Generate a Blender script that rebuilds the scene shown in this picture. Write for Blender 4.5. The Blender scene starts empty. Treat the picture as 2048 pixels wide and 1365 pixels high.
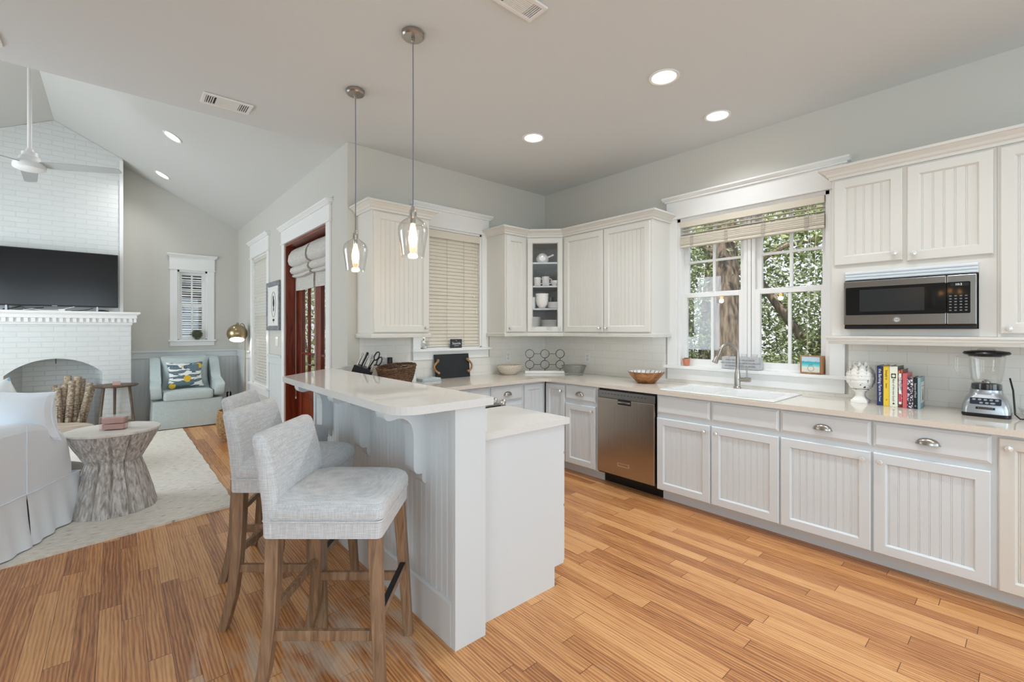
import bpy, bmesh, math, random
from mathutils import Vector, Matrix
random.seed(7)
scene = bpy.context.scene
COL = scene.collection
PI = math.pi

# ------------------------------------------------------------------ key dimensions (metres)
# origin: kitchen corner on the floor; sink wall is x=0, range wall is y=0, living room lies beyond y>0
W = -2.466      # french-door wall plane (x)
H = 3.071       # flat kitchen ceiling
YF = 4.80       # fireplace wall plane (y)
XR = -4.62      # ridge of the vaulted ceiling (x)
XL = -6.774     # left wall of the living room (x)
PITCH = 0.504
YB = -7.2       # rear wall (y), behind the camera
SOF = 0.20      # edge of the flat ceiling (y)
CT = 0.919      # counter top height

# ------------------------------------------------------------------ camera
cam_data = bpy.data.cameras.new('camera')
cam_data.sensor_width = 36.0
cam_data.lens = 907.0 / 2048.0 * 36.0
cam_data.shift_y = -(682.5 - 660.3) / 2048.0
cam_data.clip_start = 0.05
cam_data.clip_end = 200
cam = bpy.data.objects.new('camera', cam_data)
COL.objects.link(cam)
cam.location = (-4.0, -3.975, 1.41)
cam.rotation_euler = (PI / 2, 0, -math.radians(41.05))
scene.camera = cam

# ------------------------------------------------------------------ view, world, sun, added fill lamps
scene.view_settings.view_transform = 'Standard'
scene.view_settings.look = 'None'
scene.view_settings.gamma = 1.0
scene.view_settings.use_curve_mapping = False
scene.view_settings.exposure = 0.0
scene.cycles.use_denoising = True
scene.cycles.max_bounces = 10
scene.cycles.diffuse_bounces = 5
scene.cycles.transparent_max_bounces = 16
scene.cycles.caustics_reflective = False
scene.cycles.caustics_refractive = False
scene.cycles.sample_clamp_indirect = 6.0

world = bpy.data.worlds.new('sky')
scene.world = world
world.use_nodes = True
wn = world.node_tree.nodes
wl_ = world.node_tree.links
bgn = wn.get('Background') or wn.new('ShaderNodeBackground')
tcw = wn.new('ShaderNodeTexCoord')
sep = wn.new('ShaderNodeSeparateXYZ')
rampw = wn.new('ShaderNodeValToRGB')
wl_.new(tcw.outputs['Generated'], sep.inputs[0])
wl_.new(sep.outputs['Z'], rampw.inputs[0])
rampw.color_ramp.elements[0].position = 0.0
rampw.color_ramp.elements[0].color = (0.95, 0.97, 1.0, 1)
rampw.color_ramp.elements[1].position = 0.8
rampw.color_ramp.elements[1].color = (0.45, 0.62, 0.95, 1)
wl_.new(rampw.outputs[0], bgn.inputs['Color'])
bgn.inputs['Strength'].default_value = 1.25


def light(name, kind, loc, power, color=(1, 1, 1), size=1.0, size_y=None, aim=None, spot=None, blend=0.6, spread=None):
    d = bpy.data.lights.new(name, kind)
    d.energy = power
    d.color = color
    if kind == 'AREA':
        d.size = size
        if size_y is not None:
            d.shape = 'RECTANGLE'
            d.size_y = size_y
        if spread:
            d.spread = spread
    elif kind == 'SUN':
        d.angle = size
    else:
        d.shadow_soft_size = size
    if kind == 'SPOT':
        d.spot_size = spot
        d.spot_blend = blend
    o = bpy.data.objects.new(name, d)
    COL.objects.link(o)
    o.location = loc
    if aim is not None:
        o.rotation_euler = Vector(aim).to_track_quat('-Z', 'Y').to_euler()
    return o


light('sun', 'SUN', (-8, -4, 14), 7.5, (1.0, 0.96, 0.90), size=0.02, aim=(0.34, 0.12, -0.93))
# added soft area lamps imitating daylight, inside the windowless rear and left walls
FILL = (0.82, 0.915, 1.0)
FILLK = (0.70, 0.87, 1.0)
light('fill_area', 'AREA', (-5.2, YB + 0.12, 1.6), 44, FILLK, size=2.2, size_y=1.9, aim=(0.1, 1, 0))
light('fill_area', 'AREA', (-2.0, YB + 0.12, 1.6), 62, FILLK, size=2.2, size_y=1.9, aim=(0.0, 1, 0))
light('fill_area', 'AREA', (XL + 0.12, -4.75, 1.6), 78, FILLK, size=2.4, size_y=1.9, aim=(1, 0.25, 0))
light('fill_area', 'AREA', (XL + 0.12, 2.2, 1.7), 92, FILL, size=2.6, size_y=2.0, aim=(1, 0.0, 0))

# ------------------------------------------------------------------ mesh builder
class MB:
    def __init__(s):
        s.v = []; s.f = []; s.sm = []; s.mi = []; s.T = None; s.cur = 0
    def frame(s, O, U, N):
        """local axes: x = U, y = N, z = up, origin O"""
        U = Vector(U); N = Vector(N)
        m = Matrix.Identity(4)
        for i in range(3):
            m[i][0] = U[i]; m[i][1] = N[i]; m[i][2] = (0, 0, 1)[i]; m[i][3] = O[i]
        s.T = m
        return s
    def add(s, vs, fs, smooth=False):
        b = len(s.v)
        if s.T is not None:
            vs = [tuple(s.T @ Vector(p)) for p in vs]
        s.v += [tuple(p) for p in vs]
        s.f += [tuple(b + i for i in f) for f in fs]
        s.sm += [smooth] * len(fs)
        s.mi += [s.cur] * len(fs)
        return s
    def box(s, x0, x1, y0, y1, z0, z1):
        vs = [(x0, y0, z0), (x1, y0, z0), (x1, y1, z0), (x0, y1, z0), (x0, y0, z1), (x1, y0, z1), (x1, y1, z1), (x0, y1, z1)]
        return s.add(vs, [(0, 3, 2, 1), (4, 5, 6, 7), (0, 1, 5, 4), (1, 2, 6, 5), (2, 3, 7, 6), (3, 0, 4, 7)])
    def quad(s, *p):
        return s.add(list(p), [tuple(range(len(p)))])
    def prism(s, pts, axis, a, b, smooth=False):
        n = len(pts)
        def q(p, t):
            return (t, p[0], p[1]) if axis == 'x' else ((p[0], t, p[1]) if axis == 'y' else (p[0], p[1], t))
        vs = [q(p, a) for p in pts] + [q(p, b) for p in pts]
        s.add(vs, [tuple(range(n)), tuple(range(2 * n - 1, n - 1, -1))])
        return s.add(vs, [(i, n + i, n + (i + 1) % n, (i + 1) % n) for i in range(n)], smooth)
    def loft(s, rings, closed=True, cap=True, smooth=True, loop=False):
        n = len(rings[0]); vs = [p for r in rings for p in r]; fs = []
        m = len(rings)
        for i in range(m if loop else m - 1):
            a = i * n; b = ((i + 1) % m) * n
            for j in range(n if closed else n - 1):
                k = (j + 1) % n
                fs.append((a + j, a + k, b + k, b + j))
        s.add(vs, fs, smooth)
        if cap and not loop and closed:
            s.add(rings[0], [tuple(range(n - 1, -1, -1))])
            s.add(rings[-1], [tuple(range(n))])
        return s
    def lathe(s, prof, c=(0, 0, 0), n=24, cap=False, flute=None):
        rings = []
        for r, z in prof:
            ring = []
            for i in range(n):
                a = 2 * PI * i / n
                rr = max(r, 1e-5)
                if flute: rr *= flute(a, z)
                ring.append((c[0] + rr * math.cos(a), c[1] + rr * math.sin(a), c[2] + z))
            rings.append(ring)
        return s.loft(rings, True, cap, True)
    def cyl(s, a, b, r0, r1=None, n=14, smooth=True):
        r1 = r0 if r1 is None else r1
        a = Vector(a); b = Vector(b)
        d = (b - a).normalized()
        u = d.orthogonal().normalized(); w = d.cross(u)
        ra = [tuple(a + (u * math.cos(2 * PI * i / n) + w * math.sin(2 * PI * i / n)) * r0) for i in range(n)]
        rb = [tuple(b + (u * math.cos(2 * PI * i / n) + w * math.sin(2 * PI * i / n)) * r1) for i in range(n)]
        return s.loft([ra, rb], True, True, smooth)
    def tube(s, pts, r, n=8, closed=False):
        P = [Vector(p) for p in pts]; m = len(P); rings = []
        up = None
        for i in range(m):
            if closed:
                d = P[(i + 1) % m] - P[i - 1]
            else:
                d = P[min(i + 1, m - 1)] - P[max(i - 1, 0)]
            d.normalize()
            if up is None:
                up = d.orthogonal().normalized()
            else:
                up = (up - d * up.dot(d))
                up = up.normalized() if up.length > 1e-6 else d.orthogonal().normalized()
            w = d.cross(up)
            rr = r[i] if isinstance(r, (list, tuple)) else r
            rings.append([tuple(P[i] + (up * math.cos(2 * PI * k / n) + w * math.sin(2 * PI * k / n)) * rr) for k in range(n)])
        return s.loft(rings, True, not closed, True, closed)
    def ball(s, c, r, n=16, m=10):
        if not isinstance(r, (tuple, list)): r = (r, r, r)
        rings = []
        for j in range(m + 1):
            t = PI * j / m
            rings.append([(c[0] + r[0] * max(math.sin(t), 1e-4) * math.cos(2 * PI * i / n), c[1] + r[1] * max(math.sin(t), 1e-4) * math.sin(2 * PI * i / n), c[2] - r[2] * math.cos(t)) for i in range(n)])
        return s.loft(rings, True, True, True)
    def sweep(s, path, prof, side=1, smooth=False):
        """profile (out, z) swept along a plan path with mitred corners; side=1 puts 'out' to the right of travel"""
        P = [Vector((p[0], p[1])) for p in path]; rings = []
        for i in range(len(P)):
            ns = []
            for a, b in ((i - 1, i), (i, i + 1)):
                if a >= 0 and b < len(P):
                    d = (P[b] - P[a]).normalized()
                    ns.append(Vector((d.y, -d.x)) * side)
            if len(ns) == 2:
                k = (ns[0] + ns[1]); k = k / k.length_squared * 2
            else:
                k = ns[0]
            rings.append([(P[i].x + k.x * o, P[i].y + k.y * o, z) for o, z in prof])
        return s.loft(rings, True, True, smooth)

def srgb(c):
    def f(x):
        x /= 255.0
        return x / 12.92 if x <= 0.04045 else ((x + 0.055) / 1.055) ** 2.4
    return (f(c[0]), f(c[1]), f(c[2]), 1.0)

def root_of(o):
    while o.parent is not None: o = o.parent
    return o

def mesh_obj(name, mb, mats, off=Vector((0, 0, 0)), bevel=0.0, seg=2, sharp=35, subsurf=0):
    me = bpy.data.meshes.new(name)
    me.from_pydata([tuple(Vector(p) - off) for p in mb.v], [], mb.f)
    bm = bmesh.new(); bm.from_mesh(me)
    if len(bm.verts) < 30000:
        bmesh.ops.remove_doubles(bm, verts=bm.verts, dist=1e-5) if mb.__dict__.get('weld') else None
        bmesh.ops.recalc_face_normals(bm, faces=bm.faces)
    bm.to_mesh(me); bm.free()
    if len(me.polygons) == len(mb.f):
        me.polygons.foreach_set('use_smooth', mb.sm)
        me.polygons.foreach_set('material_index', mb.mi)
    elif any(mb.sm):
        me.polygons.foreach_set('use_smooth', [True] * len(me.polygons))
    if any(mb.sm): me.set_sharp_from_angle(angle=math.radians(sharp))
    for m in (mats if isinstance(mats, (list, tuple)) else [mats]):
        me.materials.append(m)
    o = bpy.data.objects.new(name, me)
    COL.objects.link(o)
    if bevel:
        b = o.modifiers.new('bevel', 'BEVEL'); b.width = bevel; b.segments = seg; b.limit_method = 'ANGLE'; b.angle_limit = math.radians(40)
    if subsurf:
        b = o.modifiers.new('subsurf', 'SUBSURF'); b.levels = subsurf; b.render_levels = subsurf
    return o

def thing(name, label, cat, loc, group=None):
    o = bpy.data.objects.new(name, None)
    COL.objects.link(o)
    o.location = loc
    o.empty_display_size = 0.1
    o['label'] = label; o['category'] = cat
    if group: o['group'] = group
    return o

def part(name, mb, mats, parent, label=None, **k):
    o = mesh_obj(name, mb, mats, off=Vector(root_of(parent).location), **k)
    o.parent = parent
    if label: o['label'] = label
    return o

def solo(name, mb, mats, label, cat, group=None, **k):
    xs = [p[0] for p in mb.v]; ys = [p[1] for p in mb.v]; zs = [p[2] for p in mb.v]
    off = Vector(((min(xs) + max(xs)) / 2, (min(ys) + max(ys)) / 2, min(zs)))
    o = mesh_obj(name, mb, mats, off=off, **k)
    o.location = off
    o['label'] = label; o['category'] = cat
    if group: o['group'] = group
    return o

def struct(name, mb, mats, parent=None, **k):
    o = mesh_obj(name, mb, mats, **k)
    if parent is not None: o.parent = parent
    else: o['kind'] = 'structure'
    return o

def copy_tree(o, parent=None):
    c = o.copy(); COL.objects.link(c)
    if parent is not None: c.parent = parent
    for ch in list(o.children): copy_tree(ch, c)
    return c

def place(name, me, parent, loc, rot=(0, 0, 0)):
    """a repeat of a small part (knob, pull) under its own door or drawer, sharing mesh data"""
    o = bpy.data.objects.new(name, me); COL.objects.link(o)
    o.parent = parent
    o.location = Vector(loc) - Vector(root_of(parent).location)
    o.rotation_euler = rot
    return o

def text_mesh(s, size, O, U, V, ext=0.0003, align='CENTER', squeeze=1.0):
    cu = bpy.data.curves.new('lettering', 'FONT')
    cu.body = s; cu.size = size; cu.extrude = ext; cu.align_x = align; cu.align_y = 'CENTER'; cu.resolution_u = 2
    ob = bpy.data.objects.new('lettering', cu); COL.objects.link(ob)
    dg = bpy.context.evaluated_depsgraph_get()
    me = bpy.data.meshes.new_from_object(ob.evaluated_get(dg))
    U = Vector(U).normalized(); V = Vector(V).normalized(); N = U.cross(V); O = Vector(O)
    mb = MB()
    mb.add([tuple(O + U * (v.co.x * squeeze) + V * v.co.y + N * v.co.z) for v in me.vertices], [tuple(p.vertices) for p in me.polygons])
    bpy.data.objects.remove(ob); bpy.data.curves.remove(cu); bpy.data.meshes.remove(me)
    return mb
# ------------------------------------------------------------------ materials (all procedural)
def new_mat(name):
    m = bpy.data.materials.new(name); m.use_nodes = True
    nt = m.node_tree
    b = nt.nodes.get('Principled BSDF')
    return m, nt, b

def P(name, c, rough=0.5, metal=0.0, spec=0.5, coat=0.0, var=0.0, vscale=8.0, bump=0.0, bscale=60.0, stretch=(1, 1, 1), c2=None, sheen=0.0, trans=0.0, ior=1.45, emit=None, es=0.0):
    m, nt, b = new_mat(name)
    b.inputs['Base Color'].default_value = srgb(c)
    b.inputs['Roughness'].default_value = rough
    b.inputs['Metallic'].default_value = metal
    b.inputs['Specular IOR Level'].default_value = spec
    b.inputs['Coat Weight'].default_value = coat
    b.inputs['Coat Roughness'].default_value = 0.08
    b.inputs['Sheen Weight'].default_value = sheen
    b.inputs['Transmission Weight'].default_value = trans
    b.inputs['IOR'].default_value = ior
    if emit:
        b.inputs['Emission Color'].default_value = srgb(emit)
        b.inputs['Emission Strength'].default_value = es
    if var or bump or c2:
        tc = nt.nodes.new('ShaderNodeTexCoord'); mp = nt.nodes.new('ShaderNodeMapping')
        mp.inputs['Scale'].default_value = stretch
        nt.links.new(tc.outputs['Object'], mp.inputs[0])
    if var or c2:
        n = nt.nodes.new('ShaderNodeTexNoise'); n.inputs['Scale'].default_value = vscale; n.inputs['Detail'].default_value = 5
        r = nt.nodes.new('ShaderNodeValToRGB')
        nt.links.new(mp.outputs[0], n.inputs['Vector']); nt.links.new(n.outputs['Fac'], r.inputs[0])
        a = c2 if c2 else tuple(max(0, x * (1 - var)) for x in c)
        z = c if c2 else tuple(min(255, x * (1 + var)) for x in c)
        r.color_ramp.elements[0].position = 0.35; r.color_ramp.elements[0].color = srgb(a)
        r.color_ramp.elements[1].position = 0.65; r.color_ramp.elements[1].color = srgb(z)
        nt.links.new(r.outputs[0], b.inputs['Base Color'])
    if bump:
        n2 = nt.nodes.new('ShaderNodeTexNoise'); n2.inputs['Scale'].default_value = bscale; n2.inputs['Detail'].default_value = 4
        bp = nt.nodes.new('ShaderNodeBump'); bp.inputs['Strength'].default_value = bump; bp.inputs['Distance'].default_value = 0.01
        nt.links.new(mp.outputs[0], n2.inputs['Vector']); nt.links.new(n2.outputs['Fac'], bp.inputs['Height']); nt.links.new(bp.outputs[0], b.inputs['Normal'])
    return m

def math_node(nt, op, a, b=None):
    n = nt.nodes.new('ShaderNodeMath'); n.operation = op
    for i, x in enumerate((a, b)):
        if x is None: continue
        if isinstance(x, (int, float)): n.inputs[i].default_value = x
        else: nt.links.new(x, n.inputs[i])
    return n.outputs[0]

def glass_mat(name, tint=(1, 1, 1), facing=0.18, rough=0.02, low=0.04):
    """thin clear glass: mostly see-through, more mirror-like at grazing angles"""
    m = bpy.data.materials.new(name); m.use_nodes = True; nt = m.node_tree
    for n in list(nt.nodes): nt.nodes.remove(n)
    out = nt.nodes.new('ShaderNodeOutputMaterial'); mix = nt.nodes.new('ShaderNodeMixShader')
    t = nt.nodes.new('ShaderNodeBsdfTransparent'); g = nt.nodes.new('ShaderNodeBsdfGlossy')
    t.inputs[0].default_value = (*tint, 1); g.inputs['Roughness'].default_value = rough
    lw = nt.nodes.new('ShaderNodeLayerWeight'); lw.inputs['Blend'].default_value = facing
    f = math_node(nt, 'ADD', math_node(nt, 'MULTIPLY', lw.outputs['Facing'], 0.75), low)
    nt.links.new(f, mix.inputs[0]); nt.links.new(t.outputs[0], mix.inputs[1]); nt.links.new(g.outputs[0], mix.inputs[2])
    nt.links.new(mix.outputs[0], out.inputs[0])
    return m

def floor_mat():
    m, nt, b = new_mat('oak_plank_floor')
    L = nt.links; N = nt.nodes
    tc = N.new('ShaderNodeTexCoord'); sp = N.new('ShaderNodeSeparateXYZ'); L.new(tc.outputs['Object'], sp.inputs[0])
    pw, pl = 0.083, 0.95
    xi = math_node(nt, 'DIVIDE', sp.outputs['X'], pw)
    ix = math_node(nt, 'FLOOR', xi)
    wn1 = N.new('ShaderNodeTexWhiteNoise'); wn1.noise_dimensions = '1D'; L.new(ix, wn1.inputs['W'])
    yo = math_node(nt, 'ADD', math_node(nt, 'DIVIDE', sp.outputs['Y'], pl), math_node(nt, 'MULTIPLY', wn1.outputs['Value'], 7.3))
    iy = math_node(nt, 'FLOOR', yo)
    cb = N.new('ShaderNodeCombineXYZ'); L.new(ix, cb.inputs[0]); L.new(iy, cb.inputs[1])
    wn2 = N.new('ShaderNodeTexWhiteNoise'); wn2.noise_dimensions = '3D'; L.new(cb.outputs[0], wn2.inputs['Vector'])
    # grain: stretched noise, shifted per plank
    off = N.new('ShaderNodeVectorMath'); off.operation = 'MULTIPLY_ADD'
    L.new(wn2.outputs['Color'], off.inputs[0]); off.inputs[1].default_value = (9, 9, 9); L.new(tc.outputs['Object'], off.inputs[2])
    mp = N.new('ShaderNodeMapping'); mp.inputs['Scale'].default_value = (44, 2.0, 1); L.new(off.outputs[0], mp.inputs[0])
    g = N.new('ShaderNodeTexNoise'); g.inputs['Scale'].default_value = 1.6; g.inputs['Detail'].default_value = 7; g.inputs['Roughness'].default_value = 0.62; g.inputs['Distortion'].default_value = 1.3
    L.new(mp.outputs[0], g.inputs['Vector'])
    mp2 = N.new('ShaderNodeMapping'); mp2.inputs['Scale'].default_value = (12, 1.2, 1); L.new(off.outputs[0], mp2.inputs[0])
    wv = N.new('ShaderNodeTexWave'); wv.wave_type = 'BANDS'; wv.bands_direction = 'X'; wv.inputs['Scale'].default_value = 1.7; wv.inputs['Distortion'].default_value = 7.0; wv.inputs['Detail'].default_value = 3; wv.inputs['Detail Scale'].default_value = 1.2
    L.new(mp2.outputs[0], wv.inputs['Vector'])
    gr = math_node(nt, 'ADD', math_node(nt, 'MULTIPLY', g.outputs['Fac'], 0.72), math_node(nt, 'MULTIPLY', wv.outputs['Fac'], 0.20))
    tone = math_node(nt, 'ADD', gr, math_node(nt, 'MULTIPLY', math_node(nt, 'SUBTRACT', wn2.outputs['Value'], 0.5), 0.30))
    r = N.new('ShaderNodeValToRGB'); L.new(tone, r.inputs[0])
    e = r.color_ramp.elements
    e[0].position = 0.15; e[0].color = srgb((132, 82, 46))
    e[1].position = 0.78; e[1].color = srgb((235, 184, 128))
    k = e.new(0.34); k.color = srgb((182, 120, 73))
    k = e.new(0.52); k.color = srgb((215, 156, 100))
    # seams
    fx = math_node(nt, 'FRACT', xi); fy = math_node(nt, 'FRACT', yo)
    sx = math_node(nt, 'LESS_THAN', math_node(nt, 'ABSOLUTE', math_node(nt, 'SUBTRACT', fx, 0.5)), 0.488)
    sy = math_node(nt, 'LESS_THAN', math_node(nt, 'ABSOLUTE', math_node(nt, 'SUBTRACT', fy, 0.5)), 0.4985)
    seam = math_node(nt, 'MULTIPLY', sx, sy)
    mx = N.new('ShaderNodeMix'); mx.data_type = 'RGBA'
    L.new(seam, mx.inputs['Factor']); mx.inputs['A'].default_value = srgb((104, 62, 34)); L.new(r.outputs[0], mx.inputs['B'])
    # paler greyish noise patches, denser under the stools
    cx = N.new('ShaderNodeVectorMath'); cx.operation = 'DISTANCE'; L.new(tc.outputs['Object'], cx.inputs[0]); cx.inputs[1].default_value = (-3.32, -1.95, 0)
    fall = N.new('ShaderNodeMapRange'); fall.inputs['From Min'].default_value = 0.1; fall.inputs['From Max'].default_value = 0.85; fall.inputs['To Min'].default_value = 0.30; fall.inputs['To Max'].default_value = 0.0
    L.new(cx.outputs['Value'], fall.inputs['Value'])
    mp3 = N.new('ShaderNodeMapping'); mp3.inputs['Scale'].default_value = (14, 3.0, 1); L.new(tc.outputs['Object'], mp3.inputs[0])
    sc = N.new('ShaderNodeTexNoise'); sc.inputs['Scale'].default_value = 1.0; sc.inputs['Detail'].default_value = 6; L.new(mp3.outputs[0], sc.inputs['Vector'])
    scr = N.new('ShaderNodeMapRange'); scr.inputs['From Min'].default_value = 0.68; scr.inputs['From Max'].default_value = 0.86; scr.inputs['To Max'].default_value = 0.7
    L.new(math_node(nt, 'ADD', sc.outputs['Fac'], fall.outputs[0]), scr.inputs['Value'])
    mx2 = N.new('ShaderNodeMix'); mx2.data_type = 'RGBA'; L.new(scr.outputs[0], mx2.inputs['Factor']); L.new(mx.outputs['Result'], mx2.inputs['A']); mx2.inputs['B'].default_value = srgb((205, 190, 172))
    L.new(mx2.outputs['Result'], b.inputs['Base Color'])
    b.inputs['Roughness'].default_value = 0.32
    b.inputs['Specular IOR Level'].default_value = 0.45
    bp = N.new('ShaderNodeBump'); bp.inputs['Strength'].default_value = 0.12; bp.inputs['Distance'].default_value = 0.004
    L.new(math_node(nt, 'MULTIPLY', seam, gr), bp.inputs['Height']); L.new(bp.outputs[0], b.inputs['Normal'])
    return m

def brick_mat(name, c, mortar, bw, bh, msize, axes='XZ', bump=0.5, rough=0.5, noise=0.3, nscale=20, dist=0.006, spec=0.5):
    m, nt, b = new_mat(name)
    L = nt.links; N = nt.nodes
    tc = N.new('ShaderNodeTexCoord'); sp = N.new('ShaderNodeSeparateXYZ'); L.new(tc.outputs['Object'], sp.inputs[0])
    cb = N.new('ShaderNodeCombineXYZ')
    if axes == 'XYZ':
        L.new(math_node(nt, 'ADD', sp.outputs['X'], sp.outputs['Y']), cb.inputs[0])
    else:
        L.new(sp.outputs[axes[0]], cb.inputs[0])
    L.new(sp.outputs['Z'], cb.inputs[1])
    br = N.new('ShaderNodeTexBrick'); L.new(cb.outputs[0], br.inputs['Vector'])
    br.inputs['Scale'].default_value = 1.0; br.inputs['Brick Width'].default_value = bw; br.inputs['Row Height'].default_value = bh
    br.inputs['Mortar Size'].default_value = msize; br.inputs['Mortar Smooth'].default_value = 0.3
    br.inputs['Color1'].default_value = srgb(c); br.inputs['Color2'].default_value = srgb(tuple(min(255, x + 3) for x in c)); br.inputs['Mortar'].default_value = srgb(mortar)
    L.new(br.outputs['Color'], b.inputs['Base Color'])
    n = N.new('ShaderNodeTexNoise'); n.inputs['Scale'].default_value = nscale; n.inputs['Detail'].default_value = 5
    L.new(tc.outputs['Object'], n.inputs['Vector'])
    h = math_node(nt, 'ADD', math_node(nt, 'MULTIPLY', br.outputs['Fac'], -1.0), math_node(nt, 'MULTIPLY', n.outputs['Fac'], noise))
    bp = N.new('ShaderNodeBump'); bp.inputs['Strength'].default_value = bump; bp.inputs['Distance'].default_value = dist
    L.new(h, bp.inputs['Height']); L.new(bp.outputs[0], b.inputs['Normal'])
    b.inputs['Roughness'].default_value = rough; b.inputs['Specular IOR Level'].default_value = spec
    return m

def weave_mat(name, c1, c2, scale=300, bump=0.3, rough=0.9):
    """linen: two crossed sets of slubby threads"""
    m, nt, b = new_mat(name); L = nt.links; N = nt.nodes
    tc = N.new('ShaderNodeTexCoord'); outs = []
    for st in ((1, 1, 0.06), (0.06, 0.06, 1)):
        mp = N.new('ShaderNodeMapping'); mp.inputs['Scale'].default_value = st; L.new(tc.outputs['Object'], mp.inputs[0])
        n = N.new('ShaderNodeTexNoise'); n.inputs['Scale'].default_value = scale; n.inputs['Detail'].default_value = 3; L.new(mp.outputs[0], n.inputs['Vector'])
        outs.append(n.outputs['Fac'])
    s = math_node(nt, 'MULTIPLY', math_node(nt, 'ADD', outs[0], outs[1]), 0.5)
    r = N.new('ShaderNodeValToRGB'); L.new(s, r.inputs[0])
    r.color_ramp.elements[0].position = 0.38; r.color_ramp.elements[0].color = srgb(c1)
    r.color_ramp.elements[1].position = 0.62; r.color_ramp.elements[1].color = srgb(c2)
    L.new(r.outputs[0], b.inputs['Base Color'])
    bp = N.new('ShaderNodeBump'); bp.inputs['Strength'].default_value = bump; bp.inputs['Distance'].default_value = 0.002
    L.new(s, bp.inputs['Height']); L.new(bp.outputs[0], b.inputs['Normal'])
    b.inputs['Roughness'].default_value = rough; b.inputs['Sheen Weight'].default_value = 0.15; b.inputs['Specular IOR Level'].default_value = 0.2
    return m

def wood_mat(name, dark, light_, scale=(30, 30, 2), rough=0.5, dist=1.0, bump=0.1):
    m, nt, b = new_mat(name); L = nt.links; N = nt.nodes
    tc = N.new('ShaderNodeTexCoord'); mp = N.new('ShaderNodeMapping'); mp.inputs['Scale'].default_value = scale; L.new(tc.outputs['Object'], mp.inputs[0])
    n = N.new('ShaderNodeTexNoise'); n.inputs['Scale'].default_value = 1.5; n.inputs['Detail'].default_value = 7; n.inputs['Distortion'].default_value = dist; L.new(mp.outputs[0], n.inputs['Vector'])
    r = N.new('ShaderNodeValToRGB'); L.new(n.outputs['Fac'], r.inputs[0])
    r.color_ramp.elements[0].position = 0.3; r.color_ramp.elements[0].color = srgb(dark)
    r.color_ramp.elements[1].position = 0.7; r.color_ramp.elements[1].color = srgb(light_)
    L.new(r.outputs[0], b.inputs['Base Color']); b.inputs['Roughness'].default_value = rough
    bp = N.new('ShaderNodeBump'); bp.inputs['Strength'].default_value = bump; bp.inputs['Distance'].default_value = 0.003
    L.new(n.outputs['Fac'], bp.inputs['Height']); L.new(bp.outputs[0], b.inputs['Normal'])
    return m

def leaf_mat(name, cols):
    m, nt, b = new_mat(name); L = nt.links; N = nt.nodes
    g = N.new('ShaderNodeNewGeometry'); r = N.new('ShaderNodeValToRGB'); L.new(g.outputs['Random Per Island'], r.inputs[0])
    r.color_ramp.elements[0].color = srgb(cols[0]); r.color_ramp.elements[1].color = srgb(cols[-1])
    for i, c in enumerate(cols[1:-1]):
        k = r.color_ramp.elements.new((i + 1) / (len(cols) - 1)); k.color = srgb(c)
    L.new(r.outputs[0], b.inputs['Base Color']); b.inputs['Roughness'].default_value = 0.4
    tr = N.new('ShaderNodeBsdfTranslucent'); L.new(r.outputs[0], tr.inputs[0])
    mix = N.new('ShaderNodeMixShader'); mix.inputs[0].default_value = 0.35
    out = N.get('Material Output'); L.new(b.outputs[0], mix.inputs[1]); L.new(tr.outputs[0], mix.inputs[2]); L.new(mix.outputs[0], out.inputs[0])
    return m

M = {}
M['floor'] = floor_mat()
M['wall'] = P('grey_wall_paint', (207, 205, 197), 0.75, bump=0.03, bscale=180)
M['ceil'] = P('ceiling_paint', (218, 221, 221), 0.85, bump=0.03, bscale=120)
M['vault'] = P('vault_paint', (208, 208, 204), 0.85, bump=0.03, bscale=120)
M['trim'] = P('white_trim_paint', (240, 240, 238), 0.35, bump=0.01, bscale=30)
M['cab'] = P('ivory_cabinet_paint', (221, 219, 212), 0.38, bump=0.01, bscale=40)
M['cabw'] = P('white_cabinet_paint', (220, 226, 229), 0.38, bump=0.01, bscale=40)
M['wains'] = P('wainscot_paint', (216, 220, 220), 0.45)
M['counter'] = P('sand_quartz', (224, 217, 205), 0.05, c2=(219, 211, 199), vscale=140, spec=0.5)
M['counterw'] = P('pale_quartz', (228, 228, 226), 0.045, c2=(224, 224, 221), vscale=140, spec=0.5)
M['tile'] = brick_mat('glazed_subway_tile', (232, 229, 222), (222, 218, 210), 0.202, 0.079, 0.0022, 'XYZ', bump=0.35, rough=0.2, noise=0.15, nscale=6, dist=0.002)
M['brick'] = brick_mat('white_painted_brick', (219, 222, 220), (215, 218, 216), 0.215, 0.066, 0.006, 'XYZ', bump=0.5, rough=0.55, noise=0.55, nscale=18, dist=0.008)
M['brickin'] = brick_mat('painted_firebox_brick', (206, 212, 212), (200, 206, 206), 0.215, 0.066, 0.005, 'XYZ', bump=0.7, rough=0.6, noise=0.5, nscale=18, dist=0.008)
M['steel'] = P('brushed_steel', (150, 147, 143), 0.30, 1.0, bump=0.04, bscale=4, stretch=(1, 60, 400))
M['steelv'] = P('brushed_steel_vertical', (186, 176, 164), 0.26, 1.0, bump=0.05, bscale=3, stretch=(30, 30, 0.6))
M['nickel'] = P('brushed_nickel', (172, 166, 158), 0.28, 1.0, var=0.04)
M['chrome'] = P('polished_chrome', (214, 212, 208), 0.08, 1.0)
M['silver'] = P('silver_painted_metal', (176, 181, 186), 0.28, 0.75)
M['black'] = P('black_plastic', (22, 22, 24), 0.35)
M['blackgl'] = P('black_glass', (14, 16, 19), 0.05, spec=0.6)
M['screen'] = P('dark_screen', (10, 11, 13), 0.16, spec=0.6)
M['window_dark'] = P('tinted_oven_window', (44, 48, 50), 0.12)
M['iron'] = P('dark_iron_wire', (70, 68, 66), 0.4, 0.8)
M['glass'] = glass_mat('clear_glass')
M['pane'] = glass_mat('window_glass', facing=0.12, low=0.03)
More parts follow.
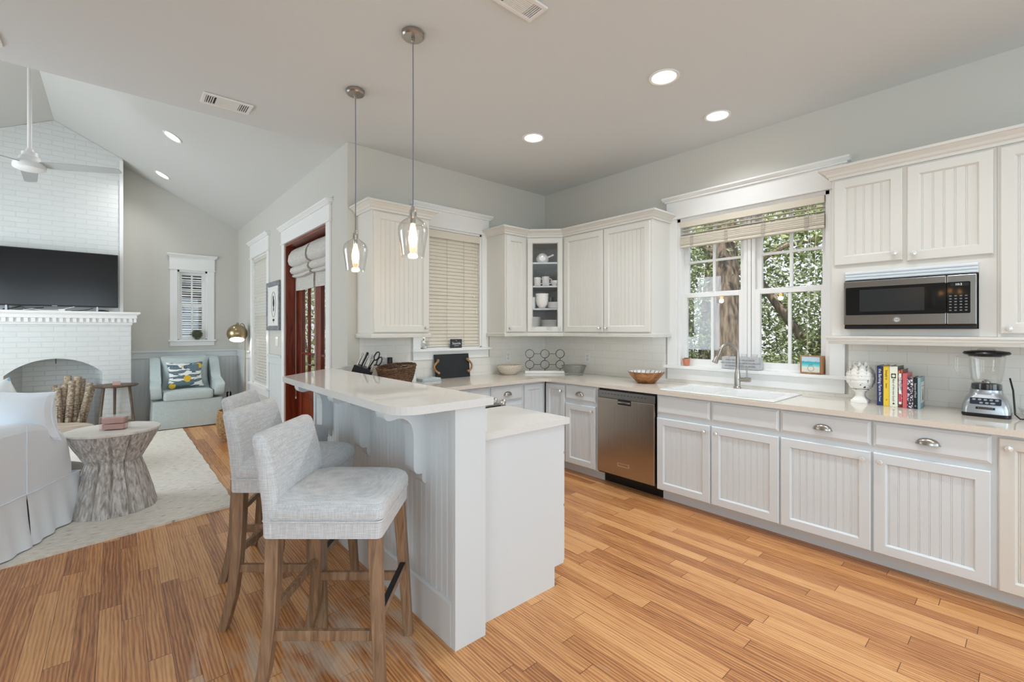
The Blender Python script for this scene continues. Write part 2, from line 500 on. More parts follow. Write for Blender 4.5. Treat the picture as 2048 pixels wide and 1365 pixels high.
M['jar'] = glass_mat('blown_glass', tint=(0.985, 0.985, 0.98), facing=0.16, low=0.02)
M['acrylic'] = glass_mat('clear_acrylic', tint=(0.98, 0.97, 0.97), facing=0.22, low=0.06)
M['crystal'] = P('crystal_knob_glass', (232, 232, 228), 0.06, 0.35, spec=0.8)
M['linen'] = weave_mat('grey_linen', (192, 195, 198), (222, 224, 226), 300, 0.3)
M['bluelinen'] = weave_mat('pale_blue_slipcover', (184, 197, 198), (203, 214, 214), 300, 0.2)
M['whiteslip'] = P('white_slipcover_cotton', (240, 246, 252), 0.85, bump=0.10, bscale=7, sheen=0.15, spec=0.2)
M['shade'] = weave_mat('roman_shade_linen', (188, 184, 176), (214, 211, 204), 200, 0.2)
M['stoolwood'] = wood_mat('weathered_brown_oak', (114, 88, 66), (168, 135, 106), (34, 34, 3), 0.5)
M['mahog'] = wood_mat('mahogany', (84, 30, 14), (142, 60, 30), (18, 18, 1.6), 0.28, 1.2, 0.05)
M['darkwood'] = wood_mat('grey_brown_wood', (72, 60, 50), (118, 100, 84), (14, 14, 3), 0.5)
M['bowlwood'] = wood_mat('acacia_wood', (110, 66, 34), (188, 132, 84), (10, 10, 22), 0.4)
M['frameoak'] = wood_mat('oak_frame', (150, 104, 66), (188, 142, 100), (20, 20, 4), 0.5)
M['blind'] = P('faux_wood_blind', (224, 216, 200), 0.5)
M['blindt'] = P('blind_tape', (188, 181, 168), 0.8)
M['whiteblind'] = P('white_blind_slat', (244, 243, 238), 0.5)
_nt = M['whiteblind'].node_tree; _b = _nt.nodes['Principled BSDF']; _t = _nt.nodes.new('ShaderNodeBsdfTranslucent'); _t.inputs[0].default_value = srgb((246, 244, 236)); _x = _nt.nodes.new('ShaderNodeMixShader'); _x.inputs[0].default_value = 0.4
_nt.links.new(_b.outputs[0], _x.inputs[1]); _nt.links.new(_t.outputs[0], _x.inputs[2]); _nt.links.new(_x.outputs[0], _nt.nodes['Material Output'].inputs[0])
M['porc'] = P('white_porcelain', (238, 238, 236), 0.12, coat=0.3)
M['bulb'] = P('lit_filament_bulb', (255, 214, 150), 0.3, emit=(255, 190, 110), es=14)
M['bulbc'] = P('lit_led_lens', (255, 250, 240), 0.4, emit=(255, 240, 220), es=9)
M['whitepl'] = P('white_plastic', (236, 235, 232), 0.4)
# ------------------------------------------------------------------ room shell
def wall_boxes(mb, put, u0, u1, z0, z1, holes):
    """put(mb, ua, ub, za, zb) adds one block; holes = [(ua, ub, za, zb)] sorted along u"""
    cur = u0
    for a, b, c, d in sorted(holes):
        if a > cur: put(mb, cur, a, z0, z1)
        if c > z0: put(mb, a, b, z0, c)
        if d < z1: put(mb, a, b, d, z1)
        cur = b
    if cur < u1: put(mb, cur, u1, z0, z1)
    return mb

T = 0.14
SW = (-2.985, -1.767, 1.075, 2.453)      # sink window opening (y0, y1, z0, z1)
BW = (-1.745, -0.985, 1.222, 2.45)        # blind window in the back wall (x0, x1, z0, z1)
LW = (-3.29, -2.90, 1.256, 2.352)        # living-room window beside the chimney
NW = (2.80, 3.68, 0.632, 2.47)           # tall narrow window in the door wall
FD = (0.502, 1.952, 0.0, 2.44)           # french door opening

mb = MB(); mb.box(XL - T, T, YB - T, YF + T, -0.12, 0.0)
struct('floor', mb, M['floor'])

mb = MB(); wall_boxes(mb, lambda m, a, b, c, d: m.box(0, T, a, b, c, d), YB, T, 0, H, [SW])
struct('wall_sink', mb, M['wall'])
mb = MB(); wall_boxes(mb, lambda m, a, b, c, d: m.box(a, b, 0, T, c, d), W, 0, 0, H, [BW])
struct('wall_back', mb, M['wall'])
mb = MB(); wall_boxes(mb, lambda m, a, b, c, d: m.box(W, W + T, a, b, c, d), T, YF, 0, H, [FD, NW])
struct('wall_door', mb, M['wall'])
mb = MB(); wall_boxes(mb, lambda m, a, b, c, d: m.box(a, b, YF, YF + T, c, d), XL - T, W + T, 0, H, [LW])
zr = H + PITCH * (W - XR)
mb.prism([(XL, H), (W, H), (XR, zr)], 'y', YF, YF + T)
struct('wall_fireplace', mb, M['wall'])
mb = MB(); mb.box(XL - T, XL, YB, YF, 0, H)
struct('wall_left', mb, M['wall'])
mb = MB(); mb.box(XL - T, T, YB - T, YB, 0, H)
struct('wall_rear', mb, M['wall'])
mb = MB(); mb.prism([(XL, H + 0.002), (W, H + 0.002), (XR, zr)], 'y', SOF - 0.12, SOF - 0.002)
struct('wall_gable', mb, M['vault'])
mb = MB(); mb.prism([(XL - T, YB - T), (T, YB - T), (T, T), (W + T, T), (W + T, SOF), (XL - T, SOF)], 'z', H, H + 0.1)
struct('ceiling', mb, M['ceil'])
mb = MB()
for sx in (W, XL):
    ex = sx + (0.3 if sx == W else -0.3)
    ez = H - PITCH * 0.3
    mb.prism([(sx, H), (ex, ez), (ex, ez + 0.12), (XR, zr + 0.12), (XR, zr)], 'y', SOF - 0.002, YF + T)
struct('ceiling_vault', mb, M['vault'])

# ---- casings and windows
def casing(mb, u0, u1, z0, z1, cw=0.095, hh=0.165, apron=0.105, sill=True, th=0.02, ext=0.02, door=False):
    """craftsman trim: legs, tall head board with a stepped cap, stool and apron (local frame: u, n, z)"""
    zb = 0 if door else z0
    mb.box(u0 - cw, u0, 0, th, zb, z1); mb.box(u1, u1 + cw, 0, th, zb, z1)
    a, b = u0 - cw - 0.006, u1 + cw + 0.006
    mb.box(a - 0.008, b + 0.008, 0, th + 0.012, z1, z1 + 0.018)
    mb.box(a, b, 0, th + 0.004, z1 + 0.018, z1 + hh)
    mb.box(a - 0.012, b + 0.012, 0, th + 0.02, z1 + hh, z1 + hh + 0.014)
    mb.prism([(0, z1 + hh + 0.014), (th + 0.02, z1 + hh + 0.014), (th + 0.045, z1 + hh + 0.034), (th + 0.045, z1 + hh + 0.048), (0, z1 + hh + 0.048)], 'x', a - 0.03, b + 0.03)
    if sill:
        mb.box(u0 - cw - ext, u1 + cw + ext, 0, th + 0.035, z0 - 0.026, z0)
        mb.box(u0 - cw, u1 + cw, 0, th, z0 - 0.026 - apron, z0 - 0.026)

def sash(mb, u0, u1, z0, z1, n0, n1, st=0.04, rt=0.04, rb=0.045, mv=(), mh=()):
    mb.box(u0, u0 + st, n0, n1, z0, z1); mb.box(u1 - st, u1, n0, n1, z0, z1)
    mb.box(u0 + st, u1 - st, n0, n1, z0, z0 + rb); mb.box(u0 + st, u1 - st, n0, n1, z1 - rt, z1)
    for u in mv: mb.box(u - 0.011, u + 0.011, n0 + 0.006, n1 - 0.006, z0 + rb, z1 - rt)
    for z in mh:
        edges = [u0 + st] + [e for u in mv for e in (u - 0.011, u + 0.011)] + [u1 - st]
        for i in range(0, len(edges), 2): mb.box(edges[i], edges[i + 1], n0 + 0.006, n1 - 0.006, z - 0.011, z + 0.011)

def double_hung(win, F, u0, u1, z0, z1, zm, grid=True, n_out=-0.115):
    """F = (O, U, N); upper sash sits outside the lower one"""
    uc = (u0 + u1) / 2
    m = MB().frame(*F); sash(m, u0, u1, zm - 0.012, z1, n_out, n_out + 0.035, mv=(uc,) if grid else (), mh=((zm + z1) / 2 - 0.03,) if grid else ())
    s1 = struct('upper_sash', m, M['trim'], win, bevel=0.002, seg=1)
    m = MB().frame(*F); m.box(u0 + 0.04, u1 - 0.04, n_out + 0.015, n_out + 0.02, zm + 0.03, z1 - 0.04)
    struct('pane', m, M['pane'], s1)
    m = MB().frame(*F); sash(m, u0, u1, z0, zm + 0.025, n_out + 0.037, n_out + 0.072, mv=(uc,) if grid else ())
    s2 = struct('lower_sash', m, M['trim'], win, bevel=0.002, seg=1)
    m = MB().frame(*F); m.box(u0 + 0.04, u1 - 0.04, n_out + 0.052, n_out + 0.057, z0 + 0.045, zm - 0.015)
    struct('pane', m, M['pane'], s2)
    m = MB().frame(*F); m.box(uc - 0.02, uc + 0.02, n_out + 0.055, n_out + 0.075, zm + 0.025, zm + 0.034)
    struct('sash_lock', m, M['whitepl'], s2)

FS = ((0, 0, 0), (0, 1, 0), (-1, 0, 0))      # sink wall: u = y, n into the room
FB = ((0, 0, 0), (1, 0, 0), (0, -1, 0))      # back wall: u = x
FW = ((W, 0, 0), (0, 1, 0), (-1, 0, 0))      # door wall: u = y
FF = ((0, YF, 0), (1, 0, 0), (0, -1, 0))     # fireplace wall: u = x

# window over the sink: a mulled pair of double-hung units
m = MB().frame(*FS); casing(m, *SW); w1 = struct('window_1', m, M['trim'], bevel=0.002, seg=1)
m = MB().frame(*FS)
m.box(SW[0], SW[0] + 0.03, -T, -0.001, SW[2], SW[3]); m.box(SW[1] - 0.03, SW[1], -T, -0.001, SW[2], SW[3])
m.box(SW[0], SW[1], -T, -0.001, SW[3] - 0.03, SW[3]); m.box(SW[0] + 0.03, SW[1] - 0.03, -T, -0.04, SW[2], SW[2] + 0.02); m.box(SW[0] + 0.03, SW[1] - 0.03, -0.04, -0.001, SW[2] - 0.0, SW[2] + 0.0025)
for k in range(3): m.box(-2.442 + k * 0.032, -2.414 + k * 0.032, -0.125, -0.042 + 0.004 * (k == 1), SW[2] + 0.02, SW[3] - 0.03)
struct('window_frame', m, M['trim'], w1, bevel=0.002, seg=1)
double_hung(w1, FS, -2.35, SW[1] - 0.03, SW[2] + 0.02, SW[3] - 0.03, 1.725)
double_hung(w1, FS, SW[0] + 0.03, -2.442, SW[2] + 0.02, SW[3] - 0.03, 1.725)

# window with the closed blind in the back wall
m = MB().frame(*FB); casing(m, *BW, cw=0.085, apron=0.085); w2 = struct('window_2', m, M['trim'], bevel=0.002, seg=1)
m = MB().frame(*FB)
m.box(BW[0], BW[0] + 0.02, -T, -0.001, BW[2], BW[3]); m.box(BW[1] - 0.02, BW[1], -T, -0.001, BW[2], BW[3])
m.box(BW[0], BW[1], -T, -0.001, BW[3] - 0.02, BW[3]); m.box(BW[0], BW[1], -T, -0.001, BW[2], BW[2] + 0.01)
struct('window_frame', m, M['trim'], w2)
double_hung(w2, FB, BW[0] + 0.02, BW[1] - 0.02, BW[2] + 0.01, BW[3] - 0.02, 1.80)

# small window beside the chimney
m = MB().frame(*FF); casing(m, *LW, cw=0.095, hh=0.20, apron=0.07); w3 = struct('window_3', m, M['trim'], bevel=0.002, seg=1)
m = MB().frame(*FF)
m.box(LW[0], LW[0] + 0.025, -T, -0.001, LW[2], LW[3]); m.box(LW[1] - 0.025, LW[1], -T, -0.001, LW[2], LW[3])
m.box(LW[0], LW[1], -T, -0.001, LW[3] - 0.03, LW[3]); m.box(LW[0], LW[1], -T, -0.001, LW[2], LW[2] + 0.01)
struct('window_frame', m, M['trim'], w3)
double_hung(w3, FF, LW[0] + 0.025, LW[1] - 0.025, LW[2] + 0.01, LW[3] - 0.03, 1.80)

# tall narrow window in the door wall
m = MB().frame(*FW); casing(m, *NW, cw=0.10, hh=0.20, apron=0.10); w4 = struct('window_4', m, M['trim'], bevel=0.002, seg=1)
m = MB().frame(*FW)
m.box(NW[0], NW[0] + 0.02, -T, -0.001, NW[2], NW[3]); m.box(NW[1] - 0.02, NW[1], -T, -0.001, NW[2], NW[3])
m.box(NW[0], NW[1], -T, -0.001, NW[3] - 0.02, NW[3]); m.box(NW[0], NW[1], -T, -0.001, NW[2], NW[2] + 0.01)
struct('window_frame', m, M['trim'], w4)
double_hung(w4, FW, NW[0] + 0.02, NW[1] - 0.02, NW[2] + 0.01, NW[3] - 0.02, 1.60)

# mahogany french door with a deep jamb
m = MB().frame(*FW); casing(m, FD[0], FD[1], 0, FD[3], cw=0.105, hh=0.165, sill=False, door=True)
d1 = struct('door_1', m, M['trim'], bevel=0.002, seg=1)
m = MB().frame(*FW)
m.box(FD[0] + 0.001, FD[0] + 0.03, -0.22, 0.004, 0.001, FD[3] - 0.03); m.box(FD[1] - 0.03, FD[1] - 0.001, -0.22, 0.004, 0.001, FD[3] - 0.03)
m.box(FD[0] + 0.001, FD[1] - 0.001, -0.22, 0.004, FD[3] - 0.03, FD[3] - 0.001); m.box(FD[0] + 0.03, FD[1] - 0.03, -0.22, -0.06, 0.001, 0.02)
struct('door_frame', m, M['mahog'], d1, bevel=0.002, seg=1)
ymid = (FD[0] + FD[1]) / 2
for a, b, meet in ((ymid + 0.002, FD[1] - 0.03, 'lo'), (FD[0] + 0.03, ymid - 0.002, 'hi')):
    m = MB().frame(*FW); n0, n1 = -0.185, -0.14
    st = 0.105
    m.box(a, a + st, n0, n1, 0.02, FD[3] - 0.035); m.box(b - st, b, n0, n1, 0.02, FD[3] - 0.035)
    m.box(a + st, b - st, n0, n1, 0.02, 0.22); m.box(a + st, b - st, n0, n1, 0.66, 0.88); m.box(a + st, b - st, n0, n1, FD[3] - 0.15, FD[3] - 0.035)
    m.box(a + st, b - st, n0 + 0.012, n1 - 0.012, 0.22, 0.66)
    m.box(a + st + 0.05, b - st - 0.05, n1 - 0.012, n1 - 0.002, 0.27, 0.61)
    uc = (a + b) / 2
    m.box(uc - 0.014, uc + 0.014, n0 + 0.008, n1 - 0.004, 0.88, FD[3] - 0.15)
    for z in (1.13,):
        m.box(a + st, uc - 0.014, n0 + 0.008, n1 - 0.004, z - 0.013, z + 0.013); m.box(uc + 0.014, b - st, n0 + 0.008, n1 - 0.004, z - 0.013, z + 0.013)
    lf = struct('door_leaf', m, M['mahog'], d1, bevel=0.003, seg=1)
    m = MB().frame(*FW); m.box(a + st, b - st, -0.166, -0.160, 0.88, FD[3] - 0.15)
    struct('pane', m, M['pane'], lf)
    if meet == 'lo':
        m = MB().frame(*FW); m.box(a + 0.035, a + 0.075, n1, n1 + 0.006, 0.95, 1.17)
        m.tube([(a + 0.055, n1, 1.02), (a + 0.055, n1 + 0.05, 1.02), (a + 0.09, n1 + 0.055, 1.02), (a + 0.15, n1 + 0.055, 1.02)], 0.009)
        struct('door_handle', m, M['nickel'], lf)

# ---- wainscot of the living room (beadboard, rail, cap, base)
def bead(mb, u0, u1, z0, z1, n, pitch=0.05, d=0.003):
    """vertical beadboard sheet in the local frame"""
    k = max(1, round((u1 - u0) / pitch)); p = (u1 - u0) / k
    prof = [(u0, n)]
    for i in range(k):
        a = u0 + i * p
        prof += [(a + p - 0.011, n), (a + p - 0.009, n - d), (a + p - 0.0065, n - 0.0005), (a + p - 0.004, n - 0.0005), (a + p - 0.002, n - d), (a + p, n)]
    m = len(prof)
    vs = [(u, w, z0) for u, w in prof] + [(u, w, z1) for u, w in prof]
    mb.add(vs, [(i, i + 1, m + i + 1, m + i) for i in range(m - 1)])

def wainscot(name, F, spans, top=1.092):
    m = MB().frame(*F)
    for a, b in spans:
        bead(m, a, b, 0.14, top - 0.11, 0.006, 0.06)
        m.box(a, b, 0.001, 0.018, 0.0, 0.14); m.box(a, b, 0.001, 0.018, top - 0.115, top - 0.025)
        m.box(a, b, 0.001, 0.034, top - 0.025, top)
    return struct(name, m, M['wains'], bevel=0.0015, seg=1)
wainscot('trim_1', FF, [(-3.86, W - 0.002)])
wainscot('trim_2', FW, [(2.06, NW[0] - 0.103), (NW[1] + 0.103, YF - 0.035)])
m = MB().frame(*FF); m.box(-3.86, W - 0.002, 0.018, 0.034, 0, 0.035); struct('baseboard_fireplace', m, P('brown_shoe_moulding', (112, 74, 50), 0.5))
m = MB(); m.sweep([(W, 0.14), (W, 0.39)], [(0, 0), (0.016, 0), (0.016, 0.13), (0, 0.14)], side=-1); struct('baseboard_door', m, M['trim'])

# ---- tiled backsplash
m = MB()
m.box(-2.36, BW[0] - 0.106, -0.012, -0.0008, CT, 1.40); m.box(BW[1] + 0.106, -0.0008, -0.012, -0.0008, CT, 1.36)
m.box(BW[0] - 0.106, BW[1] + 0.106, -0.012, -0.0008, CT, BW[2] - 0.112)
struct('trim_3', m, M['tile'])
m = MB()
m.box(-0.012, -0.0008, SW[1] + 0.116, -0.012, CT, 1.36); m.box(-0.012, -0.0008, SW[0] - 0.116, SW[1] + 0.116, CT, SW[2] - 0.132)
m.box(-0.012, -0.0008, -4.9, SW[0] - 0.116, CT, 1.36)
struct('trim_4', m, M['tile'])
# ------------------------------------------------------------------ kitchen cabinets
def rect_ring(a, b, c, d, n):
    return [(a, n, c), (b, n, c), (b, n, d), (a, n, d)]

# small hardware, built once pointing along local +y
_k = MB(); _k.lathe([(0.0, 0), (0.009, 0), (0.009, 0.003), (0.005, 0.005), (0.005, 0.014)], n=12)
_k.cur = 1; _k.lathe([(0.004, 0.013), (0.011, 0.016), (0.0155, 0.022), (0.0155, 0.026), (0.012, 0.031), (0.0, 0.033)], n=8)
_k.v = [(x, z, y) for x, y, z in _k.v]; _k.sm = [False] * len(_k.f)
_o = mesh_obj('knob', _k, [M['nickel'], M['crystal']]); KNOB = _o.data; bpy.data.objects.remove(_o)
_k = MB(); rings = []
for i in range(15):
    a = PI * i / 14
    rings.append([(0.048 * math.cos(a), 0.027 * max(math.sin(a), 0.03) ** 0.7 * math.sin(b), -0.012 + 0.036 * max(math.sin(a), 0.0) ** 0.8 * math.cos(b)) for b in [PI / 2 * j / 7 for j in range(8)]])
_k.loft(rings, closed=False, cap=False)
_k.box(-0.052, 0.052, -0.001, 0.002, -0.013, -0.009)
_o = mesh_obj('cup_pull', _k, [M['nickel']]); PULL = _o.data; bpy.data.objects.remove(_o)

def rz(N): return (0, 0, math.atan2(-N[0], N[1]))
def at(F, u, n, z):
    O, U, N = map(Vector, F); return O + U * u + N * n + Vector((0, 0, z))

def cab_door(parent, F, u0, u1, z0, z1, mat, knob=None, st=0.055, glass=False, th=0.02, pitch=0.043):
    m = MB().frame(*F)
    i = st + 0.009
    rings = [rect_ring(u0, u1, z0, z1, 0.0), rect_ring(u0, u1, z0, z1, th - 0.005), rect_ring(u0 + 0.005, u1 - 0.005, z0 + 0.005, z1 - 0.005, th),
             rect_ring(u0 + st, u1 - st, z0 + st, z1 - st, th), rect_ring(u0 + i, u1 - i, z0 + i, z1 - i, 0.008)]
    if glass: rings += [rect_ring(u0 + i, u1 - i, z0 + i, z1 - i, 0.0), rings[0]]
    m.loft(rings, cap=False, smooth=False)
    if not glass: bead(m, u0 + i, u1 - i, z0 + i, z1 - i, 0.008, pitch)
    d = part('door', m, mat, parent)
    if glass:
        g = MB().frame(*F); g.box(u0 + i - 0.004, u1 - i + 0.004, 0.006, 0.009, z0 + i - 0.004, z1 - i + 0.004)
        part('door_glass', g, M['glass'], d)
    if knob: place('knob', KNOB, d, at(F, knob[0], th, knob[1]), rz(F[2]))
    return d

def drawer_front(parent, F, u0, u1, z0, z1, mat, pull=True, th=0.02, name='drawer_front'):
    m = MB().frame(*F)
    m.loft([rect_ring(u0, u1, z0, z1, 0), rect_ring(u0, u1, z0, z1, th - 0.009), rect_ring(u0 + 0.011, u1 - 0.011, z0 + 0.011, z1 - 0.011, th - 0.004), rect_ring(u0 + 0.015, u1 - 0.015, z0 + 0.015, z1 - 0.015, th)], cap=True, smooth=False)
    d = part(name, m, mat, parent)
    if pull: place('cup_pull', PULL, d, at(F, (u0 + u1) / 2, th, (z0 + z1) / 2 - 0.005), rz(F[2]))
    return d

XF = -0.64                      # carcass front of the sink run
FSK = ((XF, 0, 0), (0, 1, 0), (-1, 0, 0))
FBK = ((0, XF, 0), (1, 0, 0), (0, -1, 0))
ZD0, ZD1, ZR0, ZR1 = 0.108, 0.692, 0.728, 0.872
TOE = -0.547

def sink_unit(name, label, y0, y1, build, cat='base cabinet', hollow=False):
    t = thing(name, label, cat, (XF / 2, (y0 + y1) / 2, 0))
    m = MB()
    if hollow:
        m.box(XF, -0.014, y0, y0 + 0.018, 0.10, 0.882); m.box(XF, -0.014, y1 - 0.018, y1, 0.10, 0.882)
        m.box(XF, XF + 0.02, y0 + 0.018, y1 - 0.018, 0.10, 0.882); m.box(-0.03, -0.014, y0 + 0.018, y1 - 0.018, 0.10, 0.882); m.box(XF + 0.02, -0.03, y0 + 0.018, y1 - 0.018, 0.10, 0.12)
    else:
        m.box(XF, -0.014, y0, y1, 0.10, 0.882)
    part('carcass', m, M['cabw'], t)
    m = MB(); m.box(TOE, TOE + 0.02, y0, y1, 0.0, 0.10)
    part('toe_kick', m, M['cabw'], t)
    build(t); return t

def b_corner(t): cab_door(t, FSK, -0.928, -0.668, ZD0, 0.862, M['cabw'], (-0.885, 0.80), 0.05)
sink_unit('corner_base_cabinet', 'white corner base cabinet door meeting its mate at the inside corner', -0.933, -0.66, b_corner)
def b_one(t):
    drawer_front(t, FSK, -1.312, -0.94, ZR0, ZR1, M['cabw']); cab_door(t, FSK, -1.312, -0.94, ZD0, ZD1, M['cabw'], (-1.275, 0.645))
sink_unit('base_cabinet', 'narrow white base cabinet between corner and stainless dishwasher', -1.334, -0.933, b_one)
def b_sink(t):
    drawer_front(t, FSK, -2.388, -1.948, ZR0, ZR1, M['cabw'], False, name='false_front'); drawer_front(t, FSK, -2.857, -2.40, ZR0, ZR1, M['cabw'], False, name='false_front')
    cab_door(t, FSK, -2.388, -1.948, ZD0, ZD1, M['cabw'], (-2.348, 0.645)); cab_door(t, FSK, -2.857, -2.40, ZD0, ZD1, M['cabw'], (-2.44, 0.645))
sink_unit('sink_base_cabinet', 'white two-door base cabinet with plain false fronts under the sink', -2.862, -1.942, b_sink, hollow=True)
def b_three(t):
    drawer_front(t, FSK, -3.349, -2.868, ZR0, ZR1, M['cabw']); cab_door(t, FSK, -3.349, -2.868, ZD0, ZD1, M['cabw'], (-3.312, 0.645), pitch=0.041)
sink_unit('base_cabinet', 'white base cabinet with drawer, right beside the sink cabinet', -3.353, -2.862, b_three)
def b_four(t):
    drawer_front(t, FSK, -3.838, -3.36, ZR0, ZR1, M['cabw']); cab_door(t, FSK, -3.835, -3.36, ZD0, ZD1, M['cabw'], (-3.395, 0.645), pitch=0.041)
sink_unit('base_cabinet', 'white base cabinet with drawer, below the row of cookbooks', -3.852, -3.353, b_four)
def b_five(t): cab_door(t, FSK, -4.36, -3.862, 0.098, 0.868, M['cab'], (-3.898, 0.822), pitch=0.041)
sink_unit('base_cabinet', 'ivory full-door base cabinet below the blender, cut by right picture edge', -4.40, -3.852, b_five)

# back run, beyond the peninsula
t = thing('corner_base_cabinet', 'white corner base cabinet door beside the drawers of the back run', 'base cabinet', (-0.80, -0.33, 0))
m = MB(); m.box(-0.96, XF - 0.002, XF, -0.014, 0.10, 0.882); part('carcass', m, M['cabw'], t)
m = MB(); m.box(-0.96, TOE, TOE, TOE + 0.02, 0, 0.10); part('toe_kick', m, M['cabw'], t)
cab_door(t, FBK, -0.945, -0.682, ZD0, 0.862, M['cabw'], None, 0.05)
for a, b, lab in ((-1.376, -0.96, 'white base cabinet drawer stack near the corner, behind the range'), (-2.04, -1.376, 'white base cabinet of the back run, nearest the bar')):
    t = thing('drawer_base_cabinet', lab, 'base cabinet', ((a + b) / 2, -0.33, 0))
    m = MB(); m.box(a, b, XF, -0.014, 0.10, 0.882); part('carcass', m, M['cabw'], t)
    m = MB(); m.box(a, b, TOE, TOE + 0.02, 0, 0.10); part('toe_kick', m, M['cabw'], t)
    for z0, z1 in ((ZR0, ZR1), (0.44, 0.70), (ZD0, 0.41)): drawer_front(t, FBK, a + 0.012, b - 0.012, z0, z1, M['cabw'], not (a < -1.5))

# dishwasher
t = thing('dishwasher', 'stainless steel dishwasher built in under the counter', 'dishwasher', (-0.33, -1.638, 0))
y0, y1 = -1.936, -1.340
m = MB(); m.box(-0.628, -0.05, y0, y1, 0.10, 0.878); part('body', m, M['black'], t)
m = MB(); m.box(-0.668, -0.629, y0 + 0.006, y1 - 0.004, 0.122, 0.795)
dd = part('door_panel', m, M['steelv'], t, bevel=0.004)
m = MB(); m.box(-0.662, -0.629, y0 + 0.006, y1 - 0.004, 0.797, 0.862); part('control_panel', m, M['steel'], t, bevel=0.003)
m = MB(); m.box(-0.6705, -0.666, -1.705, -1.572, 0.752, 0.795); part('handle_pocket', m, M['black'], dd)
m = MB(); m.box(-0.674, -0.668, -1.70, -1.577, 0.766, 0.780); part('latch', m, M['chrome'], dd, bevel=0.002)
m = MB(); m.box(-0.6715, -0.666, -1.688, -1.568, 0.208, 0.243); bd = part('badge', m, M['chrome'], dd, bevel=0.001)
part('lettering', text_mesh('KitchenAid', 0.021, (-0.6716, -1.628, 0.2255), (0, -1, 0), (0, 0, 1)), M['black'], bd)
m = MB()
for i in range(14):
    m.box(-0.6626, -0.6615, -1.85 + i * 0.034, -1.835 + i * 0.034, 0.832, 0.837)
part('control_marks', m, M['black'], t)
m = MB(); m.box(-0.54, -0.50, y0 - 0.004, y1 + 0.004, 0.0, 0.099); part('toe_kick', m, M['black'], t)

# ------------------------------------------------------------------ wall cabinets
UD = -0.33
FSU = ((UD, 0, 0), (0, 1, 0), (-1, 0, 0))
FBU = ((0, UD, 0), (1, 0, 0), (0, -1, 0))
ZB, ZT = 1.345, 2.452
UZ0, UZ1 = 1.388, 2.412
def upper(label, x0, x1, y0, y1, z0=ZB, z1=ZT, mat='cab'):
    t = thing('wall_cabinet', label, 'wall cabinet', ((x0 + x1) / 2, (y0 + y1) / 2, z0))
    m = MB(); m.box(x0, x1, y0, y1, z0, z1); part('carcass', m, M[mat], t); return t

t = upper('ivory wall cabinet at the end of the bar, left of the blind window', -2.385, -1.835, UD, -0.003)
cab_door(t, FBU, -2.373, -1.848, UZ0, UZ1, M['cab'], (-1.885, 1.428))
t = upper('narrow ivory wall cabinet between blind window and glass corner cabinet', -0.925, -0.612, UD, -0.003)
cab_door(t, FBU, -0.912, -0.640, UZ0, UZ1, M['cab'], (-0.878, 1.428))
t = upper('ivory double-door wall cabinet between corner and sink window', UD, -0.003, -1.700, -0.612)
cab_door(t, FSU, -1.162, -0.640, UZ0, UZ1, M['cab'], (-1.125, 1.428)); cab_door(t, FSU, -1.688, -1.170, UZ0, UZ1, M['cab'], (-1.207, 1.428))
# diagonal corner cabinet with a glass door and open shelves
t = thing('corner_wall_cabinet', 'ivory diagonal corner cabinet with a glass door showing dishes', 'wall cabinet', (-0.3, -0.3, ZB))
plan = [(-0.611, -0.003), (-0.003, -0.003), (-0.003, -0.611), (UD, -0.611), (-0.611, UD)]
ins = [(-0.592, -0.03), (-0.03, -0.03), (-0.03, -0.592), (-0.338, -0.592), (-0.592, -0.338)]
m = MB(); m.prism(plan, 'z', ZB, UZ0 + 0.012); m.prism(plan, 'z', UZ1 - 0.02, ZT)
m.box(-0.611, -0.594, UD, -0.003, UZ0 + 0.012, UZ1 - 0.02); m.box(UD, -0.003, -0.611, -0.594, UZ0 + 0.012, UZ1 - 0.02)
m.box(-0.594, -0.003, -0.022, -0.003, UZ0 + 0.012, UZ1 - 0.02); m.box(-0.022, -0.003, -0.594, -0.022, UZ0 + 0.012, UZ1 - 0.02)
part('carcass', m, M['cab'], t)
SHELF = [1.648, 1.895, 2.152]
for z in SHELF:
    m = MB(); m.prism(ins, 'z', z - 0.018, z); part('shelf', m, M['cabw'], t)
s2 = math.sqrt(0.5)
FD_ = ((-0.47, -0.471, 0), (s2, -s2, 0), (-s2, -s2, 0))
dl = (0.611 - 0.33) * math.sqrt(2) / 2
cab_door(t, FD_, -dl + 0.006, dl - 0.006, UZ0, UZ1, M['cab'], (dl - 0.04, 1.428), 0.05, glass=True)

# cabinets right of the sink window: doors above, microwave niche below
YR0, YR1 = -3.845, -3.078
t = thing('microwave_wall_cabinet', 'ivory wall cabinet with two short doors above the built-in microwave', 'wall cabinet', (-0.17, -3.46, 1.37))
m = MB(); m.box(UD, -0.003, YR0, YR1, 1.83, ZT)
m.box(UD, -0.003, YR1 - 0.075, YR1, 1.372, 1.83); m.box(UD, -0.003, YR0, YR0 + 0.07, 1.372, 1.83)
m.box(UD, -0.003, YR0 + 0.07, YR1 - 0.075, 1.372, 1.416); m.box(UD, -0.003, YR0 + 0.07, YR1 - 0.075, 1.79, 1.83)
part('carcass', m, M['cab'], t)
m = MB()
for k in range(3):
    z = 1.736 + k * 0.019
    m.box(-0.352, UD, YR0 + 0.07, YR1 - 0.077, z, z + 0.014)
m.box(-0.343, UD, YR0 + 0.07, YR1 - 0.077, 1.734, 1.792)
part('reeded_trim', m, M['cabw'], t, bevel=0.003)
cab_door(t, FSU, -3.446, -3.094, 1.842, UZ1, M['cab'], (-3.412, 1.885), pitch=0.046); cab_door(t, FSU, -3.832, -3.468, 1.832, UZ1, M['cab'], (-3.502, 1.872), pitch=0.046)
t = thing('tall_wall_cabinet', 'tall ivory wall cabinet above the blender at the right picture edge', 'wall cabinet', (-0.17, -4.12, ZB))
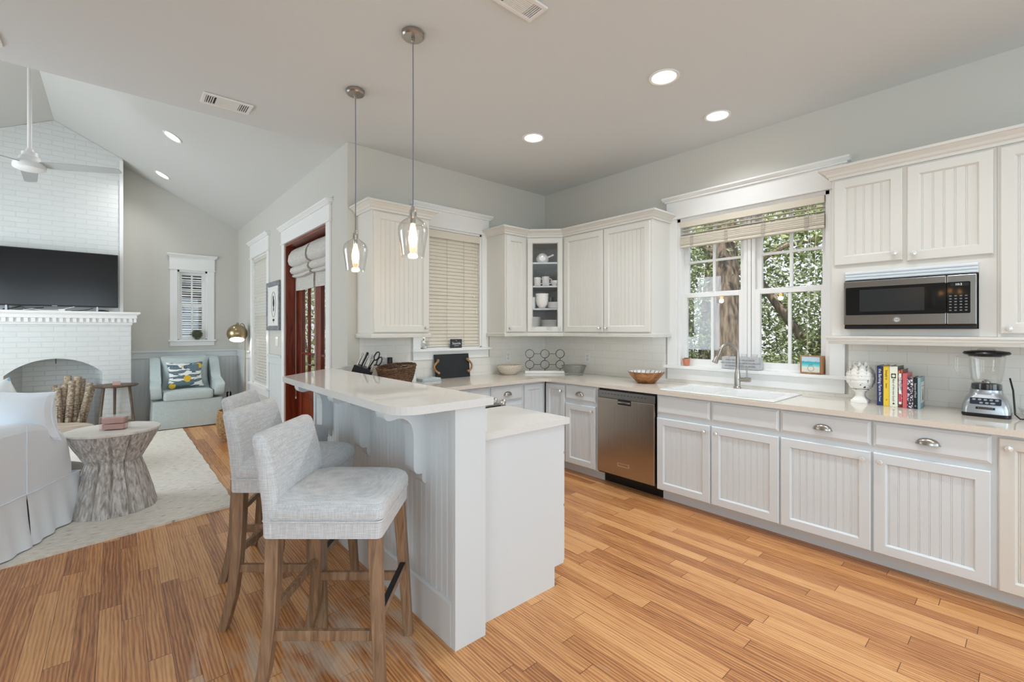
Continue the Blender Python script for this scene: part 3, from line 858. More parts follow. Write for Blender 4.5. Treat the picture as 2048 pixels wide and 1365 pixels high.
m = MB(); m.box(UD, -0.003, -4.40, YR0 - 0.001, ZB, ZT); part('carcass', m, M['cab'], t)
cab_door(t, FSU, -4.36, -3.857, UZ0, UZ1, M['cab'], (-3.892, 1.415), pitch=0.046)

# crown mouldings and light rails (mitred)
crown = [(0.0, ZT - 0.028), (0.012, ZT - 0.028), (0.014, ZT - 0.012), (0.024, ZT - 0.004), (0.032, ZT + 0.010), (0.052, ZT + 0.026), (0.056, ZT + 0.030), (0.066, ZT + 0.032), (0.066, ZT + 0.048), (0.0, ZT + 0.048)]
rail = [(0.0, ZB - 0.004), (0.012, ZB - 0.004), (0.016, ZB + 0.004), (0.008, ZB + 0.010), (0.012, ZB + 0.016), (0.012, ZB + 0.030), (0.004, ZB + 0.036), (0.0, ZB + 0.036)]
e = 0.001
cpath = [(-0.925 - e, -0.004), (-0.925 - e, UD - e), (-0.611, UD - e), (UD - e, -0.611), (UD - e, -1.700 - e), (-0.004, -1.700 - e)]
lpath = [(-2.385 - e, -0.004), (-2.385 - e, UD - e), (-1.835 + e, UD - e), (-1.835 + e, -0.004)]
rpath = [(-0.004, YR1 + e), (UD - e, YR1 + e), (UD - e, -4.40)]
for i, pth in enumerate((cpath, lpath, rpath)):
    m = MB(); m.sweep(pth, crown, side=1 if i else 1)
    struct('trim_%d' % (5 + i), m, M['cab'])
for i, pth in enumerate((cpath, lpath)):
    m = MB(); m.sweep(pth, rail, side=1)
    struct('trim_%d' % (8 + i), m, M['cab'])
m = MB(); m.sweep([(-0.004, YR1 + e), (UD - 0.001, YR1 + e), (UD - 0.001, -4.40)], [(0, 1.316), (0.014, 1.316), (0.018, 1.326), (0.018, 1.336), (0.026, 1.338), (0.026, 1.352), (0.034, 1.356), (0.034, 1.371), (0, 1.371)])
m.box(UD, -0.003, -3.844, YR1, 1.318, 1.371)
struct('trim_10', m, M['cab'])
# ------------------------------------------------------------------ microwave
t = thing('microwave', 'stainless built-in microwave with black window and keypad', 'microwave', (-0.2, -3.46, 1.417))
a, b = YR0 + 0.075, YR1 - 0.080
z0, z1 = 1.442, 1.724
FM = ((-0.372, 0, 0), (0, -1, 0), (-1, 0, 0))       # u runs to the right as seen
ua, ub = -b, -a
m = MB(); m.box(-0.37, -0.05, a, b, 1.417, z1 + 0.006); part('body', m, M['black'], t)
m = MB(); m.box(-0.392, -0.371, a + 0.004, b - 0.004, 1.418, 1.434); part('vent_base', m, M['black'], t)
us = ua + (ub - ua) * 0.802
m = MB().frame(*FM); m.box(ua, us - 0.001, 0, 0.026, z0, z1); dr = part('door', m, M['steel'], t, bevel=0.004)
m = MB().frame(*FM); m.box(us + 0.001, ub, 0, 0.026, z0, z1); cp = part('control_panel', m, M['steel'], t, bevel=0.004)
def rrect(u0, u1, z0, z1, r, k=5):
    pts = []
    for cx, cz, s in ((u1 - r, z1 - r, 0), (u0 + r, z1 - r, 1), (u0 + r, z0 + r, 2), (u1 - r, z0 + r, 3)):
        for i in range(k + 1):
            q = PI / 2 * (s + i / k); pts.append((cx + r * math.cos(q), cz + r * math.sin(q)))
    return pts
m = MB().frame(*FM); m.prism(rrect(ua + 0.012, us - 0.0015, z0 + 0.063, z1 - 0.040, 0.008), 'y', 0.026, 0.0275); gl = part('door_glass', m, M['blackgl'], dr)
m = MB().frame(*FM); m.prism(rrect(ua + 0.085, us - 0.095, z0 + 0.085, z1 - 0.058, 0.004), 'y', 0.0275, 0.0278); part('viewing_screen', m, M['window_dark'], gl)
m = MB().frame(*FM); m.prism(rrect(us + 0.0015, ub - 0.024, z0 + 0.063, z1 - 0.040, 0.006), 'y', 0.026, 0.0275); kp = part('keypad', m, M['blackgl'], cp)
m = MB().frame(*FM)
for r in range(6):
    for c in range(4):
        u = us + 0.016 + c * 0.0215; z = z0 + 0.080 + r * 0.0165
        m.box(u - 0.005, u + 0.005, 0.0275, 0.0278, z - 0.003, z + 0.003)
part('keys', m, P('key_print', (120, 124, 128), 0.4), kp)
m = MB().frame(*FM); m.box(us + 0.016, ub - 0.03, 0.0275, 0.0279, z1 - 0.064, z1 - 0.046); ds = part('display', m, M['black'], kp)
part('lettering', text_mesh('10:2', 0.017, at(FM, us + 0.05, 0.0281, z1 - 0.055), (0, -1, 0), (0, 0, 1)), P('display_digits', (225, 228, 228), 0.4, emit=(225, 230, 232), es=0.5), ds)
m = MB().frame(*FM); m.prism(rrect(us + 0.014, ub - 0.026, z0 + 0.018, z0 + 0.047, 0.004), 'y', 0.026, 0.029); part('open_button', m, M['steel'], cp, bevel=0.001)
uc = ua + (ub - ua) * 0.44
m = MB().frame(*FM); m.cyl((uc, 0.0255, z0 + 0.031), (uc, 0.0285, z0 + 0.031), 0.0165, n=24); em = part('emblem', m, P('silver_emblem', (222, 222, 220), 0.35, 0.3), dr)
em_t = MB().frame(*FM)
ring = [(uc + 0.0138 * math.cos(2 * PI * i / 24), 0.0288, z0 + 0.031 + 0.0138 * math.sin(2 * PI * i / 24)) for i in range(24)]
em_t.tube(ring, 0.0011, 6, closed=True)
part('emblem_ring', em_t, M['black'], em)
part('lettering', text_mesh('GE', 0.0155, at(FM, uc, 0.0287, z0 + 0.031), (0, -1, 0), (0, 0, 1)), M['black'], em)
# ------------------------------------------------------------------ countertops, sink, faucet
SINK = (-0.62, -0.20, -2.79, -2.02)      # cut-out x0, x1, y0, y1
Z0c = CT - 0.033
m = MB()
inner = []
for i in range(7):
    q = PI / 2 * i / 6
    inner.append((-0.80 + 0.11 * math.sin(q), -0.81 + 0.11 * math.cos(q)))      # rounded inside corner
m.prism([(-0.013, SINK[3]), (-0.013, -0.013), (-2.352, -0.013), (-2.708, -0.369), (-2.708, -0.950), (-2.086, -0.950), (-2.086, -0.70)] + inner + [(-0.69, SINK[3])], 'z', Z0c, CT)
m.prism([(-0.69, -4.42), (-0.013, -4.42), (-0.013, SINK[2]), (-0.69, SINK[2])], 'z', Z0c, CT)
m.prism([(-0.69, SINK[2]), (SINK[0], SINK[2]), (SINK[0], SINK[3]), (-0.69, SINK[3])], 'z', Z0c, CT)
m.prism([(SINK[1], SINK[2]), (-0.013, SINK[2]), (-0.013, SINK[3]), (SINK[1], SINK[3])], 'z', Z0c, CT)
solo('countertop', m, M['counter'], 'sand-coloured quartz worktop running along sink wall and blind-window wall', 'countertop')
m = MB(); m.prism([(-2.712, -2.272), (-2.086, -2.272), (-2.086, -1.728), (-2.712, -1.728)], 'z', Z0c, CT)
solo('countertop', m, M['counterw'], 'short pale quartz worktop on the peninsula end cabinet, below the bar', 'countertop', bevel=0.003)

t = thing('sink', 'white double-bowl drop-in sink under the kitchen window', 'sink', (-0.40, -2.405, CT + 0.001))
m = MB()
X0, X1, Y0, Y1 = -0.665, -0.085, -2.83, -1.978
B1 = (-0.612, -0.21, -2.37, -2.03); B2 = (-0.612, -0.21, -2.78, -2.40)
zt = CT + 0.012; zb = CT + 0.001
m.box(X0, B1[0], Y0, Y1, zb, zt); m.box(B1[1], X1, Y0, Y1, zb, zt)
m.box(B1[0], B1[1], B1[3], Y1, zb, zt); m.box(B1[0], B1[1], B2[3], B1[2], zb, zt - 0.004); m.box(B1[0], B1[1], Y0, B2[2], zb, zt)
part('rim', m, M['porc'], t, bevel=0.004)
for b in (B1, B2):
    m = MB(); rings = []
    for ins, z in ((0.0, zt - 0.004), (0.004, CT - 0.06), (0.012, CT - 0.16), (0.05, CT - 0.185)):
        rings.append([(b[0] + ins, b[2] + ins, z), (b[1] - ins, b[2] + ins, z), (b[1] - ins, b[3] - ins, z), (b[0] + ins, b[3] - ins, z)])
    m.loft(rings, cap=False); m.add(rings[-1], [(0, 1, 2, 3)])
    bs = part('basin', m, M['porc'], t)
    m = MB(); cx, cy = (b[0] + b[1]) / 2, (b[2] + b[3]) / 2
    m.lathe([(0.0, 0.004), (0.035, 0.004), (0.042, 0.001), (0.042, 0)], (cx, cy, CT - 0.185), 20); part('drain', m, M['chrome'], bs)
m = MB(); m.lathe([(0.012, 0), (0.012, 0.004), (0.0, 0.005)], (-0.15, -2.13, zt), 14); part('tap_hole_cover', m, M['chrome'], t)

fx, fy = -0.140, -2.375
t = thing('faucet', 'brushed nickel gooseneck pull-down faucet behind the sink', 'faucet', (fx, fy, zt + 0.001))
zf = zt + 0.001
m = MB(); m.lathe([(0.0, 0), (0.029, 0), (0.029, 0.006), (0.023, 0.012), (0.0225, 0.10), (0.019, 0.128), (0.0145, 0.15), (0.0145, 0.16)], (fx, fy, zf), 20); part('body', m, M['nickel'], t)
arc = [(fx, fy, zf + 0.15), (fx, fy, zf + 0.26)]
dxy = Vector((-0.85, 0.53)).normalized(); R_ = 0.082
for i in range(1, 13):
    q = PI * 0.90 * i / 12
    arc.append((fx + dxy.x * R_ * (1 - math.cos(q)), fy + dxy.y * R_ * (1 - math.cos(q)), zf + 0.28 + R_ * math.sin(q)))
m = MB(); m.tube(arc, 0.0135, 12); part('spout', m, M['nickel'], t)
e0 = Vector(arc[-1]); ed = (e0 - Vector(arc[-2])).normalized()
m = MB(); m.cyl(e0, e0 + ed * 0.05, 0.0145, 0.016, 14); m.cyl(e0 + ed * 0.05, e0 + ed * 0.10, 0.016, 0.023, 14); m.cyl(e0 + ed * 0.10, e0 + ed * 0.106, 0.023, 0.021, 14); part('spray_head', m, M['nickel'], t)
m = MB(); m.cyl((fx, fy - 0.015, zf + 0.07), (fx, fy - 0.062, zf + 0.072), 0.017, 0.017); m.cyl((fx, fy - 0.063, zf + 0.072), (fx, fy - 0.10, zf + 0.074), 0.020, 0.018); m.cyl((fx, fy - 0.075, zf + 0.085), (fx, fy - 0.072, zf + 0.175), 0.0055, 0.005, 10); part('handle', m, M['nickel'], t)

# ------------------------------------------------------------------ peninsula: half wall, bar, corbels
PX0, PX1, PY0 = -2.871, -2.714, -2.303
t = thing('breakfast_bar_wall', 'white half wall with beadboard panel and carved corbels carrying the bar', 'half wall', ((PX0 + PX1) / 2, -1.2, 0))
m = MB(); m.prism([(PX0, PY0), (PX1, PY0), (PX1, -0.37), (-2.362, -0.016), (-2.468, -0.016), (PX0, -0.42)], 'z', 0, 1.0645)
hw = part('wall_core', m, M['cabw'], t)
FP = ((PX0, 0, 0), (0, 1, 0), (-1, 0, 0))
m = MB().frame(*FP); bead(m, PY0 + 0.022, -0.455, 0.20, 1.00, 0.006, 0.046, 0.005); part('beadboard_panel', m, M['cabw'], t)
m = MB().frame(*FP); m.box(PY0, PY0 + 0.022, 0.0005, 0.014, 0, 1.064); m.box(-0.455, -0.418, 0.0005, 0.014, 0, 1.064); m.box(PY0 + 0.022, -0.455, 0.0005, 0.014, 1.0, 1.064)
m.prism([(0.0005, 0.0), (0.016, 0.0), (0.016, 0.188), (0.010, 0.20), (0.0005, 0.20)], 'x', PY0 + 0.022, -0.455)
part('frame_boards', m, M['cabw'], t, bevel=0.0015)
m = MB(); m.box(PX0 - 0.014, PX1 - 0.003, PY0 - 0.014, PY0 - 0.0005, 0, 1.064); part('end_board', m, M['cabw'], t, bevel=0.002)
prof = [(0.0, 0.672), (0.010, 0.672), (0.020, 0.682), (0.024, 0.694), (0.024, 0.722), (0.044, 0.722), (0.056, 0.727), (0.065, 0.738), (0.069, 0.756), (0.069, 0.90), (0.073, 0.935), (0.083, 0.962), (0.10, 0.983), (0.125, 0.997), (0.15, 1.0), (0.175, 0.996), (0.192, 0.994), (0.206, 0.998), (0.216, 1.008), (0.221, 1.022), (0.222, 1.036), (0.238, 1.038), (0.252, 1.045), (0.262, 1.054), (0.264, 1.0642), (0.0, 1.0642)]
for y in (-2.052, -1.415, -0.778):
    m = MB().frame((PX0 - 0.0015, 0, 0), (0, 1, 0), (-1, 0, 0)); m.prism(prof, 'x', y, y + 0.085)
    part('corbel', m, M['cabw'], t, bevel=0.002, seg=1)

bar = []
rr_ = 0.12
for i in range(9):
    q = PI + PI / 2 * i / 8
    bar.append((-3.175 + rr_ + rr_ * math.cos(q), -2.345 + rr_ + rr_ * math.sin(q)))
bar += [(-2.690, -2.345), (-2.690, -0.32), (-2.40, -0.014), (-2.472, -0.012), (-3.175, -0.712)]
m = MB(); m.prism(bar, 'z', 1.066, 1.101)
solo('bar_countertop', m, M['counterw'], 'white quartz raised bar top with a rounded corner, on the half wall', 'countertop', bevel=0.004)

t = thing('peninsula_cabinet', 'white end cabinet of the peninsula with plain side panel and drawers', 'base cabinet', (-2.4, -1.99, 0))
pr = [(-2.7125, 0), (-2.185, 0), (-2.185, 0.105), (-2.112, 0.105), (-2.112, 0.885), (-2.7125, 0.885)]
m = MB(); m.prism(pr, 'y', -2.247, -1.730); part('carcass', m, M['cabw'], t)
FPC = ((-2.112, 0, 0), (0, 1, 0), (1, 0, 0))
for z0, z1 in ((0.728, 0.872), (0.432, 0.712), (0.115, 0.416)): drawer_front(t, FPC, -2.243, -1.735, z0, z1, M['cabw'])
t = thing('base_cabinet', 'white base cabinet between the range and the back run', 'base cabinet', (-2.4, -0.8, 0))
m = MB(); m.prism(pr, 'y', -0.950, -0.67); part('carcass', m, M['cabw'], t)
cab_door(t, FPC, -0.94, -0.69, 0.115, 0.872, M['cabw'])

# range set into the peninsula, its knobs face the kitchen
t = thing('range', 'stainless range with black glass cooktop set into the peninsula', 'stove', (-2.4, -1.34, 0))
y0, y1 = -1.722, -0.956
m = MB(); m.box(-2.70, -2.13, y0, y1, 0.02, 0.905); part('body', m, M['steel'], t)
m = MB(); m.box(-2.708, -2.10, y0 + 0.004, y1 - 0.004, 0.906, 0.924); ck = part('cooktop', m, M['blackgl'], t, bevel=0.003)
m = MB()
for cx, cy in ((-2.53, -1.55), (-2.53, -1.13), (-2.26, -1.55), (-2.26, -1.13)):
    for r in (0.085, 0.05):
        m.tube([(cx + r * math.cos(2 * PI * i / 28), cy + r * math.sin(2 * PI * i / 28), 0.9243) for i in range(28)], 0.0012, 4, closed=True)
part('burner_rings', m, M['window_dark'], ck)
m = MB(); m.prism([(-2.13, 0.924), (-2.10, 0.926), (-2.03, 0.885), (-2.03, 0.845), (-2.13, 0.845)], 'y', y0, y1); fp = part('front_panel', m, M['steel'], t, bevel=0.003)
kn = MB(); kn.lathe([(0.0, 0), (0.024, 0), (0.025, 0.012), (0.019, 0.014), (0.018, 0.036), (0.015, 0.040), (0, 0.040)], n=18); kn.box(-0.004, 0.004, -0.017, 0.017, 0.036, 0.044)
_o = mesh_obj('knob', kn, [M['chrome']]); RKN = _o.data; bpy.data.objects.remove(_o)
for y in (-1.645, -1.555, -1.34, -1.12, -1.03): place('knob', RKN, fp, (-2.062, y, 0.904), (0, math.radians(30), 0))
m = MB(); m.box(-2.129, -2.075, y0 + 0.004, y1 - 0.004, 0.20, 0.835); od = part('oven_door', m, M['steel'], t, bevel=0.004)
m = MB(); m.box(-2.076, -2.072, y0 + 0.10, y1 - 0.10, 0.34, 0.66); part('oven_window', m, M['blackgl'], od)
m = MB(); m.cyl((-2.035, y0 + 0.05, 0.785), (-2.035, y1 - 0.05, 0.785), 0.011); m.cyl((-2.08, y0 + 0.09, 0.785), (-2.035, y0 + 0.09, 0.785), 0.008); m.cyl((-2.08, y1 - 0.09, 0.785), (-2.035, y1 - 0.09, 0.785), 0.008); part('oven_handle', m, M['steel'], od)
m = MB(); m.box(-2.129, -2.08, y0 + 0.004, y1 - 0.004, 0.05, 0.19); part('drawer', m, M['steel'], t, bevel=0.004)
m = MB(); m.box(-2.20, -2.18, y0, y1, 0.0, 0.02); m.box(-2.68, -2.66, y0, y1, 0.0, 0.02); part('feet', m, M['black'], t)

# ------------------------------------------------------------------ bar stools
def rrect3(hx, hy, r, z, cx=0.0, cy=0.0, k=5):
    return [(cx + p[0], cy + p[1], z) for p in rrect(-hx, hx, -hy, hy, min(r, hx * 0.999, hy * 0.999), k)]

def make_stool(label):
    t = thing('bar_stool', label, 'stool', (0, 0, 0), 'upholstered stools along the bar')
    m = MB()
    rings = [rrect3(0.209, 0.203, 0.02, 0.643), rrect3(0.220, 0.214, 0.022, 0.640), rrect3(0.221, 0.215, 0.022, 0.700)]
    m.loft(rings); sk = part('skirt', m, M['linen'], t)
    pts = rrect3(0.2225, 0.2165, 0.024, 0.7025)
    m = MB(); m.tube(pts, 0.0042, 6, closed=True); part('piping', m, M['linen'], sk)
    m = MB()
    rings = [rrect3(0.214, 0.209, 0.03, 0.7012)]
    for hx, hy, r, z in ((0.2165, 0.2025, 0.03, 0.708), (0.2195, 0.2055, 0.034, 0.722), (0.2195, 0.2055, 0.038, 0.738), (0.214, 0.199, 0.045, 0.755), (0.199, 0.184, 0.055, 0.770), (0.170, 0.155, 0.07, 0.782), (0.12, 0.11, 0.08, 0.790), (0.06, 0.055, 0.05, 0.7935), (0.005, 0.005, 0.004, 0.7945)):
        rings.append(rrect3(hx + 0.004, hy + 0.013, r, z + (0.008 if z > 0.75 else 0.004 if z > 0.73 else 0), 0.004, 0))
    m.loft(rings); part('seat', m, M['linen'], t)
    m = MB(); rings = []
    for z, xc, hx, hy, r in ((0.640, -0.196, 0.012, 0.199, 0.01), (0.645, -0.196, 0.024, 0.2035, 0.018), (0.70, -0.196, 0.026, 0.204, 0.020), (0.76, -0.197, 0.031, 0.204, 0.024), (0.83, -0.204, 0.034, 0.203, 0.026), (0.90, -0.216, 0.033, 0.202, 0.026), (0.96, -0.229, 0.031, 0.201, 0.026), (1.000, -0.239, 0.029, 0.200, 0.025), (1.014, -0.242, 0.024, 0.196, 0.022), (1.022, -0.244, 0.014, 0.187, 0.013), (1.024, -0.2445, 0.004, 0.175, 0.004)):
        rings.append(rrect3(hx, hy + 0.012, r, z, xc, 0))
    m.loft(rings); bk = part('backrest', m, M['linen'], t)
    m = MB()
    m.tube([(-0.196 - 0.027, y, 0.7025) for y in (-0.19, -0.1, 0, 0.1, 0.19)], 0.004, 6); part('piping', m, M['linen'], bk)
    def leg(path, w0, w1):
        m = MB(); rings = []; n = len(path)
        for i, (x, y, z) in enumerate(path):
            w = w0 + (w1 - w0) * i / (n - 1)
            rings.append([(x - w, y - w, z), (x + w, y - w, z), (x + w, y + w, z), (x - w, y + w, z)])
        m.loft(rings, smooth=False); return part('leg', m, M['stoolwood'], t, bevel=0.003, seg=1)
    for s in (-1, 1):
        leg([(0.188, s * 0.178, 0.644), (0.222, s * 0.222, 0.0)], 0.024, 0.0185)
        leg([(-0.190, s * 0.178, 0.644), (-0.190, s * 0.190, 0.46), (-0.194, s * 0.202, 0.30), (-0.208, s * 0.212, 0.16), (-0.230, s * 0.219, 0.06), (-0.247, s * 0.223, 0.0)], 0.025, 0.019)
        m = MB(); m.box(-0.185, 0.19, s * 0.203 - 0.010, s * 0.203 + 0.010, 0.262, 0.300); part('side_stretcher', m, M['stoolwood'], t, bevel=0.002, seg=1)
    m = MB(); m.box(0.195, 0.217, -0.185, 0.185, 0.322, 0.352); fr = part('footrest', m, M['stoolwood'], t, bevel=0.002, seg=1)
    m = MB(); m.box(0.194, 0.218, -0.18, 0.18, 0.3525, 0.3555); part('footrest_plate', m, M['black'], fr)
    m = MB(); m.box(-0.205, -0.183, -0.18, 0.18, 0.340, 0.372); part('back_stretcher', m, M['stoolwood'], t, bevel=0.002, seg=1)
    return t
st0 = make_stool('grey linen bar stool with brown oak legs, nearest the camera')
for i, (x, y, a, lab) in enumerate(((-3.293, -2.095, -41.05, None), (-3.291, -1.469, -41.05, 'grey linen bar stool in the middle of the three, half hidden'), (-3.228, -0.935, -31.0, 'grey linen bar stool farthest away, beside the bar end and door'))):
    o = st0 if i == 0 else copy_tree(st0)
    o.location = (x, y, 0); o.rotation_euler = (0, 0, math.radians(a))
    if lab: o['label'] = lab
# ------------------------------------------------------------------ living room
CX = -4.60
t = thing('fireplace', 'white painted brick fireplace and chimney with arched opening and mantel', 'fireplace', (CX, 4.5, 0))
YL = 4.30                                    # face of the lower breast
x0, x1 = CX - 0.757, -3.853
arch = []
for i in range(21):
    u = -1 + 2 * i / 20
    R_ = (0.45 ** 2 + 0.20 ** 2) / (2 * 0.20)
    arch.append((CX + 0.45 * u, 0.84 + math.sqrt(R_ * R_ - (0.45 * u) ** 2) - (R_ - 0.20)))
m = MB(); m.prism([(x0, 0), (CX - 0.45, 0)] + arch + [(CX + 0.45, 0), (x1, 0), (x1, 1.478), (x0, 1.478)], 'y', YL, YL + 0.115)
m.box(x0, CX - 0.50, YL + 0.116, YF - 0.002, 0, 1.478); m.box(CX + 0.50, x1, YL + 0.116, YF - 0.002, 0, 1.478); m.box(CX - 0.50, CX + 0.50, YL + 0.116, YF - 0.002, 1.10, 1.478)
part('brick_surround', m, M['brick'], t)
m = MB()
m.prism([(CX - 0.4999, YL + 0.1155), (CX - 0.45, YL + 0.1155), (CX - 0.34, YF - 0.06), (CX - 0.4999, YF - 0.06)], 'z', 0, 1.099); m.prism([(CX + 0.45, YL + 0.1155), (CX + 0.4999, YL + 0.1155), (CX + 0.4999, YF - 0.06), (CX + 0.34, YF - 0.06)], 'z', 0, 1.099)
m.box(CX - 0.4999, CX + 0.4999, YF - 0.06, YF - 0.003, 0, 1.099)
part('firebox', m, M['brickin'], t)
m = MB(); m.box(CX - 0.005, CX + 0.005, YL + 0.05, YL + 0.06, 0.97, 1.04); part('damper_handle', m, M['iron'], t)
zr_ = lambda x: H + PITCH * (W - x) if x > XR else H + PITCH * (x - XL)
ua, ub = CX - 0.66, -3.939
m = MB(); m.prism([(ua, 1.479), (ub, 1.479), (ub, zr_(ub) - 0.003), (XR, zr_(XR) - 0.003), (ua, zr_(ua) - 0.003)], 'y', 4.43, YF - 0.002)
part('chimney_breast', m, M['brick'], t)
m = MB(); m.box(ub - 0.034, ub + 0.004, 4.418, 4.429, 1.66, zr_(ub) - 0.03); part('corner_board', m, M['trim'], t)
crown2 = [(x0 - 0.0, 0)]
m = MB()
m.sweep([(x0 - 0.0, 4.40), (x0, YL), (x1, YL), (x1, 4.40)], [(0, 1.479), (0.012, 1.479), (0.016, 1.492), (0.016, 1.504), (0.028, 1.508), (0.028, 1.566), (0.064, 1.566), (0.064, 1.612), (0.080, 1.616), (0.080, 1.628), (0.100, 1.630), (0.100, 1.655), (0, 1.655)])
m.box(x0, x1, YL + 0.0005, 4.429, 1.50, 1.655)
mt = part('mantel', m, M['trim'], t, bevel=0.0015, seg=1)
n = 25; wd = (x1 - x0 + 0.056) / n
dm = None
for i in range(n):
    a = x0 - 0.028 + (i + 0.5) * wd
    if dm is None:
        m = MB(); m.box(-wd * 0.28, wd * 0.28, -0.0145, 0.0145, -0.0255, 0.0255); o_ = mesh_obj('dentil', m, M['trim'], bevel=0.0); dm = o_.data; bpy.data.objects.remove(o_)
    place('dentil', dm, mt, (a, YL - 0.0425, 1.5395))
m = MB(); m.box(x1 + 0.027, x1 + 0.056, YL - 0.052, YL - 0.02, 1.514, 1.565); part('dentil', m, M['trim'], mt)

# television on the mantel
t = thing('television', 'large flat black television standing on the mantel', 'television', (CX - 0.01, 4.33, 1.656))
tx0, tx1 = -5.235, -3.990
m = MB(); m.box(tx0, tx1, 4.272, 4.315, 1.714, 2.436); bz = part('bezel', m, M['black'], t, bevel=0.004)
m = MB(); m.box(tx0 + 0.011, tx1 - 0.011, 4.2695, 4.2719, 1.730, 2.424); part('screen', m, M['screen'], bz)
m = MB(); m.box(-4.63, -4.58, 4.2698, 4.2722, 1.717, 1.723); part('logo_mark', m, M['nickel'], bz)
for x in (-5.02, -4.20):
    m = MB(); m.prism([(x - 0.01, 1.656), (x + 0.01, 1.656), (x + 0.008, 1.716), (x - 0.008, 1.716)], 'y', 4.235, 4.38); part('foot', m, M['silver'], t)
m = MB(); m.box(-5.0, -4.25, 4.316, 4.36, 1.80, 2.20); part('back_housing', m, M['black'], t)
# cables and remote on the mantel
def cable(name, pts, r, mat, label, cat='cable', group=None):
    m = MB(); m.tube(pts, r, 6); return solo(name, m, mat, label, cat, group)
zc = 1.655
cable('power_cable', [(-5.05, 4.25, zc + 0.010), (-4.97, 4.23, zc + 0.022), (-4.9, 4.26, zc + 0.05), (-4.86, 4.24, zc + 0.02), (-4.80, 4.25, zc + 0.025), (-4.70, 4.25, zc + 0.040)], 0.006, M['black'], 'tangled black cable on the mantel under the left of the television')
cable('power_cable', [(-4.88, 4.235, zc + 0.006), (-4.80, 4.225, zc + 0.02), (-4.72, 4.24, zc + 0.006), (-4.60, 4.235, zc + 0.006), (-4.50, 4.245, zc + 0.03), (-4.42, 4.24, zc + 0.058)], 0.004, M['whitepl'], 'white cable on the mantel under the middle of the television')
cable('power_cable', [(-4.45, 4.255, zc + 0.005), (-4.38, 4.25, zc + 0.006), (-4.30, 4.255, zc + 0.020), (-4.24, 4.255, zc + 0.045)], 0.004, M['black'], 'thin black cable on the mantel under the right of the television')
m = MB(); m.box(-4.56, -4.50, 4.215, 4.245, zc, zc + 0.024); m.box(-4.42, -4.37, 4.21, 4.235, zc, zc + 0.02)
m = MB(); m.box(-4.565, -4.505, 4.205, 4.235, zc + 0.0005, zc + 0.022); solo('power_adapter', m, M['whitepl'], 'small white power adapter on the mantel under the television', 'adapter', bevel=0.003)
m = MB()
m.loft([rrect3(0.055, 0.020, 0.018, zc + 0.0005, -4.135, 4.222), rrect3(0.056, 0.021, 0.018, zc + 0.010, -4.135, 4.222), rrect3(0.030, 0.017, 0.016, zc + 0.022, -4.155, 4.222), rrect3(0.018, 0.010, 0.009, zc + 0.024, -4.155, 4.222)])
solo('remote_control', m, M['black'], 'black remote control on the right end of the mantel', 'remote')

# log basket in the firebox
t = thing('log_basket', 'round dark wire basket standing in the firebox, full of birch logs', 'basket', (-4.47, 4.37, 0))
bx, by, br = -4.47, 4.37, 0.15
m = MB()
for z in (0.012, 0.10, 0.19, 0.28, 0.37, 0.43):
    m.tube([(bx + br * math.cos(2 * PI * i / 28), by + br * math.sin(2 * PI * i / 28), z) for i in range(28)], 0.003, 5, closed=True)
for i in range(24):
    a = 2 * PI * i / 24; m.cyl((bx + br * math.cos(a), by + br * math.sin(a), 0.012), (bx + br * math.cos(a), by + br * math.sin(a), 0.43), 0.002, n=5)
for i in range(-4, 5):
    d = i * 0.034; w = math.sqrt(br * br - d * d); m.cyl((bx - w, by + d, 0.012), (bx + w, by + d, 0.012), 0.002, n=5)
part('wire_cage', m, M['iron'], t)
barkm = P('birch_bark', (206, 192, 172), 0.8, c2=(138, 118, 98), vscale=9, stretch=(4, 4, 5), bump=0.4, bscale=30)
cutm = P('cut_log_end', (206, 184, 150), 0.8, var=0.1, vscale=40)
lr = random.Random(3)
spots = [(-0.09, 0.0, -0.05, 0.0, 0.70, 0.036), (-0.045, 0.05, -0.02, 0.02, 0.80, 0.040), (-0.03, -0.06, 0.02, -0.02, 0.74, 0.036), (0.03, 0.0, 0.07, 0.01, 0.79, 0.042), (0.06, 0.07, 0.12, 0.05, 0.75, 0.034), (0.06, -0.07, 0.20, -0.06, 0.70, 0.030), (0.095, 0.02, 0.23, 0.02, 0.66, 0.030), (-0.10, 0.07, -0.15, 0.08, 0.68, 0.028), (-0.08, -0.075, -0.11, -0.06, 0.66, 0.030)]
labs = ['leftmost of the front logs', 'tallest log at the back left', 'front log left of the middle', 'pale log in the middle of the bundle', 'log at the back right of the bundle', 'thin log leaning far out to the right, in front', 'thin log leaning out to the right, behind', 'short thin log leaning out to the left, behind', 'short log leaning left, in front']
for (ax, ay, cx_, cy_, h_, r_), lb in zip(spots, labs):
    a = Vector((bx + ax, by + ay, 0.02)); b = Vector((bx + cx_, by + cy_, h_))
    m = MB(); k = 7; pts = []; rs = []
    for i in range(k):
        f = i / (k - 1); p = a.lerp(b, f); pts.append((p.x + lr.uniform(-.004, .004), p.y + lr.uniform(-.004, .004), p.z)); rs.append(r_ * lr.uniform(0.92, 1.06))
    m.tube(pts, rs, 11)
    m.cur = 1; d = (b - a).normalized(); m.cyl(b, b + d * 0.0015, r_ * 0.85, r_ * 0.85, 11)
    solo('log', m, [barkm, cutm], 'birch log in the wire basket, ' + lb, 'log', 'birch logs in the basket')

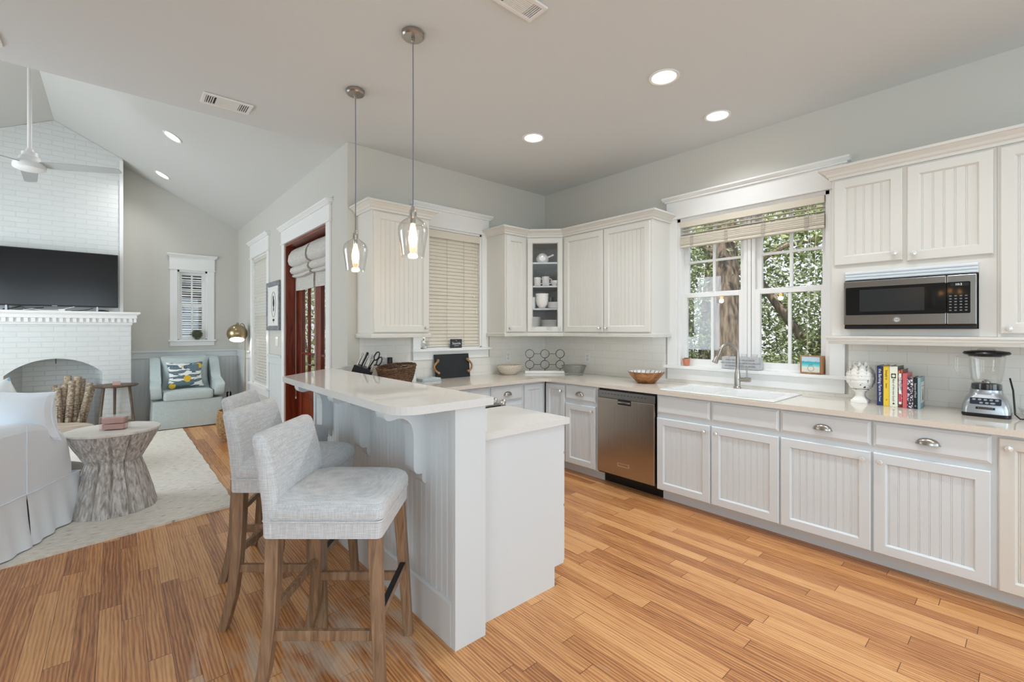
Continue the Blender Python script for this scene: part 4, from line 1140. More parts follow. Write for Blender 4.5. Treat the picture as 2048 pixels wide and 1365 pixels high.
# armchair by the small window
t = thing('armchair', 'pale blue slipcovered armchair in the corner under the small window', 'armchair', (-3.215, 4.38, 0))
ax0, ax1, ay0, ay1 = -3.635, -2.795, 4.03, 4.735
def wav(p, amp=0.006, f=9.0, ph=0.0):
    return (p[0] + amp * math.sin(f * p[2] * 2 + p[1] * 7 + ph), p[1] + amp * math.sin(f * p[0] * 1.7 + p[2] * 5 + ph), p[2])
m = MB(); rings = []
for z, o in ((0.012, 0.012), (0.10, 0.006), (0.22, 0.002), (0.34, -0.004), (0.40, -0.008)):
    rg = []
    for (px, py) in rrect(ax0 - o, ax1 + o, ay0 - o, ay1, 0.03, 4):
        rg.append((px, py, z))
    # subdivide for soft folds
    out = []
    for i in range(len(rg)):
        a, b = Vector(rg[i]), Vector(rg[(i + 1) % len(rg)])
        for k in range(6):
            p = a.lerp(b, k / 6); fold = (0.40 - z) / 0.4 * 0.007
            out.append((p.x + fold * math.sin(p.y * 37 + z * 5), p.y + fold * math.sin(p.x * 31 + 1.5 * math.sin(p.x * 9) - z * 7), p.z))
    rings.append(out)
m.loft(rings); part('skirt', m, M['bluelinen'], t)
# arms: low curved fronts rising into tall sides
def arm_profile():
    return [(ay0, 0.401), (ay0 - 0.012, 0.50), (ay0 - 0.014, 0.575), (ay0 + 0.004, 0.612), (ay0 + 0.05, 0.632), (ay0 + 0.16, 0.648), (ay0 + 0.27, 0.69), (ay0 + 0.36, 0.79), (ay0 + 0.43, 0.92), (ay0 + 0.50, 0.985), (ay0 + 0.56, 1.0), (ay1, 1.005), (ay1, 0.401)]
for s, (a, b) in ((1, (ax0 - 0.006, ax0 + 0.115)), (-1, (ax1 - 0.115, ax1 + 0.006))):
    pr = arm_profile(); m = MB(); rings = []
    cyy = sum(p[0] for p in pr) / len(pr); czz = 0.65
    for f, sc in ((0.0, 0.965), (0.12, 0.992), (0.3, 1.0), (0.7, 1.0), (0.88, 0.992), (1.0, 0.965)):
        x = a + (b - a) * f
        flare = 0.035 * s * -1
        rings.append([(x + (flare * max(0, (0.75 - abs(q[1] - 0.60)) - 0.6) * 4 if q[0] < ay0 + 0.12 else 0), cyy + (q[0] - cyy) * sc, czz + (q[1] - czz) * sc) for q in pr])
    m.loft(rings); part('arm', m, M['bluelinen'], t, sharp=50, subsurf=1)
m = MB(); rings = []
for z, yf, hx in ((0.401, 4.55, 0.305), (0.60, 4.56, 0.306), (0.85, 4.59, 0.305), (0.975, 4.62, 0.30), (1.005, 4.65, 0.29), (1.012, 4.68, 0.27)):
    rings.append([(px, py, z) for px, py in rrect(-3.215 - hx, -3.215 + hx, yf, ay1 - 0.002, 0.03, 4)])
m.loft(rings); part('backrest', m, M['bluelinen'], t)
def cushion(cx, cy, z0, hx, hy, h, r=0.05, puff=0.02, n=8):
    m = MB(); rings = []
    prof_ = [(0.90, 0.0), (0.965, 0.03), (0.99, 0.12), (1.0, 0.35), (1.0, 0.65), (0.99, 0.88), (0.965, 0.97), (0.88, 1.03), (0.6, 1.10), (0.25, 1.15), (0.02, 1.16)]
    for s_, f in prof_: rings.append(rrect3(hx * s_, hy * s_, r * s_, z0 + h * f, cx, cy, 6))
    m.loft(rings); return m
part('seat_cushion', cushion(-3.215, 4.275, 0.402, 0.298, 0.262, 0.125), M['bluelinen'], t)
m = MB()
def pillow(w, h, d, n=20, pinch=0.10, seed=0):
    """square scatter pillow standing in its own x-z plane, centred on the origin"""
    rings = []
    top, bot = [], []
    vs = []; fs = []
    for side in (1, -1):
        base = len(vs)
        for j in range(n + 1):
            for i in range(n + 1):
                u = -1 + 2 * i / n; v = -1 + 2 * j / n
                k = 1 - pinch * (1 - abs(u) ** 2 * 1.0) * (abs(v) ** 6) * 0.7
                l_ = 1 - pinch * (1 - abs(v) ** 2) * (abs(u) ** 6) * 0.7
                th = (max(0.0, (1 - abs(u) ** 2.6) * (1 - abs(v) ** 2.6))) ** 0.6
                vs.append((u * w / 2 * l_, side * d / 2 * th, v * h / 2 * k))
        for j in range(n):
            for i in range(n):
                a = base + j * (n + 1) + i
                q = (a, a + 1, a + n + 2, a + n + 1)
                fs.append(q if side == -1 else q[::-1])
    mm = MB(); mm.weld = True; mm.add(vs, fs, True); return mm
def xform(mb, loc, rot=(0, 0, 0)):
    from mathutils import Euler
    Mx = Matrix.Translation(loc) @ Euler(rot).to_matrix().to_4x4()
    mb.v = [tuple(Mx @ Vector(p)) for p in mb.v]; return mb
pb = xform(pillow(0.60, 0.50, 0.16, pinch=0.12), (-3.215, 4.475, 0.76), (-0.20, 0, 0))
part('back_cushion', pb, M['bluelinen'], t)
# printed scatter pillow: clouds on slate blue, with yellow balloons as patches
def cloud_mat():
    m, nt, b = new_mat('cloud_print_fabric'); L = nt.links; N = nt.nodes
    tc = N.new('ShaderNodeTexCoord'); mp = N.new('ShaderNodeMapping'); mp.inputs['Scale'].default_value = (5, 5, 17); L.new(tc.outputs['Object'], mp.inputs[0])
    n = N.new('ShaderNodeTexNoise'); n.inputs['Scale'].default_value = 1.0; n.inputs['Detail'].default_value = 2.5; n.inputs['Distortion'].default_value = 0.8; L.new(mp.outputs[0], n.inputs['Vector'])
    r = N.new('ShaderNodeValToRGB'); r.color_ramp.interpolation = 'CONSTANT'; L.new(n.outputs['Fac'], r.inputs[0])
    e = r.color_ramp.elements; e[0].color = srgb((104, 126, 134)); e[1].position = 0.52; e[1].color = srgb((238, 240, 238))
    k = e.new(0.47); k.color = srgb((84, 104, 114)); k = e.new(0.505); k.color = srgb((120, 140, 148))
    L.new(r.outputs[0], b.inputs['Base Color']); b.inputs['Roughness'].default_value = 0.9
    return m
t = thing('throw_pillow', 'slate blue pillow printed with white clouds and yellow balloons, on the armchair', 'pillow', (-3.215, 4.30, 0.56))
rot = (-0.30, 0, 0.04)
part('cover', xform(pillow(0.46, 0.40, 0.15, pinch=0.22), (-3.235, 4.30, 0.745), rot), cloud_mat(), t)
ym = P('yellow_print', (226, 190, 70), 0.9)
from mathutils import Euler
Mx = Matrix.Translation((-3.235, 4.30, 0.745)) @ Euler(rot).to_matrix().to_4x4()
for bxx, bzz, r_ in ((0.015, -0.075, 0.048), (0.165, 0.125, 0.040), (-0.165, -0.165, 0.040), (-0.05, 0.11, 0.020)):
    m = MB(); pts = []
    for i in range(20):
        a = 2 * PI * i / 20
        u_ = bxx + r_ * math.cos(a); v_ = bzz + r_ * (math.sin(a) if math.sin(a) > 0 else math.sin(a) * 1.05)
        pts.append((u_, v_))
    def dep(u_, v_):
        u2 = u_ / 0.23; v2 = v_ / 0.20
        return -(0.075 * max(0.0, (1 - u2 ** 2) * (1 - v2 ** 2)) ** 0.55) - 0.004
    ctr = (bxx, bzz); rings = [[tuple(Mx @ Vector((ctr[0] + (p[0] - ctr[0]) * s_, dep(ctr[0] + (p[0] - ctr[0]) * s_, ctr[1] + (p[1] - ctr[1]) * s_), ctr[1] + (p[1] - ctr[1]) * s_))) for p in pts] for s_ in (1.0, 0.66, 0.33, 0.02)]
    m.loft(rings, cap=False); part('balloon_print', m, ym, t)

# floor lamp
t = thing('floor_lamp', 'brass arc floor lamp with a globe shade, lit, in the corner', 'floor lamp', (-2.525, 3.93, 0))
lx, ly = -2.525, 3.93
brass = P('antique_brass', (170, 152, 118), 0.28, 1.0)
m = MB(); m.lathe([(0.0, 0), (0.13, 0), (0.13, 0.012), (0.12, 0.020), (0.02, 0.026), (0.012, 0.04)], (lx - 0.075, ly, 0), 32); part('base', m, brass, t)
sx, sy, sz = -2.635, 3.90, 1.355
m = MB(); m.cyl((lx, ly, 0.02), (lx, ly, 0.62), 0.0105, 0.0105); m.cyl((lx, ly, 0.62), (lx, ly, 1.10), 0.0085, 0.0085)
pts = [(lx, ly, 1.09), (lx, ly, 1.38)]
cx_ = (lx + sx + 0.02) / 2
for i in range(13):
    a = PI * i / 12
    pts.append((cx_ + (lx - cx_) * math.cos(a), ly + (sy - ly) * i / 12, 1.42 + (lx - cx_) * 1.9 * math.sin(a)))
m.tube(pts, 0.006, 8); part('pole', m, brass, t)
def tilt(mb, c, ang):
    Mx = Matrix.Translation(c) @ Matrix.Rotation(-0.42, 4, 'X') @ Matrix.Rotation(ang, 4, 'Y') @ Matrix.Translation(-Vector(c)); mb.v = [tuple(Mx @ Vector(p)) for p in mb.v]; return mb
m = MB(); pr = [(0.0, 0.135), (0.022, 0.133)] + [(0.138 * math.sin(a), 0.138 * math.cos(a)) for a in [0.2 + 0.155 * i for i in range(15)]]
zl = pr[-1][1]
pr2 = [(r * 0.985, z - 0.001) for r, z in reversed(pr)]
m.lathe(pr + pr2[:1], (sx, sy, sz), 36); sh = part('shade', tilt(m, (sx, sy, sz), 0.10), brass, t)
m = MB(); m.lathe(pr2, (sx, sy, sz), 36); part('shade_lining', tilt(m, (sx, sy, sz), 0.10), M['whitepl'], sh)
m = MB(); m.lathe([(0.0, 0.175), (0.018, 0.174), (0.020, 0.15), (0.026, 0.145), (0.026, 0.128)], (sx, sy, sz), 18); part('socket_cap', tilt(m, (sx, sy, sz), 0.10), brass, sh)
m = MB(); m.ball((sx, sy, sz - 0.03), 0.032, 16, 10); part('bulb', m, M['bulbc'], t)
l = light('floor_lamp_light', 'POINT', (sx, sy, sz - 0.055), 6, (1.0, 0.90, 0.74), size=0.03); l.parent = t; l.location = Vector((sx, sy, sz - 0.055)) - Vector(t.location)

# side table with a small pink candle
t = thing('side_table', 'small round dark wood three-legged side table by the fireplace', 'side table', (-4.01, 4.06, 0))
tx, ty = -4.01, 4.06
m = MB(); m.lathe([(0.0, 0.655), (0.215, 0.655), (0.232, 0.665), (0.235, 0.676), (0.228, 0.680), (0.0, 0.678)], (tx, ty, 0), 40); part('top', m, M['darkwood'], t)
ft = []
for k in range(3):
    a = math.radians(215 + 120 * k); f = (tx + 0.215 * math.cos(a), ty + 0.215 * math.sin(a)); g = (tx + 0.15 * math.cos(a), ty + 0.15 * math.sin(a)); ft.append(f)
    m = MB(); m.cyl((f[0], f[1], 0), (g[0], g[1], 0.656), 0.013, 0.017, 10); part('leg', m, M['darkwood'], t)
m = MB()
for k in range(3):
    a, b = ft[k], ft[(k + 1) % 3]; c = 0.93
    m.cyl((tx + (a[0] - tx) * c, ty + (a[1] - ty) * c, 0.19), (tx + (b[0] - tx) * c, ty + (b[1] - ty) * c, 0.19), 0.009, n=8)
part('stretcher', m, M['darkwood'], t)
pink = P('pale_pink_wax', (216, 172, 164), 0.5)
t = thing('candle_box', 'small pink square candle box on the dark side table', 'candle', (-4.005, 3.99, 0.6785))
m = MB(); m.box(-4.045, -3.965, 3.95, 4.03, 0.6805, 0.722); part('box', m, pink, t, bevel=0.003)
m = MB(); m.box(-4.045, -3.965, 3.95, 4.03, 0.7222, 0.736); part('lid', m, M['acrylic'], t)

# rug
def rug_mat():
    m, nt, b = new_mat('cream_wool_rug'); L = nt.links; N = nt.nodes
    tc = N.new('ShaderNodeTexCoord'); mp = N.new('ShaderNodeMapping'); mp.inputs['Scale'].default_value = (16, 55, 1); L.new(tc.outputs['Object'], mp.inputs[0])
    n = N.new('ShaderNodeTexNoise'); n.inputs['Scale'].default_value = 1.0; n.inputs['Detail'].default_value = 4; L.new(mp.outputs[0], n.inputs['Vector'])
    r = N.new('ShaderNodeValToRGB'); L.new(n.outputs['Fac'], r.inputs[0]); e = r.color_ramp.elements
    e[0].position = 0.27; e[0].color = srgb((150, 142, 130)); e[1].position = 0.62; e[1].color = srgb((244, 240, 230))
    k = e.new(0.36); k.color = srgb((228, 222, 210))
    L.new(r.outputs[0], b.inputs['Base Color']); b.inputs['Roughness'].default_value = 0.95; b.inputs['Specular IOR Level'].default_value = 0.1
    bp = N.new('ShaderNodeBump'); bp.inputs['Strength'].default_value = 0.8; bp.inputs['Distance'].default_value = 0.012; L.new(n.outputs['Fac'], bp.inputs['Height']); L.new(bp.outputs[0], b.inputs['Normal'])
    return m
rc = [(-3.285, 0.215), (-3.300, 3.93), (-6.15, 3.75), (-6.15, -0.27)]
edge = []
rr2 = random.Random(5)
for i in range(4):
    a, b = Vector(rc[i]), Vector(rc[(i + 1) % 4])
    for k in range(40):
        p = a.lerp(b, k / 40); edge.append((p.x + rr2.uniform(-.006, .006), p.y + rr2.uniform(-.006, .006)))
m = MB(); m.prism(edge, 'z', 0.0005, 0.018); solo('rug', m, rug_mat(), 'large cream woven wool rug on the living room floor', 'rug')
ZR = 0.0185

# hourglass table of whitewashed staves, near the sofa
def hourglass(name, label, cx, cy, z0, prof, n, topr, group=None):
    t = thing(name, label, 'table', (cx, cy, z0))
    wm = wood_mat('whitewashed_stave_wood', (146, 134, 124), (226, 224, 222), (42, 42, 2.2), 0.75, 0.5, 0.5)
    tm = wood_mat('whitewashed_top_wood', (216, 210, 200), (240, 237, 231), (3, 22, 3), 0.6, 0.8, 0.2)
    rnd = random.Random(2)
    m = MB(); M_ = n * 8; rings = []
    off = [rnd.uniform(-0.008, 0.008) for _ in range(n)]
    for r, z in prof:
        ring = []
        for i in range(M_):
            a = 2 * PI * i / M_ + 0.15; k = i // 8; g = (i % 8)
            rr = r + off[k] - (0.016 if g == 0 else 0.0)
            ring.append((cx + rr * math.cos(a), cy + rr * math.sin(a), z0 + z))
        rings.append(ring)
    m.loft(rings); part('stave_body', m, wm, t, sharp=25)
    h = prof[-1][1]
    m = MB(); ring = [(topr + (rnd.uniform(-0.010, 0.004) if i % 5 == 0 else 0)) for i in range(60)]
    rings = [[(cx + ring[i] * s * math.cos(2 * PI * i / 60), cy + ring[i] * s * math.sin(2 * PI * i / 60), z0 + z) for i in range(60)] for s, z in ((0.98, h + 0.0005), (1.0, h + 0.004), (1.0, h + 0.016), (0.99, h + 0.02))]
    m.loft(rings, sharp=30) if False else m.loft(rings); part('top', m, tm, t, sharp=30)
    return t
hourglass('accent_table', 'whitewashed hourglass accent table of upright wood staves on the rug', -4.018, 0.745, ZR, [(0.268, 0.0), (0.264, 0.02), (0.242, 0.12), (0.205, 0.25), (0.170, 0.36), (0.166, 0.375), (0.174, 0.385), (0.220, 0.47), (0.275, 0.575), (0.284, 0.60)], 14, 0.290)
# low coffee table behind it
t = thing('coffee_table', 'round pale wood coffee table on a pedestal, behind the sofa arm', 'coffee table', (-4.64, 2.15, ZR))
cm = wood_mat('bleached_oak', (150, 128, 106), (206, 192, 176), (3, 16, 3), 0.6, 0.6, 0.2)
m = MB(); m.lathe([(0.0, 0.345), (0.42, 0.345), (0.47, 0.36), (0.475, 0.43), (0.47, 0.437), (0.0, 0.438)], (-4.64, 2.15, ZR), 56); part('top', m, cm, t)
m = MB(); m.lathe([(0.40, 0.0), (0.42, 0.012), (0.42, 0.05), (0.40, 0.06), (0.24, 0.09), (0.14, 0.16), (0.13, 0.25), (0.20, 0.344)], (-4.64, 2.15, ZR), 44); part('pedestal', m, P('grey_pedestal', (150, 148, 144), 0.6), t)

# pink boxed candles on the hourglass table
t = thing('boxed_soaps', 'stack of two pale pink boxes in a clear case on the accent table', 'box', (-4.01, 0.72, ZR + 0.6202))
z = ZR + 0.6205
ang = math.radians(-18)
FXB = ((-4.01, 0.72, 0), (math.cos(ang), math.sin(ang), 0), (-math.sin(ang), math.cos(ang), 0))
for k in range(2):
    m = MB().frame(*FXB); m.box(-0.066, 0.066, -0.05, 0.05, z + 0.005 + k * 0.045, z + 0.045 + k * 0.045); part('box', m, pink, t, bevel=0.002)
m = MB().frame(*FXB); m.box(-0.078, 0.078, -0.060, 0.060, z, z + 0.1025); part('clear_case', m, M['acrylic'], t)

# slipcovered sofa at the left edge
t = thing('sofa', 'white slipcovered sofa at the left edge, seen from behind its arm', 'sofa', (-4.9, 0.6, ZR))
sang = math.radians(65.0)                    # direction the sofa faces, in plan
fo = Vector((math.cos(sang), math.sin(sang), 0)); lf_ = Vector((-math.sin(sang), math.cos(sang), 0))
SO = Vector((-4.655, -0.225, ZR))             # back right corner at the floor
FSF = (tuple(SO), tuple(fo), tuple(lf_))     # u forward, n to the sofa's left
def wob(u, n, z, a=0.006):
    return a * (math.sin(u * 13 + z * 9) + math.sin(u * 29 - z * 17 + n * 11) * 0.6)
LEN = 1.03
pr = [(0.0, 0.79), (0.25, 0.792), (0.52, 0.785), (0.66, 0.772), (0.76, 0.735), (0.83, 0.705), (0.885, 0.67), (0.925, 0.625), (0.95, 0.56), (0.975, 0.46)]
def side_pts(k=1.0):
    top = [(u, z) for u, z in pr]; bot = [(LEN + 0.004, 0.29), (0.0, 0.29)]
    return top + bot
m = MB().frame(*FSF); rings = []
wd = 0.21
for f, shrink in ((0.0, 0.045), (0.06, 0.014), (0.2, 0.0), (0.5, -0.012), (0.8, 0.0), (0.95, 0.016), (1.0, 0.05)):
    rg = []
    for i, (u, z) in enumerate(side_pts()):
        zz = z - (shrink if i < len(pr) else 0); uu = u - (shrink * 0.7 if u > 0.9 else 0)
        rg.append((uu, f * wd + wob(u, 0, z, 0.005) * (1 if f < 0.5 else 0), zz))
    rings.append(rg)
m.loft(rings); part('arm', m, M['whiteslip'], t, sharp=60, subsurf=1)
m = MB().frame(*FSF); rings = []
for f, shrink in ((0.0, 0.045), (0.06, 0.014), (0.2, 0.0), (0.5, -0.012), (0.8, 0.0), (0.95, 0.016), (1.0, 0.05)):
    rings.append([(u - (shrink * 0.7 if u > 0.9 else 0), 1.95 + f * wd, z - (shrink if i < len(pr) else 0)) for i, (u, z) in enumerate(side_pts())])
m.loft(rings); part('arm', m, M['whiteslip'], t, sharp=60, subsurf=1)
m = MB().frame(*FSF); m.loft([[(a, n_, z) for a, n_ in rrect(0.0, 0.24 - k, 0.0 + 0.02, 2.14, 0.04, 4)] for z, k in ((0.34, 0), (0.70, 0.02), (0.80, 0.05), (0.815, 0.10))]); part('backrest', m, M['whiteslip'], t)
m = MB().frame(*FSF); m.box(0.20, LEN - 0.02, wd * 0.9, 1.97, 0.341, 0.40); part('seat_deck', m, M['whiteslip'], t)
for k in range(2):
    m = MB().frame(*FSF); a0 = wd + 0.01 + k * 0.87
    rings = [[(p[0], p[1], z) for p in rrect(0.24 + s_, LEN - 0.01 - s_, a0 + s_, a0 + 0.86 - s_, 0.05, 4)] for z, s_ in ((0.402, 0.02), (0.42, 0.003), (0.52, 0.0), (0.545, 0.01), (0.56, 0.06), (0.57, 0.2))]
    m.loft(rings); part('seat_cushion', m, M['whiteslip'], t)
# skirt with a corner pleat
SPL = 0.515
def skirt(u0, u1, n0, n1, name='skirt'):
    m = MB().frame(*FSF); rings = []
    k = 26
    for z, o in ((0.343, 0.0), (0.30, 0.004), (0.20, 0.010), (0.10, 0.016), (0.008, 0.022)):
        rg = []
        for i in range(k + 1):
            f = i / k; u = u0 + (u1 - u0) * f; n = n0 + (n1 - n0) * f
            fl = (0.35 - z) / 0.35
            q = o + 0.012 * fl * math.sin(f * 21 + z * 6) + 0.010 * fl * math.sin(f * 9)
            if abs(u1 - u0) > abs(n1 - n0): rg.append((u, n - q, z))
            else: rg.append((u + q * (1 if u0 > 0.5 else -1), n, z))
        rings.append(rg)
    m.loft(rings, closed=False, cap=False)
    rings2 = [[(a, b + 0.006, c) for a, b, c in r] if abs(u1 - u0) > abs(n1 - n0) else [(a - 0.006, b, c) for a, b, c in r] for r in rings]
    return part(name, m, M['whiteslip'], t)
skirt(-0.005, SPL - 0.004, 0.0, 0.0); skirt(SPL + 0.004, LEN + 0.012, 0.0, 0.0)
skirt(LEN + 0.012, LEN + 0.012, 0.0, 2.16)
skirt(-0.005, -0.005, 2.16, 0.0)
m = MB().frame(*FSF); m.box(0.03, LEN - 0.02, 0.03, 2.13, 0.06, 0.34); part('base', m, M['whiteslip'], t)
for a_, b_ in ((0.06, 0.06), (LEN - 0.06, 0.06), (0.06, 2.1), (LEN - 0.06, 2.1)):
    m = MB().frame(*FSF); m.box(a_ - 0.025, a_ + 0.025, b_ - 0.025, b_ + 0.025, 0.0, 0.06); part('foot', m, M['darkwood'], t)
m = MB().frame(*FSF)
m.tube([(u, -0.008 + wob(u, 0, 0.343, 0.005), 0.343) for u in [LEN * i / 20 for i in range(21)]], 0.005, 6)
m.tube([(SPL, -0.004, z) for z in (0.345, 0.5, 0.65, 0.785)], 0.0035, 6)
part('welt', m, M['whiteslip'], t)
# loose white pillow leaning over the arm, and a printed pillow behind it
pl = pillow(0.64, 0.34, 0.20, pinch=0.20)
pp = Vector((-4.60, 0.60, 0)) 
t2 = thing('throw_pillow', 'large white pillow with corded edge leaning inside the sofa arm', 'pillow', (-4.60, 0.60, 0.60))
rotp = (0.16, 0.05, math.radians(-38))
part('cover', xform(pl, (-4.553, 0.60, 0.835), rotp), M['whiteslip'], t2)
Mx = Matrix.Translation((-4.553, 0.60, 0.835)) @ Euler(rotp).to_matrix().to_4x4()
ed_ = []
nn = 40
for i in range(nn):
    s_ = i / nn * 4; k_ = int(s_); f = s_ - k_
    u, v = [(-1 + 2 * f, -1), (1, -1 + 2 * f), (1 - 2 * f, 1), (-1, 1 - 2 * f)][k_]
    kk = 1 - 0.20 * (1 - u * u) * (abs(v) ** 6) * 0.7; ll = 1 - 0.20 * (1 - v * v) * (abs(u) ** 6) * 0.7
    ed_.append(tuple(Mx @ Vector((u * 0.32 * ll, 0, v * 0.17 * kk))))
m = MB(); m.tube(ed_, 0.0055, 6, closed=True); part('cord_edge', m, M['whiteslip'], t2)
def leafprint():
    m, nt, b = new_mat('blue_leaf_print'); L = nt.links; N = nt.nodes
    tc = N.new('ShaderNodeTexCoord'); v = N.new('ShaderNodeTexVoronoi'); v.inputs['Scale'].default_value = 13; mp = N.new('ShaderNodeMapping'); mp.inputs['Scale'].default_value = (1, 1, 0.55); L.new(tc.outputs['Object'], mp.inputs[0]); L.new(mp.outputs[0], v.inputs['Vector'])
    r = N.new('ShaderNodeValToRGB'); r.color_ramp.interpolation = 'CONSTANT'; L.new(v.outputs['Distance'], r.inputs[0]); e = r.color_ramp.elements
    e[0].color = srgb((74, 132, 166)); e[1].position = 0.42; e[1].color = srgb((240, 242, 240)); k = e.new(0.27); k.color = srgb((158, 196, 210))
    L.new(r.outputs[0], b.inputs['Base Color']); b.inputs['Roughness'].default_value = 0.9
    return m
t3 = thing('throw_pillow', 'white pillow printed with blue leaves, peeking over the sofa', 'pillow', (-4.665, 0.83, 0.60))
part('cover', xform(pillow(0.46, 0.46, 0.15, pinch=0.12), (-4.665, 0.83, 0.80), (0.14, -0.28, math.radians(-40))), leafprint(), t3)

# woven floor basket beyond the stools
def wicker(name, label, cx, cy, z0, prof, mat, nrib=26, cat='basket', strand=0.008, rows=None, **k):
    t = thing(name, label, cat, (cx, cy, z0))
    m = MB(); h0, h1 = prof[0][1], prof[-1][1]
    rows = rows or int((h1 - h0) / (strand * 1.6))
    def rad(z):
        for (r0, z0_), (r1, z1_) in zip(prof, prof[1:]):
            if z <= z1_: return r0 + (r1 - r0) * (z - z0_) / max(1e-6, z1_ - z0_)
        return prof[-1][0]
    for j in range(rows + 1):
        z = h0 + (h1 - h0) * j / rows; r = rad(z); pts = []
        for i in range(nrib * 4):
            a = 2 * PI * i / (nrib * 4)
            rr = r + strand * 0.45 * math.cos(nrib / 2 * a * 2 + (PI if j % 2 else 0)); pts.append((cx + rr * math.cos(a), cy + rr * math.sin(a), z0 + z))
        m.tube(pts, strand * 0.62, 5, closed=True)
    part('weave', m, mat, t)
    m = MB(); m.lathe([(0.0, h0 + 0.004), (rad(h0), h0 + 0.004)] + [(rad(h0 + (h1 - h0) * i / 8) - strand * 0.3, h0 + (h1 - h0) * i / 8) for i in range(9)], (cx, cy, z0), 40); part('lining', m, mat, t)
    return t
wick = wood_mat('natural_wicker', (128, 92, 56), (206, 168, 118), (30, 30, 30), 0.7, 0.5)
wicker('floor_basket', 'round natural wicker basket on the floor between armchair and stools', -2.80, 2.76, 0.0, [(0.185, 0.010), (0.235, 0.10), (0.250, 0.22), (0.235, 0.38)], wick, 26, strand=0.014)

# framed print, switches on the door wall
t = thing('picture_frame', 'grey framed print hanging between french door and narrow window', 'picture', (W, 2.46, 1.40))
m = MB().frame(*FW); a, b, c, d = 2.158, 2.764, 1.405, 2.032
m.loft([rect_ring(a, b, c, d, 0.001), rect_ring(a, b, c, d, 0.024), rect_ring(a + 0.01, b - 0.01, c + 0.01, d - 0.01, 0.032), rect_ring(a + 0.03, b - 0.03, c + 0.03, d - 0.03, 0.024), rect_ring(a + 0.045, b - 0.045, c + 0.045, d - 0.045, 0.024), rect_ring(a + 0.06, b - 0.06, c + 0.06, d - 0.06, 0.012)], cap=False, smooth=False)
part('frame', m, wood_mat('grey_frame_wood', (108, 112, 116), (150, 154, 158), (20, 3, 20), 0.5), t)
m = MB().frame(*FW); m.box(a + 0.055, b - 0.055, 0.004, 0.011, c + 0.055, d - 0.055); part('mat_board', m, P('cream_paper', (232, 230, 224), 0.8), t)
m = MB().frame(*FW); cy_, cz_ = (a + b) / 2, (c + d) / 2 + 0.02
def ell(u, z, ru, rz_, n0=0.0112, n1=0.0118, k=28): m.prism([(u + ru * math.cos(2 * PI * i / k), z + rz_ * math.sin(2 * PI * i / k)) for i in range(k)], 'y', n0, n1)
def ring_(u, z, ru, rz_, k=40, r=0.0016): m.tube([(u + ru * math.cos(2 * PI * i / k), 0.0118, z + rz_ * math.sin(2 * PI * i / k)) for i in range(k)], r, 5, closed=True)
ring_(cy_, cz_, 0.105, 0.165); ring_(cy_, cz_, 0.098, 0.157, r=0.001)
ell(cy_, cz_ + 0.02, 0.045, 0.055); ell(cy_ + 0.01, cz_ + 0.085, 0.028, 0.03); ell(cy_ - 0.01, cz_ - 0.06, 0.014, 0.035); ell(cy_ + 0.02, cz_ - 0.06, 0.010, 0.03)
ell(cy_ - 0.022, cz_ - 0.200, 0.024, 0.016); ell(cy_ + 0.022, cz_ - 0.200, 0.024, 0.016); ell(cy_, cz_ - 0.215, 0.007, 0.030)
part('drawing', m, P('charcoal_ink', (62, 62, 66), 0.8), t)
def wallplate(name, F, u, z, label, kind, cat, w=0.072, h=0.115):
    t = thing(name, label, cat, tuple(at(F, u, 0.0, z)))
    m = MB().frame(*F); m.box(u - w / 2, u + w / 2, 0.0006 if kind != 'tile' else 0.0126, 0.006, z - h / 2, z + h / 2); part('plate', m, M['whitepl'], t, bevel=0.002)
    m = MB().frame(*F)
    if cat == 'switch': m.box(u - 0.016, u + 0.016, 0.006, 0.009, z - 0.032, z + 0.032); part('rocker', m, M['whitepl'], t, bevel=0.001)
    else:
        for s in (-1, 1): m.prism([(u + p * 0.016, z + s * 0.020 + q * 0.014) for p, q in ((-1, -0.6), (-0.6, -1), (0.6, -1), (1, -0.6), (1, 0.6), (0.6, 1), (-0.6, 1), (-1, 0.6))], 'y', 0.006, 0.0075)
        part('sockets', m, P('outlet_face', (214, 212, 208), 0.4), t)
    return t
wallplate('light_switch', FW, 2.335, 1.265, 'white light switch plate below the framed print', 'w', 'switch', 0.115, 0.12)
FBT = ((0, -0.0125, 0), (1, 0, 0), (0, -1, 0)); FST = ((-0.0125, 0, 0), (0, 1, 0), (-1, 0, 0))
wallplate('wall_outlet', FBT, -0.611, 1.105, 'white outlet on the tile above the coiled oval bowl', 'w', 'outlet')
wallplate('wall_outlet', FST, -0.690, 1.097, 'white outlet on the tile above the wire basket', 'w', 'outlet')
wallplate('wall_outlet', FST, -3.285, 1.10, 'white outlet on the tile behind the artichoke finial', 'w', 'outlet')
wallplate('wall_outlet', FBT, -2.14, 1.125, 'white outlet on the tile behind the dark wicker basket', 'w', 'outlet')
wallplate('wall_outlet', FF, -2.60, 0.33, 'white outlet low on the wainscot beside the floor lamp', 'w', 'outlet')

